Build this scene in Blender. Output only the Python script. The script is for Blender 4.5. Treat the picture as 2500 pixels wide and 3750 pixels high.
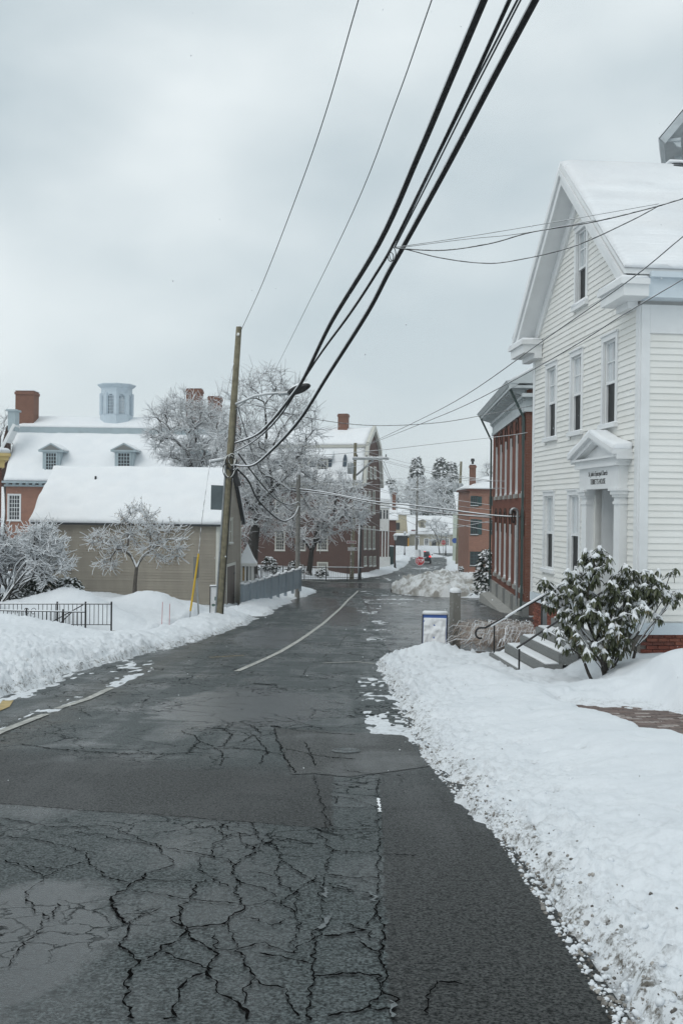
import bpy, math, random
import numpy as np
from mathutils import Matrix, Vector
random.seed(7)
for o in list(bpy.data.objects): bpy.data.objects.remove(o, do_unlink=True)
SC = bpy.context.scene
COL = SC.collection
R = math.radians
# ------------------------------------------------------------------ camera
EYE = 1.7; F = 3650.0; ROLL = 0.012; PITCH = 0.0027
cd = bpy.data.cameras.new('camera'); cam = bpy.data.objects.new('camera', cd); COL.objects.link(cam)
cd.sensor_fit = 'HORIZONTAL'; cd.sensor_width = 24.0; cd.lens = F / 2500 * 24.0
cd.clip_start = 0.05; cd.clip_end = 4000
cam.matrix_world = Matrix.Translation((0, 0, EYE)) @ Matrix.Rotation(R(90) - PITCH, 4, 'X') @ Matrix.Rotation(ROLL, 4, 'Z')
SC.camera = cam
# ------------------------------------------------------------------ sky: high overcast over a thin blue sky
SUN_EL, SUN_AZ = R(50), R(222)
w = bpy.data.worlds.new('World'); SC.world = w; w.use_nodes = True
nt = w.node_tree; nt.nodes.clear()
def wn(t, **k):
    n = nt.nodes.new(t)
    for a, b in k.items(): setattr(n, a, b)
    return n
out = wn('ShaderNodeOutputWorld'); bg = wn('ShaderNodeBackground'); bg.inputs['Strength'].default_value = 0.1
sky = wn('ShaderNodeTexSky', sky_type='NISHITA', sun_disc=False, sun_elevation=SUN_EL, sun_rotation=SUN_AZ)
tc = wn('ShaderNodeTexCoord'); mp = wn('ShaderNodeMapping'); mp.inputs['Scale'].default_value = (1.5, 1.5, 2.9); mp.inputs['Location'].default_value = (0.35, 0.2, 0.93)
nz = wn('ShaderNodeTexNoise'); nz.inputs['Scale'].default_value = 2.0; nz.inputs['Detail'].default_value = 4.0; nz.inputs['Roughness'].default_value = 0.42
cr = wn('ShaderNodeValToRGB')
cr.color_ramp.elements[0].position = 0.36; cr.color_ramp.elements[0].color = (5.5, 6.45, 6.9, 1)
cr.color_ramp.elements[1].position = 0.66; cr.color_ramp.elements[1].color = (8.6, 9.3, 9.5, 1)
mx = wn('ShaderNodeMix', data_type='RGBA'); mx.inputs['Factor'].default_value = 0.94
L = nt.links.new
L(tc.outputs['Generated'], mp.inputs['Vector']); L(mp.outputs['Vector'], nz.inputs['Vector']); L(nz.outputs['Fac'], cr.inputs['Fac'])
L(sky.outputs['Color'], mx.inputs['A']); L(cr.outputs['Color'], mx.inputs['B']); 
sx = wn('ShaderNodeSeparateXYZ'); L(tc.outputs['Generated'], sx.inputs[0]); hz1 = wn('ShaderNodeMapRange'); hz1.inputs['From Min'].default_value = 0.0; hz1.inputs['From Max'].default_value = 0.30; hz1.inputs['To Min'].default_value = 0.55; hz1.inputs['To Max'].default_value = 0.0; L(sx.outputs['Z'], hz1.inputs['Value'])
mh = wn('ShaderNodeMix', data_type='RGBA'); mh.inputs['B'].default_value = (7.9, 8.75, 9.05, 1); L(hz1.outputs['Result'], mh.inputs['Factor']); L(mx.outputs['Result'], mh.inputs['A']); L(mh.outputs['Result'], bg.inputs['Color']); L(bg.outputs['Background'], out.inputs['Surface'])
sd = bpy.data.lights.new('sun', 'SUN'); sd.energy = 0.95; sd.angle = R(40); sd.color = (1.0, 0.97, 0.93)
sun = bpy.data.objects.new('sun', sd); COL.objects.link(sun); sun.location = (0, -20, 60)
sv = Vector((math.sin(SUN_AZ) * math.cos(SUN_EL), math.cos(SUN_AZ) * math.cos(SUN_EL), math.sin(SUN_EL)))
sun.rotation_euler = (-sv).to_track_quat('-Z', 'Y').to_euler()
SC.view_settings.view_transform = 'Standard'; SC.view_settings.look = 'None'; SC.view_settings.exposure = 0.0; SC.view_settings.gamma = 1.0
SC.render.engine = 'CYCLES'
# ------------------------------------------------------------------ photograph geometry: ray through a photo pixel, ground profile
def ray(px, py):
    dx, dy = px - 1250.0, py - 1875.0
    c, s = math.cos(ROLL), math.sin(ROLL)
    return (dx * c + dy * s) / F, -(-dx * s + dy * c) / F - PITCH
def at(px, py, Y):
    a, b = ray(px, py); return Vector((a * Y, Y, EYE + b * Y))
EY = [-60, 0, 5, 11, 20, 30, 37, 50, 65, 81, 100, 130, 150, 200, 420, 3000]
EE = [-1.5, 1.7, 2.05, 2.65, 3.3, 3.95, 4.3, 4.95, 5.6, 6.15, 6.65, 7.2, 7.7, 8.0, 8.0, 8.0]
_yy = np.linspace(-60, 460, 2081); _zz = np.interp(_yy, EY, EE); _k = np.ones(17) / 17
_zz[8:-8] = np.convolve(_zz, _k, 'valid')
def gz(Y): return EYE - np.interp(Y, _yy, _zz)
def gzf(Y): return float(gz(Y))
def gnd(px, py, h=0.0):
    a, b = ray(px, py); lo, hi = 0.8, 400.0
    f = lambda Y: EYE + b * Y - gzf(Y) - h
    Y = lo
    while Y < hi and f(Y) > 0: Y *= 1.01
    return Vector((a * Y, Y, EYE + b * Y))
# ------------------------------------------------------------------ mesh builder and scene bookkeeping
class MB:
    def __init__(s, T=None): s.v = []; s.f = []; s.T = T
    def add(s, vs, fs):
        n = len(s.v); T = s.T
        s.v.extend([tuple(T @ Vector(p)) for p in vs] if T is not None else [tuple(p) for p in vs])
        s.f.extend([tuple(i + n for i in f) for f in fs]); return s
    def box(s, x0, y0, z0, x1, y1, z1):
        if x1 < x0: x0, x1 = x1, x0
        if y1 < y0: y0, y1 = y1, y0
        if z1 < z0: z0, z1 = z1, z0
        return s.add([(x0,y0,z0),(x1,y0,z0),(x1,y1,z0),(x0,y1,z0),(x0,y0,z1),(x1,y0,z1),(x1,y1,z1),(x0,y1,z1)],
                     [(0,3,2,1),(4,5,6,7),(0,1,5,4),(1,2,6,5),(2,3,7,6),(3,0,4,7)])
    def hexa(s, p):
        return s.add(p, [(0,3,2,1),(4,5,6,7),(0,1,5,4),(1,2,6,5),(2,3,7,6),(3,0,4,7)])
    def prism(s, poly, d):            # poly: 3d points, d: extrusion vector
        n = len(poly); d = Vector(d)
        vs = [Vector(p) for p in poly] + [Vector(p) + d for p in poly]
        return s.add(vs, [tuple(range(n))[::-1], tuple(range(n, 2 * n))] + [(i, (i + 1) % n, n + (i + 1) % n, n + i) for i in range(n)])
    def bar(s, a, b, w, h=None, up=(0, 0, 1)):
        a, b = Vector(a), Vector(b); h = h or w; d = (b - a).normalized(); u = Vector(up)
        x = d.cross(u)
        if x.length < 1e-4: x = d.cross(Vector((0, 1, 0)))
        x.normalize(); y = x.cross(d).normalized(); x *= w / 2; y *= h / 2
        return s.hexa([a - x - y, a + x - y, a + x + y, a - x + y, b - x - y, b + x - y, b + x + y, b - x + y])
    def tube(s, pts, r, n=6, caps=True, flat=1.0):
        pts = [Vector(p) for p in pts]; m = len(pts)
        rr = r if hasattr(r, '__len__') else [r] * m
        vs = []; px_ = None
        for i, p in enumerate(pts):
            d = (pts[min(i + 1, m - 1)] - pts[max(i - 1, 0)])
            d = d.normalized() if d.length > 1e-9 else Vector((0, 0, 1))
            if px_ is None:
                x = d.cross(Vector((0, 0, 1)))
                if x.length < 0.05: x = d.cross(Vector((0, 1, 0)))
            else: x = px_ - d * px_.dot(d)
            x.normalize(); px_ = x; y = d.cross(x)
            for k in range(n):
                a = 2 * math.pi * k / n
                vs.append(p + x * (math.cos(a) * rr[i]) + y * (math.sin(a) * rr[i] * flat))
        fs = []
        for i in range(m - 1):
            for k in range(n):
                k2 = (k + 1) % n; fs.append((i * n + k, i * n + k2, (i + 1) * n + k2, (i + 1) * n + k))
        if caps: fs.append(tuple(range(n))[::-1]); fs.append(tuple((m - 1) * n + k for k in range(n)))
        return s.add(vs, fs)
    def lathe(s, c, prof, n=12):      # prof: (r, z) from the bottom up
        c = Vector(c); vs = []; m = len(prof)
        for r, z in prof:
            for k in range(n):
                a = 2 * math.pi * k / n; vs.append(c + Vector((r * math.cos(a), r * math.sin(a), z)))
        fs = [(i * n + k, i * n + (k + 1) % n, (i + 1) * n + (k + 1) % n, (i + 1) * n + k) for i in range(m - 1) for k in range(n)]
        fs.append(tuple(range(n))[::-1]); fs.append(tuple((m - 1) * n + k for k in range(n)))
        return s.add(vs, fs)
    def build(s, name, mat, parent=None, smooth=False):
        o0 = base_of(parent) if parent else Vector((0, 0, 0))
        me = bpy.data.meshes.new(name)
        me.from_pydata([(v[0] - o0.x, v[1] - o0.y, v[2] - o0.z) for v in s.v], [], s.f)
        if smooth: me.polygons.foreach_set('use_smooth', [True] * len(me.polygons))
        me.materials.append(mat); me.validate(); me.update()
        ob = bpy.data.objects.new(name, me); COL.objects.link(ob)
        if parent: ob.parent = parent
        return ob
def base_of(o):
    p = Vector((0, 0, 0))
    while o: p += o.location; o = o.parent
    return p
def tag(o, label=None, cat=None, group=None, kind=None):
    if label: o['label'] = label
    if cat: o['category'] = cat
    if group: o['group'] = group
    if kind: o['kind'] = kind
    return o
def thing(name, label, cat, loc=(0, 0, 0), group=None):
    o = bpy.data.objects.new(name, None); COL.objects.link(o); o.location = loc; o.empty_display_size = 0.2
    return tag(o, label, cat, group)
def copy_tree(o, parent=None):
    c = o.copy(); COL.objects.link(c); c.parent = parent
    for ch in list(o.children): copy_tree(ch, c)
    return c
def frame(x, y, z, dx, dy):           # local u = along a wall (to the right seen from outside), v = into the building, z up
    l = math.hypot(dx, dy); dx, dy = dx / l, dy / l
    return Matrix(((dx, -dy, 0, x), (dy, dx, 0, y), (0, 0, 1, z), (0, 0, 0, 1)))
# ------------------------------------------------------------------ value noise (numpy)
def _h(ix, iy, sd):
    a = (ix.astype(np.int64) * 374761393 + iy.astype(np.int64) * 668265263 + sd * 974711) & 0xFFFFFFFF
    a = ((a ^ (a >> 13)) * 1274126177) & 0xFFFFFFFF
    return ((a ^ (a >> 16)) & 0xFFFF) / 65535.0
def vnoise(x, y, sd=0):
    x = np.asarray(x, float); y = np.asarray(y, float)
    ix, iy = np.floor(x), np.floor(y); fx, fy = x - ix, y - iy
    fx = fx * fx * fx * (fx * (fx * 6 - 15) + 10); fy = fy * fy * fy * (fy * (fy * 6 - 15) + 10)
    a, b, c, d = _h(ix, iy, sd), _h(ix + 1, iy, sd), _h(ix, iy + 1, sd), _h(ix + 1, iy + 1, sd)
    return (a + (b - a) * fx) * (1 - fy) + (c + (d - c) * fx) * fy
def fbm(x, y, sd=0, n=3):
    s, a, t = 0, 1.0, 0
    for i in range(n):
        s = s + a * (vnoise(x * 2 ** i * 1.03 + 17.3 * i, y * 2 ** i * 0.97 - 9.1 * i, sd + i) - 0.5) * 2; t += a; a *= 0.5
    return s / t
def sstep(a, b, x):
    t = np.clip((x - a) / (b - a), 0, 1); return t * t * (3 - 2 * t)
# ------------------------------------------------------------------ materials
class NT:
    def __init__(s, name):
        s.m = bpy.data.materials.new(name); s.m.use_nodes = True; s.t = s.m.node_tree; s.t.nodes.clear()
        s.out = s.n('ShaderNodeOutputMaterial'); s.b = s.n('ShaderNodeBsdfPrincipled'); s.l(s.b.outputs[0], s.out.inputs['Surface'])
    def n(s, t, ins=None, **k):
        n = s.t.nodes.new(t)
        for a, b in k.items(): setattr(n, a, b)
        for a, b in (ins or {}).items():
            if hasattr(b, 'is_output'): s.l(b, n.inputs[a])
            else: n.inputs[a].default_value = b
        return n
    def l(s, a, b): s.t.links.new(a, b)
    def obj(s, scale=(1, 1, 1), rot=(0, 0, 0)):
        tc = s.n('ShaderNodeTexCoord'); return s.n('ShaderNodeMapping', {'Vector': tc.outputs['Object'], 'Scale': scale, 'Rotation': rot}).outputs[0]
    def pos(s, scale=(1, 1, 1)):
        g = s.n('ShaderNodeNewGeometry'); return s.n('ShaderNodeMapping', {'Vector': g.outputs['Position'], 'Scale': scale}).outputs[0]
    def noise(s, v, sc, det=3.0, rough=0.5, dist=0.0):
        return s.n('ShaderNodeTexNoise', {'Vector': v, 'Scale': sc, 'Detail': det, 'Roughness': rough, 'Distortion': dist}).outputs['Fac']
    def math(s, op, a, b=0.0, c=0.0, clamp=False):
        n = s.n('ShaderNodeMath', operation=op, use_clamp=clamp)
        for i, q in enumerate((a, b, c)):
            if hasattr(q, 'is_output'): s.l(q, n.inputs[i])
            else: n.inputs[i].default_value = q
        return n.outputs[0]
    def ramp(s, f, p0, p1, c0=(0, 0, 0, 1), c1=(1, 1, 1, 1)):
        n = s.n('ShaderNodeValToRGB', {'Fac': f}); e = n.color_ramp.elements
        e[0].position = p0; e[0].color = c0; e[1].position = p1; e[1].color = c1; return n.outputs['Color']
    def mix(s, f, a, b, mode='MIX'):
        n = s.n('ShaderNodeMix', data_type='RGBA', blend_type=mode)
        for k, q in (('Factor', f), ('A', a), ('B', b)):
            if hasattr(q, 'is_output'): s.l(q, n.inputs[k])
            else: n.inputs[k].default_value = q
        return n.outputs['Result']
    def bump(s, h, st=0.3, d=0.01, nrm=None):
        n = s.n('ShaderNodeBump', {'Height': h, 'Strength': st, 'Distance': d})
        if nrm is not None: s.l(nrm, n.inputs['Normal'])
        s.l(n.outputs[0], s.b.inputs['Normal']); return n.outputs[0]
    def set(s, **k):
        mp = dict(col='Base Color', rough='Roughness', metal='Metallic', spec='Specular IOR Level', coat='Coat Weight', coat_r='Coat Roughness', emit='Emission Color', es='Emission Strength', sss='Subsurface Weight')
        for a, b in k.items():
            i = s.b.inputs[mp[a]]
            if hasattr(b, 'is_output'): s.l(b, i)
            else: i.default_value = b
        return s
def c4(c): return (c[0], c[1], c[2], 1)
def paint(name, col, rough=0.6, var=0.12, sc=3.0, bump=0.0, bsc=40, metal=0.0, streak=False, orand=0.0):
    t = NT(name); v = t.pos((1, 1, 0.25) if streak else (1, 1, 1))
    n = t.noise(v, sc, 5, 0.6)
    d = tuple(x * (1 - var) for x in col); b = tuple(min(1, x * (1 + var)) for x in col)
    cc_ = t.ramp(n, 0.3, 0.7, c4(d), c4(b))
    if orand: cc_ = t.mix(t.math('MULTIPLY', t.n('ShaderNodeObjectInfo').outputs['Random'], orand), cc_, c4([x * 0.4 for x in col]))
    t.set(col=cc_, rough=rough, metal=metal)
    if bump: t.bump(t.noise(t.pos(), bsc, 4), bump, 0.01)
    return t.m
def snowmat(name, dirt=False):
    t = NT(name); v = t.pos()
    big = t.noise(v, 1.3, 4); fine = t.noise(v, 14, 5, 0.62); grain = t.noise(v, 130, 3, 0.7)
    col = t.ramp(big, 0.3, 0.75, (0.80, 0.825, 0.85, 1), (0.86, 0.875, 0.89, 1)) if not dirt else t.ramp(big, 0.3, 0.75, (0.70, 0.735, 0.77, 1), (0.76, 0.79, 0.82, 1))
    if dirt:
        a = t.n('ShaderNodeAttribute', attribute_name='dirt').outputs['Fac']
        k = t.noise(v, 9, 6, 0.75); k2 = t.noise(v, 38, 4, 0.7)
        f = t.math('MULTIPLY', a, t.ramp(t.math('ADD', t.math('MULTIPLY', k, 0.65), t.math('MULTIPLY', k2, 0.35)), 0.49, 0.60), clamp=True)
        col = t.mix(f, col, (0.085, 0.075, 0.06, 1))
        a2 = t.math('MULTIPLY', a, 0.10); col = t.mix(a2, col, (0.42, 0.40, 0.36, 1))
    t.set(col=col, rough=0.75, spec=0.25)
    h = t.math('ADD', t.math('MULTIPLY', fine, 1.0), t.math('MULTIPLY', grain, 0.25))
    t.bump(h, 0.35, 0.03)
    return t.m
def snowy(name, col, lo=0.05, hi=0.45, nsc=6.0, rough=0.85, var=0.35, bsc=25):
    """dark stuff with snow lying on whatever faces upward"""
    t = NT(name); g = t.n('ShaderNodeNewGeometry'); v = t.pos()
    z = t.n('ShaderNodeSeparateXYZ', {'Vector': g.outputs['True Normal']}).outputs['Z']
    n = t.noise(v, nsc, 4)
    f = t.math('ADD', z, t.math('MULTIPLY', t.math('SUBTRACT', n, 0.5), 1.1))
    f = t.ramp(f, max(0.001, lo), hi)
    nb = t.noise(v, bsc, 4)
    base = t.ramp(nb, 0.3, 0.7, c4([x * (1 - var) for x in col]), c4([x * (1 + var) for x in col]))
    t.set(col=t.mix(f, base, (0.84, 0.86, 0.88, 1)), rough=rough, spec=0.2)
    t.bump(nb, 0.4, 0.01)
    return t.m
def brickmat(name, c1, c2, mortar, bw=0.21, bh=0.07, rough=0.85, stain=0.3):
    t = NT(name); tc = t.n('ShaderNodeTexCoord'); g = t.n('ShaderNodeNewGeometry')
    # wall coordinates: horizontal run along the wall from the normal, height from z
    sp = t.n('ShaderNodeSeparateXYZ', {'Vector': g.outputs['Position']}); sn = t.n('ShaderNodeSeparateXYZ', {'Vector': g.outputs['True Normal']})
    run = t.math('SUBTRACT', t.math('MULTIPLY', sp.outputs['Y'], sn.outputs['X']), t.math('MULTIPLY', sp.outputs['X'], sn.outputs['Y']))
    v = t.n('ShaderNodeCombineXYZ', {'X': run, 'Y': sp.outputs['Z'], 'Z': 0.0}).outputs[0]
    b = t.n('ShaderNodeTexBrick', {'Vector': v, 'Color1': c4(c1), 'Color2': c4(c2), 'Mortar': c4(mortar), 'Scale': 1.0, 'Mortar Size': 0.008, 'Brick Width': bw, 'Row Height': bh, 'Bias': 0.0})
    n = t.noise(t.pos(), 1.1, 5, 0.65); n2 = t.noise(v, 7.0, 4)
    col = t.mix(t.math('MULTIPLY', t.ramp(n, 0.35, 0.75), stain), b.outputs['Color'], c4([x * 0.35 for x in c1]))
    col = t.mix(t.math('MULTIPLY', n2, 0.35), col, c4([min(1, x * 1.5) for x in c2]))
    t.set(col=col, rough=rough, spec=0.25); t.bump(b.outputs['Fac'], -0.5, 0.008)
    return t.m
def glassmat(name, col=(0.02, 0.025, 0.03), rough=0.06):
    t = NT(name); v = t.pos(); n = t.noise(v, 1.7, 2)
    t.set(col=t.ramp(t.noise(v, 0.8, 2), 0.3, 0.7, c4([x * 0.6 for x in col]), c4([x * 1.5 for x in col])), rough=rough, spec=0.6 if rough < 0.2 else 0.15)
    t.bump(n, 0.06, 0.05); return t.m
M = {}
M['snow'] = snowmat('snow'); M['snow_dirt'] = snowmat('snow_ground', True)
def build_asphalt(name, base, rough=(0.46, 0.2), cracks=True, wets=(), wet=0.0, grain=1.0, bands=()):
    t = NT(name); v = t.pos((1, 1, 0))
    fine = t.noise(v, 150, 2, 0.6); agg = t.noise(v, 62, 3, 0.65); mid = t.noise(v, 14, 5, 0.65); big = t.noise(v, 0.8, 5, 0.6, 0.5); lane = t.noise(t.pos((1.6, 0.10, 0)), 1.0, 4, 0.6)
    CK = None
    W = t.ramp(t.math('ADD', t.math('MULTIPLY', big, 0.55), t.math('MULTIPLY', lane, 0.45)), 0.47 - wet, 0.62 - wet)
    for cx, cy, rx, ry in wets:
        d = t.n('ShaderNodeVectorMath', {0: t.n('ShaderNodeVectorMath', {0: v, 1: (cx, cy, 0)}, operation='SUBTRACT').outputs[0], 1: (1 / rx, 1 / ry, 0)}, operation='MULTIPLY').outputs[0]
        ln = t.n('ShaderNodeVectorMath', {0: d}, operation='LENGTH').outputs['Value']
        k = t.math('ADD', ln, t.math('MULTIPLY', t.math('SUBTRACT', t.noise(v, 2.2, 5, 0.6), 0.5), 0.9))
        W = t.math('MAXIMUM', W, t.ramp(k, 0.80, 1.0, (1.25, 1.25, 1.25, 1), (0, 0, 0, 1)))
    col = t.ramp(mid, 0.25, 0.8, c4([x * 0.66 for x in base]), c4([x * 1.3 for x in base]))
    col = t.mix(t.math('MULTIPLY', t.ramp(big, 0.35, 0.7), 0.35), col, c4([x * 1.5 for x in base]))
    col = t.mix(t.math('MULTIPLY', t.ramp(agg, 0.55, 0.72), 0.75 * grain), col, c4([x * 3.0 for x in base])); col = t.mix(t.math('MULTIPLY', t.ramp(agg, 0.30, 0.46, (1, 1, 1, 1), (0, 0, 0, 1)), 0.85 * grain), col, c4([x * 0.22 for x in base]))
    col = t.mix(t.ramp(fine, 0.66, 0.74), col, c4([x * 4.2 for x in base]))
    col = t.mix(t.math('MULTIPLY', W, 0.45, clamp=True), col, (0.010, 0.012, 0.013, 1))
    BD = None
    if bands:
        sq_ = t.n('ShaderNodeSeparateXYZ', {'Vector': v}); gx_ = t.math('ADD', t.math('SUBTRACT', sq_.outputs['X'], -3.9), t.math('MULTIPLY', t.math('SUBTRACT', t.noise(v, 1.3, 5), 0.5), 1.2)); gr_ = t.math('MULTIPLY', t.math('SUBTRACT', 1.0, t.math('MULTIPLY', t.math('ABSOLUTE', gx_), 1.5), clamp=True), t.ramp(t.noise(v, 5, 5, 0.7), 0.35, 0.6)); col = t.mix(t.math('MULTIPLY', gr_, 0.6), col, (0.15, 0.132, 0.105, 1)); W = t.math('MULTIPLY', W, t.math('SUBTRACT', 1.0, gr_))
    if bands:
        sp_ = t.n('ShaderNodeSeparateXYZ', {'Vector': v}); X_, Y_ = sp_.outputs['X'], sp_.outputs['Y']; jn = t.math('MULTIPLY', t.math('SUBTRACT', t.noise(v, 9, 4), 0.5), 0.10); sn_ = t.math('MULTIPLY', t.math('SUBTRACT', t.noise(v, 1.6, 5), 0.5), 1.6)
        for (a, b, soft), (xa, xb), side in bands:      # a + b*X: sharp near edge in Y, soft far edge, side limit in X
            e = t.math('ADD', t.math('SUBTRACT', t.math('SUBTRACT', Y_, a), t.math('MULTIPLY', X_, b)), jn)
            k = t.math('MULTIPLY', t.math('MULTIPLY', e, 60.0, clamp=True), t.math('SUBTRACT', 1.0, t.math('DIVIDE', t.math('SUBTRACT', t.math('ADD', e, sn_), soft * 0.75), soft * 0.35, clamp=True)))
            xe = t.math('ADD', t.math('SUBTRACT', t.math('SUBTRACT', X_, xa), t.math('MULTIPLY', Y_, xb)), jn); k = t.math('MULTIPLY', k, t.math('MULTIPLY', xe, 60.0 * side, clamp=True)); BD = k if BD is None else t.math('MAXIMUM', BD, k)
        col = t.mix(t.math('MULTIPLY', BD, 0.8), col, t.mix(t.ramp(agg, 0.42, 0.60), (0.004, 0.004, 0.004, 1), (0.046, 0.045, 0.042, 1))); W = t.math('MULTIPLY', W, t.math('SUBTRACT', 1.0, t.math('MULTIPLY', BD, 0.75)))
    cav = t.math('MULTIPLY', t.ramp(agg, 0.38, 0.54), t.ramp(t.noise(v, 24, 3, 0.6), 0.30, 0.55))
    cav = t.math('ADD', 0.18, t.math('MULTIPLY', cav, 0.95)); col = t.mix(t.math('SUBTRACT', 1.0, cav, clamp=True), col, (0.004, 0.005, 0.005, 1))  # shade in the aggregate pits painted into the colour; specular dimmed there too
    h = t.math('ADD', t.math('MULTIPLY', fine, 0.35), t.math('MULTIPLY', agg, 0.9))
    if cracks:
        dn = t.n('ShaderNodeVectorMath', {0: t.n('ShaderNodeTexNoise', {'Vector': v, 'Scale': 3.0, 'Detail': 7.0, 'Roughness': 0.68}).outputs['Color'], 1: (0.42, 0.42, 0.0)}, operation='MULTIPLY').outputs[0]
        wv = t.n('ShaderNodeVectorMath', {0: v, 1: dn}, operation='ADD').outputs[0]
        gate = t.noise(v, 0.55, 3)
        for sc, wd, g0, g1 in ((1.25, 0.0085, 0.38, 0.50), (4.4, 0.024, 0.49, 0.60)):
            vo = t.n('ShaderNodeTexVoronoi', {'Vector': wv, 'Scale': sc}, feature='DISTANCE_TO_EDGE').outputs['Distance']
            wj = t.math('MULTIPLY', t.noise(v, 11, 4, 0.7), 2.0); ck = t.math('MULTIPLY', t.math('SUBTRACT', 1.0, BD if BD is not None else 0.0), t.ramp(t.math('DIVIDE', vo, t.math('ADD', wj, 0.15)), wd * 0.35, wd, (1, 1, 1, 1), (0, 0, 0, 1))); ck = t.math('MULTIPLY', ck, t.ramp(gate, g0, g1))
            if sc < 2: ck = t.math('MULTIPLY', ck, t.n('ShaderNodeMapRange', {'Value': t.n('ShaderNodeSeparateXYZ', {'Vector': v}).outputs['Y'], 'From Min': 7.0, 'From Max': 8.5}).outputs['Result'])
            CK = ck if CK is None else t.math('MAXIMUM', CK, ck)
        col = t.mix(t.math('MULTIPLY', CK, 0.9), col, (0.006, 0.006, 0.006, 1)); h = t.math('SUBTRACT', h, t.math('MULTIPLY', CK, 0.8)); W = t.math('MULTIPLY', W, t.math('SUBTRACT', 1.0, CK))
    rg = t.math('SUBTRACT', rough[0], t.math('MULTIPLY', W, rough[0] - rough[1]))
    sp = t.math('MULTIPLY', t.math('ADD', 0.28, t.math('MULTIPLY', W, 0.40)), t.math('MAXIMUM', cav, t.math('MULTIPLY', W, 0.8)))
    if CK is not None: sp = t.math('MULTIPLY', sp, t.math('SUBTRACT', 1.0, CK)); rg = t.math('ADD', rg, t.math('MULTIPLY', CK, 0.4), clamp=True)
    t.set(col=col, rough=rg, spec=sp); t.bump(h, 0.5, 0.008)
    return t.m
def _yx(px, py): q = gnd(px, py); return q.x, q.y
_a, _b, _c, _d = _yx(0, 2950), _yx(1218, 3046), _yx(1385, 2872), _yx(1415, 3668)
_k = (_b[1] - _a[1]) / (_b[0] - _a[0]); _kx = (_d[0] - _c[0]) / (_d[1] - _c[1])
M['asphalt'] = build_asphalt('asphalt', (0.064, 0.079, 0.080), bands=(((_a[1] - _k * _a[0], _k, 2.6), (_b[0], 0.0), -1), ((-4.0, 0.0, 15.5), (_c[0] - _kx * _c[1], _kx), 1)), wets=((-1.35, 14.6, 1.5, 2.5), (-1.55, 4.6, 0.55, 1.1), (-2.2, 31, 1.3, 5), (0.2, 44, 1.2, 9), (-1.5, 55, 1.6, 8), (3.5, 80, 6, 6)))
M['asphalt_pale'] = build_asphalt('asphalt_pale', (0.070, 0.074, 0.072), rough=(0.5, 0.3), cracks=False)
M['asphalt_dark'] = build_asphalt('asphalt_patch', (0.024, 0.026, 0.026), rough=(0.65, 0.45), cracks=False, wet=-0.05, grain=1.15)
M['lot'] = build_asphalt('asphalt_lot', (0.042, 0.052, 0.055), wet=0.12, cracks=True, wets=((5, 50, 3, 9), (3.5, 34, 2, 6)))
M['crack'] = paint('crack_filler', (0.006, 0.006, 0.006), 0.9); M['crack'].node_tree.nodes['Principled BSDF'].inputs['Specular IOR Level'].default_value = 0.0
M['grey_crack'] = paint('crack_silt', (0.13, 0.145, 0.15), 0.6, 0.4, 30)
# ================================================================== GROUND
XLY = [-60, 0, 15, 21, 26, 37, 50, 60, 70, 73, 74.5, 90, 91.5, 97, 106, 130, 160, 164, 166, 184, 186, 460]
XLX = [-5.6, -5.5, -5.35, -5.2, -4.4, -3.5, -3.0, -2.5, -1.6, -2.5, -40, -40, 1.0, 3.0, 5.3, 8.5, 11, 11, -40, -40, 60, 60]
XRY = [-60, 0, 5, 7, 8.2, 10, 22.5, 24.2, 63, 66, 81, 97, 130, 160, 164, 166, 184, 186, 460]
XRX = [1.15, 1.12, 1.16, 1.16, 1.06, 0.97, 0.9, 8.6, 8.8, 4.2, 6.2, 9.5, 13.9, 17, 17, 60, 60, -60, -60]
XSY, XSX = [-60, 0, 8, 12, 16, 20, 24, 30], [5.2, 4.8, 4.4, 4.1, 3.7, 3.0, 2.65, 2.6]
BUMPS = []            # (X, Y, height, rx, ry)
def mound(px, py, Y, rx, ry, less=0.0):
    p = at(px, py, Y); h = p.z - gzf(Y) - float(snow_h(np.array([p.x]), np.array([Y]))[0]) - less
    BUMPS.append((p.x, Y, h, rx, ry))
def edge_s(X, Y):
    xl = np.interp(Y, XLY, XLX); xr = np.interp(Y, XRY, XRX)
    far = np.clip(Y / 60, 0, 1)
    n1 = fbm(X * 0.8, Y * 0.8, 4, 2) * 0.12 + fbm(X * 3.3, Y * 3.3, 6, 2) * 0.09 + fbm(X * 9, Y * 9, 8, 2) * 0.05 * (1 - far)
    n2 = fbm(X * 0.7, Y * 0.7, 13, 2) * 0.30 + fbm(X * 3.1, Y * 3.1, 15, 2) * 0.13 + fbm(X * 8, Y * 8, 18, 2) * 0.05 * (1 - far)
    return xl - X + n2, X - xr + n1
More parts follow.
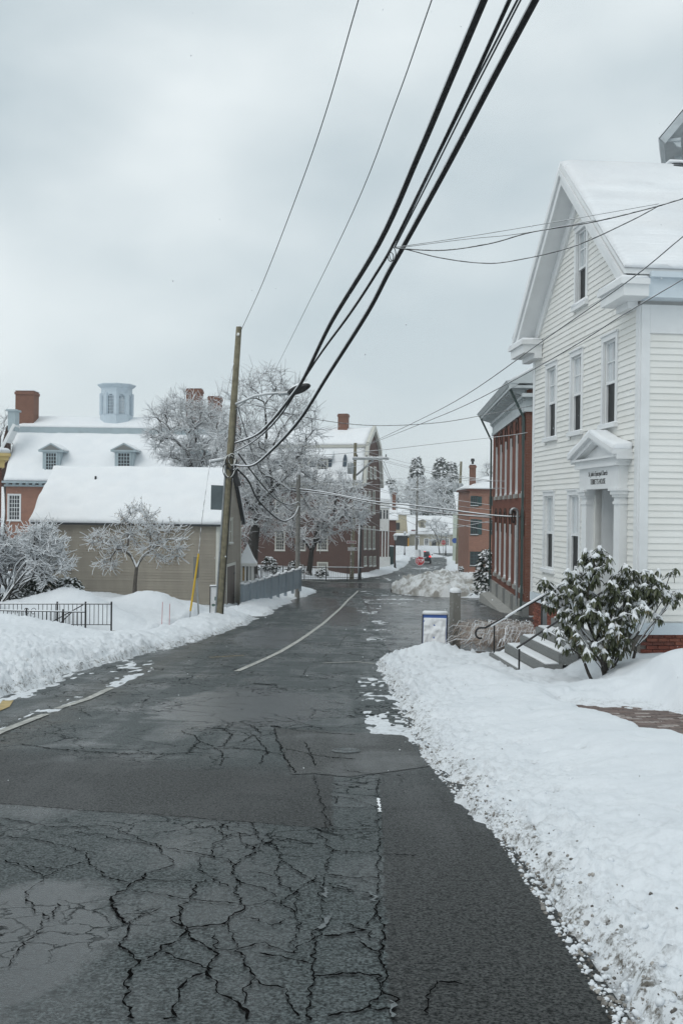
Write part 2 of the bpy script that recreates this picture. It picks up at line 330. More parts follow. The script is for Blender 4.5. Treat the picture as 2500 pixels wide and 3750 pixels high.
def snow_h(X, Y):
    sl, sr = edge_s(X, Y)
    # right bank
    near = Y < 60
    hr = np.interp(sr, [-3, -0.3, 0, 0.06, 0.3, 0.9, 1.7, 3, 20], [-0.5, -0.2, 0, 0.07, 0.12, 0.22, 0.32, 0.36, 0.45])
    xs = np.interp(Y, XSY, XSX); ds = X - xs
    hr = hr + 0.22 * sstep(0.7, 1.6, ds) * (Y < 23)
    tw = (1 - sstep(0.6, 1.0, np.abs(ds) + fbm(X * 1.7, Y * 1.7, 31) * 0.18)) * (Y < 24.5) * (sr > 0)
    bare = np.maximum(np.exp(-((Y - 12.6) / 2.2) ** 4), np.exp(-((Y - 23.6) / 0.9) ** 2))
    floor = 0.25 - 0.17 * bare + fbm(X * 6, Y * 6, 33) * 0.05
    hr = hr * (1 - tw) + floor * tw
    # left bank
    hl = np.interp(sl, [-3, -0.3, 0, 0.06, 0.3, 0.8, 1.25, 1.7, 2.4, 4, 7, 12, 40], [-0.5, -0.2, 0, 0.08, 0.17, 0.32, 0.38, 0.27, 0.24, 0.45, 0.8, 1.0, 1.2])
    tl = (1 - sstep(0.12, 0.42, np.abs(sl - 1.75))) * sstep(23, 26, Y) * (1 - sstep(63, 66, Y))
    fl = 0.07 - 0.12 * sstep(-0.2, 0.25, fbm(X * 0.6, Y * 0.35, 41, 2) + 0.25 * (Y > 38))
    hl = hl * (1 - tl) + np.minimum(hl, fl) * tl
    drive = (1 - sstep(0.7, 1.5, np.abs(Y - 41.0))) * (1 - sstep(1.6, 2.6, sl)) * (sl > -1)
    hl = hl * (1 - drive) - 0.06 * drive
    h = np.maximum(hl, hr)
    # relief: lumps thrown up by the plough near the edge, softer further in
    s = np.maximum(sl, sr)
    k = np.exp(-np.maximum(s, 0) / 0.7) * (s > -0.1)
    kf = np.exp(-np.maximum(s, 0) / 0.17) + 0.16 * np.exp(-np.maximum(s, 0) / 0.9)
    crumb = (np.abs(fbm(X * 15, Y * 15, 57, 2)) * 0.13 + np.abs(fbm(X * 33, Y * 33, 59, 2)) * 0.06) * kf * (Y < 30)
    lump = np.abs(fbm(X * 5.5, Y * 5.5, 51, 3)) * 0.13 + np.abs(fbm(X * 14, Y * 14, 55, 2)) * 0.05
    soft = fbm(X * 0.55, Y * 0.55, 61, 3) * 0.11 + fbm(X * 2.2, Y * 2.2, 65, 2) * 0.035
    lk = np.where(sl > sr, 0.45 + 0.55 * k, k) * (1 + 1.3 * sstep(13, 17, Y) * (Y < 25))
    pits = np.clip(vnoise(X * 6, Y * 6, 71) - 0.78, 0, 1) * 0.42 * np.exp(-np.maximum(s, 0) / 1.8)
    on = sstep(-0.02, 0.25, s)
    h = h + on * (soft * sstep(0.1, 1.0, s) + (lump - 0.03) * lk * (Y < 70) + crumb - 0.035 * kf - pits)
    for bx, by, bh, rx, ry in BUMPS:
        h = h + bh * np.exp(-((X - bx) / rx) ** 2 - ((Y - by) / ry) ** 2)
    # thin films of packed snow and slush on the asphalt
    def film(x0, x1, y0, y1, sx, sy, thr, sd):
        m = sstep(x0, x0 + 0.35, X) * (1 - sstep(x1 - 0.35, x1, X)) * sstep(y0, y0 + 1, Y) * (1 - sstep(y1 - 1, y1, Y))
        return np.where(m > 0, -0.05 + 0.05 * m + 0.03 * np.clip(fbm(X * sx, Y * sy, sd, 2) * 0.6 + fbm(X * sx * 7, Y * sy * 7, sd + 3, 4) * 0.55 - thr, -1, 0.35) * m - 0.006 * m, -1)
    f = film(-6, -3.5, 11, 26, 1.1, 0.35, -0.02, 81)
    f = np.maximum(f, film(0.05, 1.3, 10.4, 20, 1.6, 0.7, -0.05, 83)); f = np.maximum(f, film(0.0, 1.3, 8.2, 10.0, 1.6, 1.2, -0.05, 85))
    f = np.maximum(f, film(0.5, 2.4, 23.5, 60, 1.3, 0.6, 0.17, 87)); f = np.maximum(f, film(1.0, 9.0, 50, 72, 0.6, 0.6, 0.18, 89))
    f = np.maximum(f, film(3.0, 18.0, 72, 164, 0.5, 0.12, 0.2, 91))
    return np.maximum(h, f)
mound(265, 2150, 33.5, 1.5, 1.2); BUMPS.append((-8.4, 31.0, -0.62, 2.2, 1.1)); mound(60, 2250, 28.4, 1.3, 0.7, 0.05); mound(0, 2200, 36, 3.0, 2.0); mound(560, 2182, 38.5, 1.2, 1.0); mound(640, 2195, 40, 2.5, 1.6)
mound(2500, 2375, 14.9, 1.2, 0.9); mound(1760, 2440, 17.2, 0.55, 0.9); mound(1560, 2400, 22.8, 0.9, 0.6); mound(1780, 2395, 21.5, 0.6, 0.9); mound(1840, 2320, 25.5, 0.9, 1.3)
mound(1500, 2012, 168, 6, 3); mound(1985, 2448, 18.0, 0.7, 0.45)
def heightfield(name, us, Ys, mat, zoff=0.0):
    U, Y = np.meshgrid(us, Ys); X = U * (Y + 2.5)
    h = snow_h(X, Y); sl, sr = edge_s(X, Y); s = np.maximum(sl, sr)
    Z = gz(Y) + h + zoff
    g = np.clip(np.exp(-(np.maximum(s, 0) / 0.13) ** 2) * 1.3 + 0.22 * np.exp(-np.maximum(s, 0) / 0.9), 0, 1) * (0.6 + 0.4 * (Y < 45))
    g = np.maximum(g, np.clip(vnoise(X * 6, Y * 6, 71) - 0.80, 0, 1) * 7 * np.exp(-np.maximum(s, 0) / 1.1) * (Y < 30)); g = np.clip(g, 0, 1)
    g = np.where((s < 0) & (h > -0.03), 0.42 + 0.25 * (Y > 22), g)
    tl = (np.abs(X - np.interp(Y, XSY, XSX)) < 0.8) & (Y < 24.5) & (sr > 0.8); g = np.where(tl & (h < 0.2), 0.3, g)
    nr, nc = U.shape
    co = np.stack([X, Y, Z], -1).reshape(-1, 3).astype(np.float32)
    i = np.arange(nr * nc).reshape(nr, nc)
    q = np.stack([i[:-1, :-1], i[:-1, 1:], i[1:, 1:], i[1:, :-1]], -1).reshape(-1, 4).astype(np.int32)
    me = bpy.data.meshes.new(name); me.vertices.add(len(co)); me.vertices.foreach_set('co', co.ravel())
    me.loops.add(q.size); me.loops.foreach_set('vertex_index', q.ravel()); me.polygons.add(len(q))
    me.polygons.foreach_set('loop_start', np.arange(0, q.size, 4, dtype=np.int32)); me.polygons.foreach_set('loop_total', np.full(len(q), 4, np.int32))
    me.polygons.foreach_set('use_smooth', np.ones(len(q), bool))
    at_ = me.attributes.new('dirt', 'FLOAT', 'POINT'); at_.data.foreach_set('value', g.ravel().astype(np.float32))
    me.materials.append(mat); me.update(); me.validate()
    o = bpy.data.objects.new(name, me); COL.objects.link(o); return o
_Ys = np.exp(np.linspace(math.log(1.2), math.log(75), 760)); _Yf = np.linspace(76, 440, 260)
tag(heightfield('snow_covered_ground', np.linspace(-0.60, 0.60, 640), np.concatenate([_Ys, _Yf]), M['snow_dirt']), 'snow cover over the verges, lawns and pavements', kind='structure')
def sheet(name, rows, mat, dz=0.0, parent=None):      # rows: (Y, x0, x1)
    m = MB(); vs = []; fs = []
    for Y, a, b in rows:
        for k in range(7): vs.append((a + (b - a) * k / 6, Y, gzf(Y) + dz))
    for i in range(len(rows) - 1):
        for k in range(6): fs.append((i * 7 + k, i * 7 + k + 1, i * 7 + 8 + k, i * 7 + 7 + k))
    return m.add(vs, fs).build(name, mat, parent)
rr = list(np.arange(-20, 30, 0.5)) + list(np.arange(30, 190, 1.0))
def roadrow(Y):
    a = -8.0 if Y < 71 else (-45 if Y < 93 else (-2.0 if Y < 163 else -45)); b = 1.15
    if Y > 24: b = 1.3
    if Y > 64: b = 12 if Y < 93 else (16 + (Y - 93) * 0.12 if Y < 163 else 60)
    return (Y, a, b)
road = sheet('road', [roadrow(Y) for Y in rr], M['asphalt']); tag(road, kind='structure')
lot = sheet('parking_lot', [(Y, 1.3 if Y <= 64 else 12.0, 12.5) for Y in np.arange(23, 70, 1.0) if Y <= 64], M['lot']); tag(lot, kind='structure')
g = MB(); gv = []; gf = []
gx = [-1500, -300, -60, 60, 300, 1500]; gy = [-800, -200, -60, -20, 0, 20, 40, 60, 80, 100, 130, 160, 200, 300, 460, 1200, 3000]
for yy in gy:
    for xx in gx: gv.append((xx, yy, gzf(max(-60, min(yy, 450))) - 0.7))
for i in range(len(gy) - 1):
    for k in range(5): gf.append((i * 6 + k, i * 6 + k + 1, i * 6 + 7 + k, i * 6 + 6 + k))
tag(g.add(gv, gf).build('ground', M['snow']), kind='structure')
# ---- sheets, seams, cracks and markings on the road: traced on the asphalt itself
def trace(pts): return [gnd(x, y) for x, y in pts]
def ground_poly(name, pts, mat, dz, parent=road):
    p = [Vector((q.x, q.y, gzf(q.y) + dz)) for q in trace(pts)]
    q_ = []; rj = random.Random(int(abs(p[0].x) * 1000))
    for a, b in zip(p, p[1:] + p[:1]):
        n_ = max(1, int((b - a).length / 0.06))
        for k in range(n_): w_ = a.lerp(b, k / n_); q_.append(Vector((w_.x + rj.gauss(0, 0.012), w_.y + rj.gauss(0, 0.012), gzf(w_.y) + dz)))
    p = q_
    # subdivide towards the centroid so that it follows the slope
    c = sum(p, Vector()) / len(p); c.z = gzf(c.y) + dz
    m = MB(); n = len(p); ring = []
    for t in (1.0, 0.66, 0.33):
        r_ = []
        for q in p:
            w_ = c.lerp(q, t); w_.z = gzf(w_.y) + dz; r_.append(w_)
        ring.append(r_)
    vs = ring[0] + ring[1] + ring[2] + [c]; fs = []
    for a in range(2):
        for i in range(n): fs.append((a * n + i, a * n + (i + 1) % n, (a + 1) * n + (i + 1) % n, (a + 1) * n + i))
    fs += [(2 * n + i, 2 * n + (i + 1) % n, 3 * n) for i in range(n)]
    return m.add(vs, fs).build(name, mat, parent)
def ribbon(name, pts, width, mat, dz, parent=road, jit=0.0, rnd=None, sub=4):
    rnd = rnd or random.Random(len(pts) * 7 + int(pts[0][0])); P = trace(pts); Q = []
    for a, b in zip(P[:-1], P[1:]):
        n = max(1, min(60, int((b - a).length / 0.022))) if jit else max(1, int((b - a).length / 1.0))
        off = 0.0
        for k in range(n):
            q = a.lerp(b, k / n); d = Vector((-(b - a).y, (b - a).x, 0)).normalized()
            off = 0.62 * off + rnd.gauss(0, jit); Q.append(q + d * (off if k else 0))
    Q.append(P[-1]); vs = []; m = len(Q)
    for i, q in enumerate(Q):
        d = Q[min(i + 1, m - 1)] - Q[max(i - 1, 0)]; tr_ = abs(d.x) / (d.length + 1e-6) if jit else 0.0; d = Vector((-d.y, d.x, 0)).normalized()
        w_ = width * (1 + 1.3 * tr_) * (rnd.choice((0.3, 0.6, 0.9, 1.1, 1.5, 2.0)) if jit else 1.0) * (0.7 if jit and i in (0, m - 1) else 1)
        for s_ in (-1, 1):
            e = q + d * (s_ * w_ / 2); vs.append((e.x, e.y, gzf(e.y) + dz))
    return MB().add(vs, [(2 * i, 2 * i + 1, 2 * i + 3, 2 * i + 2) for i in range(m - 1)]).build(name, mat, parent)
S = 1.5944
def f2(l): return [(x * S, y * S) for x, y in l]     # points read from the 1568-wide overview
ground_poly('asphalt_patch', f2([(628, 1675), (930, 1693), (985, 1765), (800, 1788), (720, 1780), (670, 1782)]), M['asphalt_pale'], 0.0045)
def z3(l): return [(x * 1300 / 1568, 2750 + y * 1000 / 1206) for x, y in l]     # read from the enlarged foreground
CR = [
 ([(0, 240), (370, 270), (740, 292), (1110, 325), (1400, 355), (1470, 352)], 0.012),
 ([(0, 310), (240, 350), (480, 345), (620, 405), (700, 435), (760, 505)], 0.010), ([(330, 365), (470, 390), (600, 415), (710, 440)], 0.010),
 ([(0, 380), (180, 410), (380, 450), (385, 500), (450, 560), (575, 600)], 0.013), ([(380, 500), (260, 540), (190, 572), (115, 630), (150, 720), (215, 750), (180, 810), (80, 890), (60, 930), (0, 975)], 0.016),
 ([(0, 500), (105, 520), (190, 572)], 0.012), ([(110, 520), (250, 535)], 0.008), ([(215, 755), (250, 690)], 0.008),
 ([(770, 515), (640, 560), (575, 605), (490, 660), (495, 705), (575, 780), (530, 870), (615, 955), (545, 1050), (555, 1140), (590, 1206)], 0.024),
 ([(575, 780), (640, 735), (710, 705)], 0.009), ([(615, 955), (700, 900), (790, 835), (830, 800), (760, 765), (790, 730), (840, 665), (865, 600)], 0.020),
 ([(790, 735), (825, 800), (880, 860), (950, 905), (910, 985), (820, 1045), (790, 1090), (720, 1206)], 0.022),
 ([(825, 800), (930, 780), (1000, 770), (1080, 705), (1035, 640), (1060, 590), (1030, 525), (1100, 470), (1135, 430)], 0.022),
 ([(940, 580), (1035, 615)], 0.013), ([(880, 505), (880, 545), (940, 580)], 0.014), ([(880, 500), (940, 460), (940, 425), (1000, 390), (1060, 375)], 0.012),
 ([(1000, 770), (1010, 820), (1055, 890), (955, 885), (950, 820)], 0.013), ([(1055, 890), (1100, 980), (1120, 1030), (1070, 1080), (1080, 1140), (1060, 1150)], 0.013),
 ([(910, 985), (960, 1050), (970, 1100), (1060, 1160), (1090, 1206)], 0.022), ([(1055, 895), (1170, 860), (1245, 900), (1320, 905)], 0.012), ([(1080, 705), (1190, 675), (1240, 685), (1290, 720), (1320, 800), (1300, 880)], 0.011),
 ([(1060, 590), (1170, 620), (1220, 660)], 0.009), ([(860, 595), (900, 590), (940, 565)], 0.007), ([(630, 570), (850, 585)], 0.005), ([(580, 625), (830, 665)], 0.005), ([(840, 665), (1040, 680)], 0.006),
 ([(715, 440), (900, 470), (1010, 495), (1040, 520)], 0.007), ([(950, 320), (1060, 375), (1140, 390), (1175, 415), (1120, 440)], 0.010), ([(1110, 330), (1140, 385)], 0.010), ([(940, 350), (1000, 390)], 0.008),
 ([(1060, 380), (1070, 420), (1110, 440)], 0.009), ([(1220, 430), (1240, 490), (1215, 560), (1240, 600), (1310, 640), (1305, 700), (1290, 730)], 0.010), ([(1100, 540), (1215, 570)], 0.006),
 ([(640, 740), (520, 730), (495, 705)], 0.005), ([(1055, 740), (1200, 790), (1260, 760)], 0.006), ([(850, 950), (920, 985)], 0.006), ([(700, 905), (855, 950)], 0.005), ([(1130, 1030), (1270, 1085), (1290, 1150), (1320, 1200)], 0.010),
 ([(1450, 360), (1385, 115)], 0.010), ([(1400, 355), (1470, 460), (1440, 530), (1420, 640), (1425, 760), (1390, 900), (1380, 1010), (1370, 1206)], 0.014), ([(1380, 1005), (1568, 1003)], 0.015), ([(1430, 830), (1568, 822)], 0.013), ([(1450, 600), (1568, 635)], 0.010), ([(1300, 905), (1390, 830), (1420, 770)], 0.013),
 ([(1120, 905), (1250, 935), (1380, 960)], 0.007), ([(1240, 500), (1330, 560), (1420, 600)], 0.008), ([(1240, 690), (1330, 620), (1400, 560)], 0.008), ([(1170, 415), (1270, 400), (1390, 420)], 0.006),
]
def z4(l): return [(1200 + x * 1300 / 1568, 2750 + y * 1000 / 1206) for x, y in l]
CR2 = [
 ([(225, 135), (222, 210), (220, 290), (228, 390), (222, 460), (225, 560), (228, 640), (215, 700), (225, 760), (245, 880), (250, 960), (240, 1060), (285, 1150), (290, 1206)], 0.014),
 ([(0, 460), (222, 462)], 0.006), ([(0, 255), (225, 262)], 0.009), ([(30, 240), (45, 205), (130, 225), (222, 260)], 0.008), ([(0, 555), (120, 570), (225, 580)], 0.007), ([(0, 610), (60, 630), (160, 640), (215, 655)], 0.010), ([(0, 835), (90, 825), (170, 800), (215, 700)], 0.013), ([(60, 770), (170, 800), (250, 880)], 0.009),
 ([(0, 1010), (140, 1000), (240, 1015)], 0.014), ([(240, 1015), (235, 1080), (190, 1130), (190, 1155), (285, 1160)], 0.015), ([(0, 1190), (90, 1180), (190, 1150)], 0.015), ([(0, 210), (40, 215)], 0.007), ([(10, 310), (20, 360)], 0.009), ([(120, 840), (170, 890), (245, 910)], 0.007),
 ([(480, 1045), (460, 1075), (430, 1110), (445, 1180)], 0.007), ([(480, 1045), (660, 1065)], 0.004), ([(230, 465), (390, 470)], 0.005), ([(0, 150), (100, 160), (225, 140)], 0.006), ([(60, 90), (190, 105), (330, 120)], 0.006), ([(0, 360), (220, 355)], 0.004), ([(150, 660), (220, 655)], 0.007)]
def z1(l): return [(x * 1300 / 1568, 2150 + y * 700 / 844) for x, y in l]
CR3 = [
 ([(1210, 615), (1225, 690), (1255, 755), (1300, 830)], 0.014), ([(1145, 610), (1210, 625), (1330, 640), (1568, 660)], 0.014), ([(1030, 600), (990, 635), (1025, 660), (990, 705), (945, 715), (985, 740), (980, 795)], 0.012), ([(800, 640), (860, 665), (885, 690), (845, 710), (900, 720), (1050, 715), (1150, 725), (1240, 745)], 0.011), ([(800, 640), (870, 625), (990, 632)], 0.008), ([(885, 690), (945, 712)], 0.008),
 ([(80, 700), (250, 720), (480, 740), (700, 752), (850, 738), (945, 745)], 0.006), ([(700, 752), (640, 735), (560, 745)], 0.006), ([(1060, 690), (1120, 660), (1150, 690), (1180, 735), (1150, 790)], 0.009), ([(1060, 600), (1120, 620), (1150, 655)], 0.008),
 ([(1020, 378), (1080, 350)], 0.012), ([(780, 380), (1000, 385), (1300, 400), (1460, 405)], 0.008), ([(1330, 400), (1360, 355), (1400, 350)], 0.012), ([(1450, 515), (1520, 517)], 0.03), ([(1430, 315), (1440, 300), (1568, 305)], 0.02), ([(1260, 720), (1330, 735), (1440, 755), (1568, 765)], 0.007), ([(1340, 690), (1380, 760), (1390, 800)], 0.007), ([(1410, 385), (1440, 395), (1568, 370)], 0.012), ([(1490, 275), (1520, 225), (1540, 215)], 0.018)]
for lst, z in ((CR, z3), (CR2, z4), (CR3, z1)):
    for pts, wd in lst: ribbon('crack', z(pts), max(wd * 0.29, 0.0042 if z is not z1 else 0.0072), M['crack'], 0.0075, jit=0.009)
ribbon('silt_filled_crack', f2([(868, 1840), (873, 1872)]), 0.016, M['snow'], 0.009, jit=0.002)
for a, b in (((738, 2045), (752, 2070)), ((760, 2105), (735, 2140)), ((845, 2060), (862, 2080)), ((895, 2310), (900, 2345))):
    ribbon('silt_filled_crack', f2([a, b]), 0.012, M['grey_crack'], 0.009, jit=0.01)
M['line'] = paint('road_paint', (0.38, 0.38, 0.35), 0.6, 0.5, 9)
M['line_y'] = paint('road_paint_yellow', (0.42, 0.31, 0.12), 0.6, 0.3, 10)
ribbon('centre_line', f2([(543, 1545), (600, 1520), (640, 1500), (695, 1467), (742, 1434), (780, 1400), (800, 1378), (822, 1358)]), 0.13, M['line'], 0.010)
ribbon('edge_line', f2([(-40, 1705), (0, 1683), (105, 1643)]), 0.12, M['line'], 0.010); ribbon('edge_line', f2([(130, 1632), (200, 1608), (255, 1583)]), 0.12, M['line'], 0.010)
ribbon('yellow_line', f2([(-20, 1640), (8, 1628), (18, 1612)]), 0.16, M['line_y'], 0.010)
ribbon('stop_line', f2([(690, 1333), (760, 1338), (880, 1340)]), 0.45, M['line'], 0.010)
ribbon('worn_paint', f2([(480, 1513), (560, 1507)]), 0.1, paint('worn_paint', (0.3, 0.24, 0.13), 0.6, 0.4, 10), 0.010)
ribbon('worn_paint', f2([(740, 1525), (820, 1523), (860, 1527)]), 0.10, M['line'], 0.010)
# small round cover in the road
cv = gnd(1268, 2759); t = thing('valve_cover', 'small round cast iron cover set in the pale road patch', 'manhole cover', (cv.x, cv.y, gzf(cv.y)))
sl_ = 0.09
m = MB(); n = 24
m.add([(cv.x + 0.16 * math.cos(a * math.tau / n), cv.y + 0.16 * math.sin(a * math.tau / n), gzf(cv.y + 0.16 * math.sin(a * math.tau / n)) + 0.008) for a in range(n)], [tuple(range(n))])
m.build('plate', paint('cast_iron', (0.10, 0.10, 0.095), 0.5, 0.3, 40), t)
for r_ in (0.05, 0.10, 0.145):
    m = MB(); m.tube([(cv.x + r_ * math.cos(a * math.tau / n), cv.y + r_ * math.sin(a * math.tau / n), gzf(cv.y + r_ * math.sin(a * math.tau / n)) + 0.011) for a in range(n + 1)], 0.008, 4); m.build('rib', M['grey_crack'], t)
# brick pavement showing where the right-hand pavement was shovelled
pv = sheet('pavement', [(Y, np.interp(Y, XSY, XSX) - 1.0, np.interp(Y, XSY, XSX) + 1.0) for Y in np.arange(0, 26, 1.0)], paint('sand_bed', (0.16, 0.13, 0.11), 0.9), 0.10); tag(pv, kind='structure')
bm_ = MB().box(-0.098, -0.047, -0.03, 0.098, 0.047, 0.03)
brick_cols = [paint('paver_red', (0.17, 0.125, 0.11), 0.8, 0.3, 20, 0.3, 60), paint('paver_brown', (0.13, 0.10, 0.09), 0.8, 0.3, 20, 0.3, 60), paint('paver_snowy', (0.34, 0.30, 0.28), 0.8, 0.5, 30)]
bmesh_ = []
for c_ in brick_cols:
    o = bm_.build('brick', c_); bmesh_.append(o.data); bpy.data.objects.remove(o)
rb = random.Random(3); cnt = 0
for Y0, Y1 in ((11.3, 14.2), (22.9, 24.5)):
    Y = Y0; row = 0
    while Y < Y1:
        x = float(np.interp(Y, XSY, XSX)) - 0.72 + (0.1 if row % 2 else 0)
        while x < float(np.interp(Y, XSY, XSX)) + 0.72:
            if float(snow_h(np.array([x]), np.array([Y]))[0]) < 0.22 and cnt < 300:
                o = bpy.data.objects.new('brick', bmesh_[rb.choice((0, 0, 1, 1, 2))]); COL.objects.link(o); o.parent = pv
                o.location = (x, Y, gzf(Y) + 0.10 + rb.uniform(-0.004, 0.004)); o.rotation_euler = (-0.06, 0, rb.gauss(0, 0.015)); cnt += 1
            x += 0.203
        Y += 0.102; row += 1
# left pavement showing in the shovelled strip
pl = sheet('pavement', [(Y, np.interp(Y, XLY, XLX) - 3.4, np.interp(Y, XLY, XLX) - 0.6) for Y in np.arange(20, 70, 1.0)], paint('pavement_brown', (0.13, 0.11, 0.095), 0.6, 0.3, 6, 0.3, 60), 0.012); tag(pl, kind='structure')
# ---- clods thrown along the plough line
def clods(name, mat, n, seed, smin, smax, label, wl=0.3, ymax=34):
    rn = random.Random(seed); m = MB()
    ico = [(0, 0, 1), (0.89, 0, 0.45), (0.28, 0.85, 0.45), (-0.72, 0.53, 0.45), (-0.72, -0.53, 0.45), (0.28, -0.85, 0.45), (0.72, 0.53, -0.45), (-0.28, 0.85, -0.45), (-0.89, 0, -0.45), (-0.28, -0.85, -0.45), (0.72, -0.53, -0.45), (0, 0, -1)]
    icf = [(0,1,2),(0,2,3),(0,3,4),(0,4,5),(0,5,1),(1,6,2),(2,7,3),(3,8,4),(4,9,5),(5,10,1),(6,7,2),(7,8,3),(8,9,4),(9,10,5),(10,6,1),(11,7,6),(11,8,7),(11,9,8),(11,10,9),(11,6,10)]
    xs, ys = [], []
    for i in range(n):
        Y = 2.5 * (ymax / 2.5) ** rn.random(); left = rn.random() < wl and Y > 12
        s_ = (min(rn.expovariate(11), 1.2) if rn.random() < 0.97 else rn.uniform(0.3, 2.0)) - 0.08
        xs.append(float(np.interp(Y, XLY, XLX)) - s_ * 1.1 if left else float(np.interp(Y, XRY, XRX)) + s_); ys.append(Y)
    hs = snow_h(np.array(xs), np.array(ys))
    for x, Y, h in zip(xs, ys, hs):
        if 22.5 < Y < 24.3 and x > 1: continue
        r_ = min(smax, smin * math.exp(rn.random() ** 2 * math.log(smax / smin)))
        z = gzf(Y) + max(h, 0.0) + r_ * 0.05
        q = Matrix.Rotation(rn.uniform(0, 6.3), 3, (rn.random(), rn.random(), rn.random() + 0.01)); sx, sy, sz = [rn.uniform(0.7, 1.3) for _ in range(3)]
        vs = []
        for p in ico:
            w_ = q @ Vector((p[0] * sx, p[1] * sy, p[2] * sz)) * r_ * rn.uniform(0.75, 1.2); vs.append((x + w_.x, Y + w_.y, z + w_.z * 0.8))
        m.add(vs, icf)
    o = m.build(name, mat, smooth=True); return tag(o, label, 'snow', kind='stuff')
clods('snow_clods', M['snow_dirt'], 2400, 5, 0.005, 0.024, 'small white clods of ploughed snow along both road edges', 0.4)
t_ = NT('dirty_ice'); t_.set(col=t_.ramp(t_.noise(t_.pos(), 12, 4), 0.35, 0.7, (0.05, 0.043, 0.035, 1), (0.42, 0.40, 0.37, 1)), rough=0.5); t_.bump(t_.noise(t_.pos(), 30, 3), 0.4, 0.02); M['dirty_ice'] = t_.m
clods('dirty_ice_lumps', M['dirty_ice'], 2200, 9, 0.004, 0.017, 'dirty grey lumps of ice strewn along the snowbanks', 0.3)
# ================================================================== BUILDING KIT
def on_plane(T, px, py, v=0.0):
    """(u, z) where the ray of a photo pixel meets the wall plane v of frame T"""
    Ti = T.inverted(); o = Ti @ Vector((0, 0, EYE)); a, b = ray(px, py); d = Ti.to_3x3() @ Vector((a, 1, b))
    k = (v - o.y) / d.y; p = o + d * k; return p.x, p.z
def cells(u0, u1, z0, z1, holes):
    us = sorted({u0, u1, *[min(max(h[i], u0), u1) for h in holes for i in (0, 1)]}); zs = sorted({z0, z1, *[min(max(h[i], z0), z1) for h in holes for i in (2, 3)]})
    for a, b in zip(us[:-1], us[1:]):
        for c, d in zip(zs[:-1], zs[1:]):
            m_, n_ = (a + b) / 2, (c + d) / 2
            if not any(h[0] < m_ < h[1] and h[2] < n_ < h[3] for h in holes): yield a, b, c, d
def wall(name, T, u0, u1, z0, z1, holes, mat, parent, reveal=0.14, v=0.0):
    m = MB(T)
    for a, b, c, d in cells(u0, u1, z0, z1, holes): m.add([(a, v, c), (b, v, c), (b, v, d), (a, v, d)], [(0, 1, 2, 3)])
    for a, b, c, d in holes:
        w_ = v + reveal
        m.add([(a, v, c), (b, v, c), (b, v, d), (a, v, d), (a, w_, c), (b, w_, c), (b, w_, d), (a, w_, d)], [(0, 4, 5, 1), (1, 5, 6, 2), (2, 6, 7, 3), (3, 7, 4, 0)])
    return m.build(name, mat, parent)
def snowcap(m, u0, u1, v0, v1, z, h):
    i = min(0.35 * (u1 - u0), 0.35 * (v1 - v0), h * 0.8); vs = []
    for d, zz in ((0, 0), (0, h * 0.55), (i * 0.4, h * 0.88), (i, h)): vs += [(u0 + d, v0 + d, z + zz), (u1 - d, v0 + d, z + zz), (u1 - d, v1 - d, z + zz), (u0 + d, v1 - d, z + zz)]
    fs = [(3, 2, 1, 0), (12, 13, 14, 15)]
    for r_ in range(3):
        for k in range(4): fs.append((r_ * 4 + k, r_ * 4 + (k + 1) % 4, r_ * 4 + 4 + (k + 1) % 4, r_ * 4 + 4 + k))
    return m.add(vs, fs)
def snow_slab(name, parent, c, th=0.12, nu=40, nv=14, step=0.0, rough=0.02, seed=1, T=None, sub=None):
    """snow lying on a sloping plane; c = lower left, lower right, upper right, upper left corners seen from outside"""
    c = [Vector(p) for p in c]
    if T is not None: c = [T @ p for p in c]
    nrm = (c[1] - c[0]).cross(c[3] - c[0]).normalized()
    if nrm.z < 0: nrm = -nrm
    vs = []; rows = nv + 1; cols = nu + 1
    L_ = (c[1] - c[0]).length; H_ = (c[3] - c[0]).length
    ga, gb = np.meshgrid(np.linspace(0, 1, cols), np.linspace(0, 1, rows))
    NZ = fbm(ga * L_ * 1.1 + seed, gb * H_ * 1.3, seed, 3) * rough
    WB = fbm(ga * L_ * 0.7, gb * H_ * 3.0, seed + 5, 3)
    for j in range(rows):
        for i in range(cols):
            a, b = i / nu, j / nv
            p = c[0].lerp(c[1], a).lerp(c[3].lerp(c[2], a), b)
            e = min(i, nu - i, j, nv - j); k = 0.72 + 5 * float(NZ[j, i]) if e < 1 else 1.0; k = max(0.25, min(k, 1.2)); n = float(NZ[j, i]); st = 0.0
            if step: st = (0.5 - ((b * H_ / step + 0.12 * float(WB[j, i])) % 1.0)) * 0.09 * (0.7 + 0.6 * float(WB[j, i]))
            q = p + nrm * (th * k + n + st)
            if e < 1: q += Vector((0, 0, -0.015 + 0.5 * n))
            vs.append(q)
    n0 = len(vs); fs = [(j * cols + i, j * cols + i + 1, (j + 1) * cols + i + 1, (j + 1) * cols + i) for j in range(nv) for i in range(nu)]
    per = [i for i in range(cols)] + [j * cols + cols - 1 for j in range(1, rows)] + [(rows - 1) * cols + i for i in range(cols - 2, -1, -1)] + [j * cols for j in range(rows - 2, 0, -1)]
    for q in per:
        j, i = divmod(q, cols); a, b = i / nu, j / nv; vs.append(c[0].lerp(c[1], a).lerp(c[3].lerp(c[2], a), b) + nrm * 0.002)
    for k in range(len(per)):
        k2 = (k + 1) % len(per); fs.append((n0 + k, n0 + k2, per[k2], per[k]))
    return MB().add(vs, fs).build(name, M['snow'], parent, smooth=True)
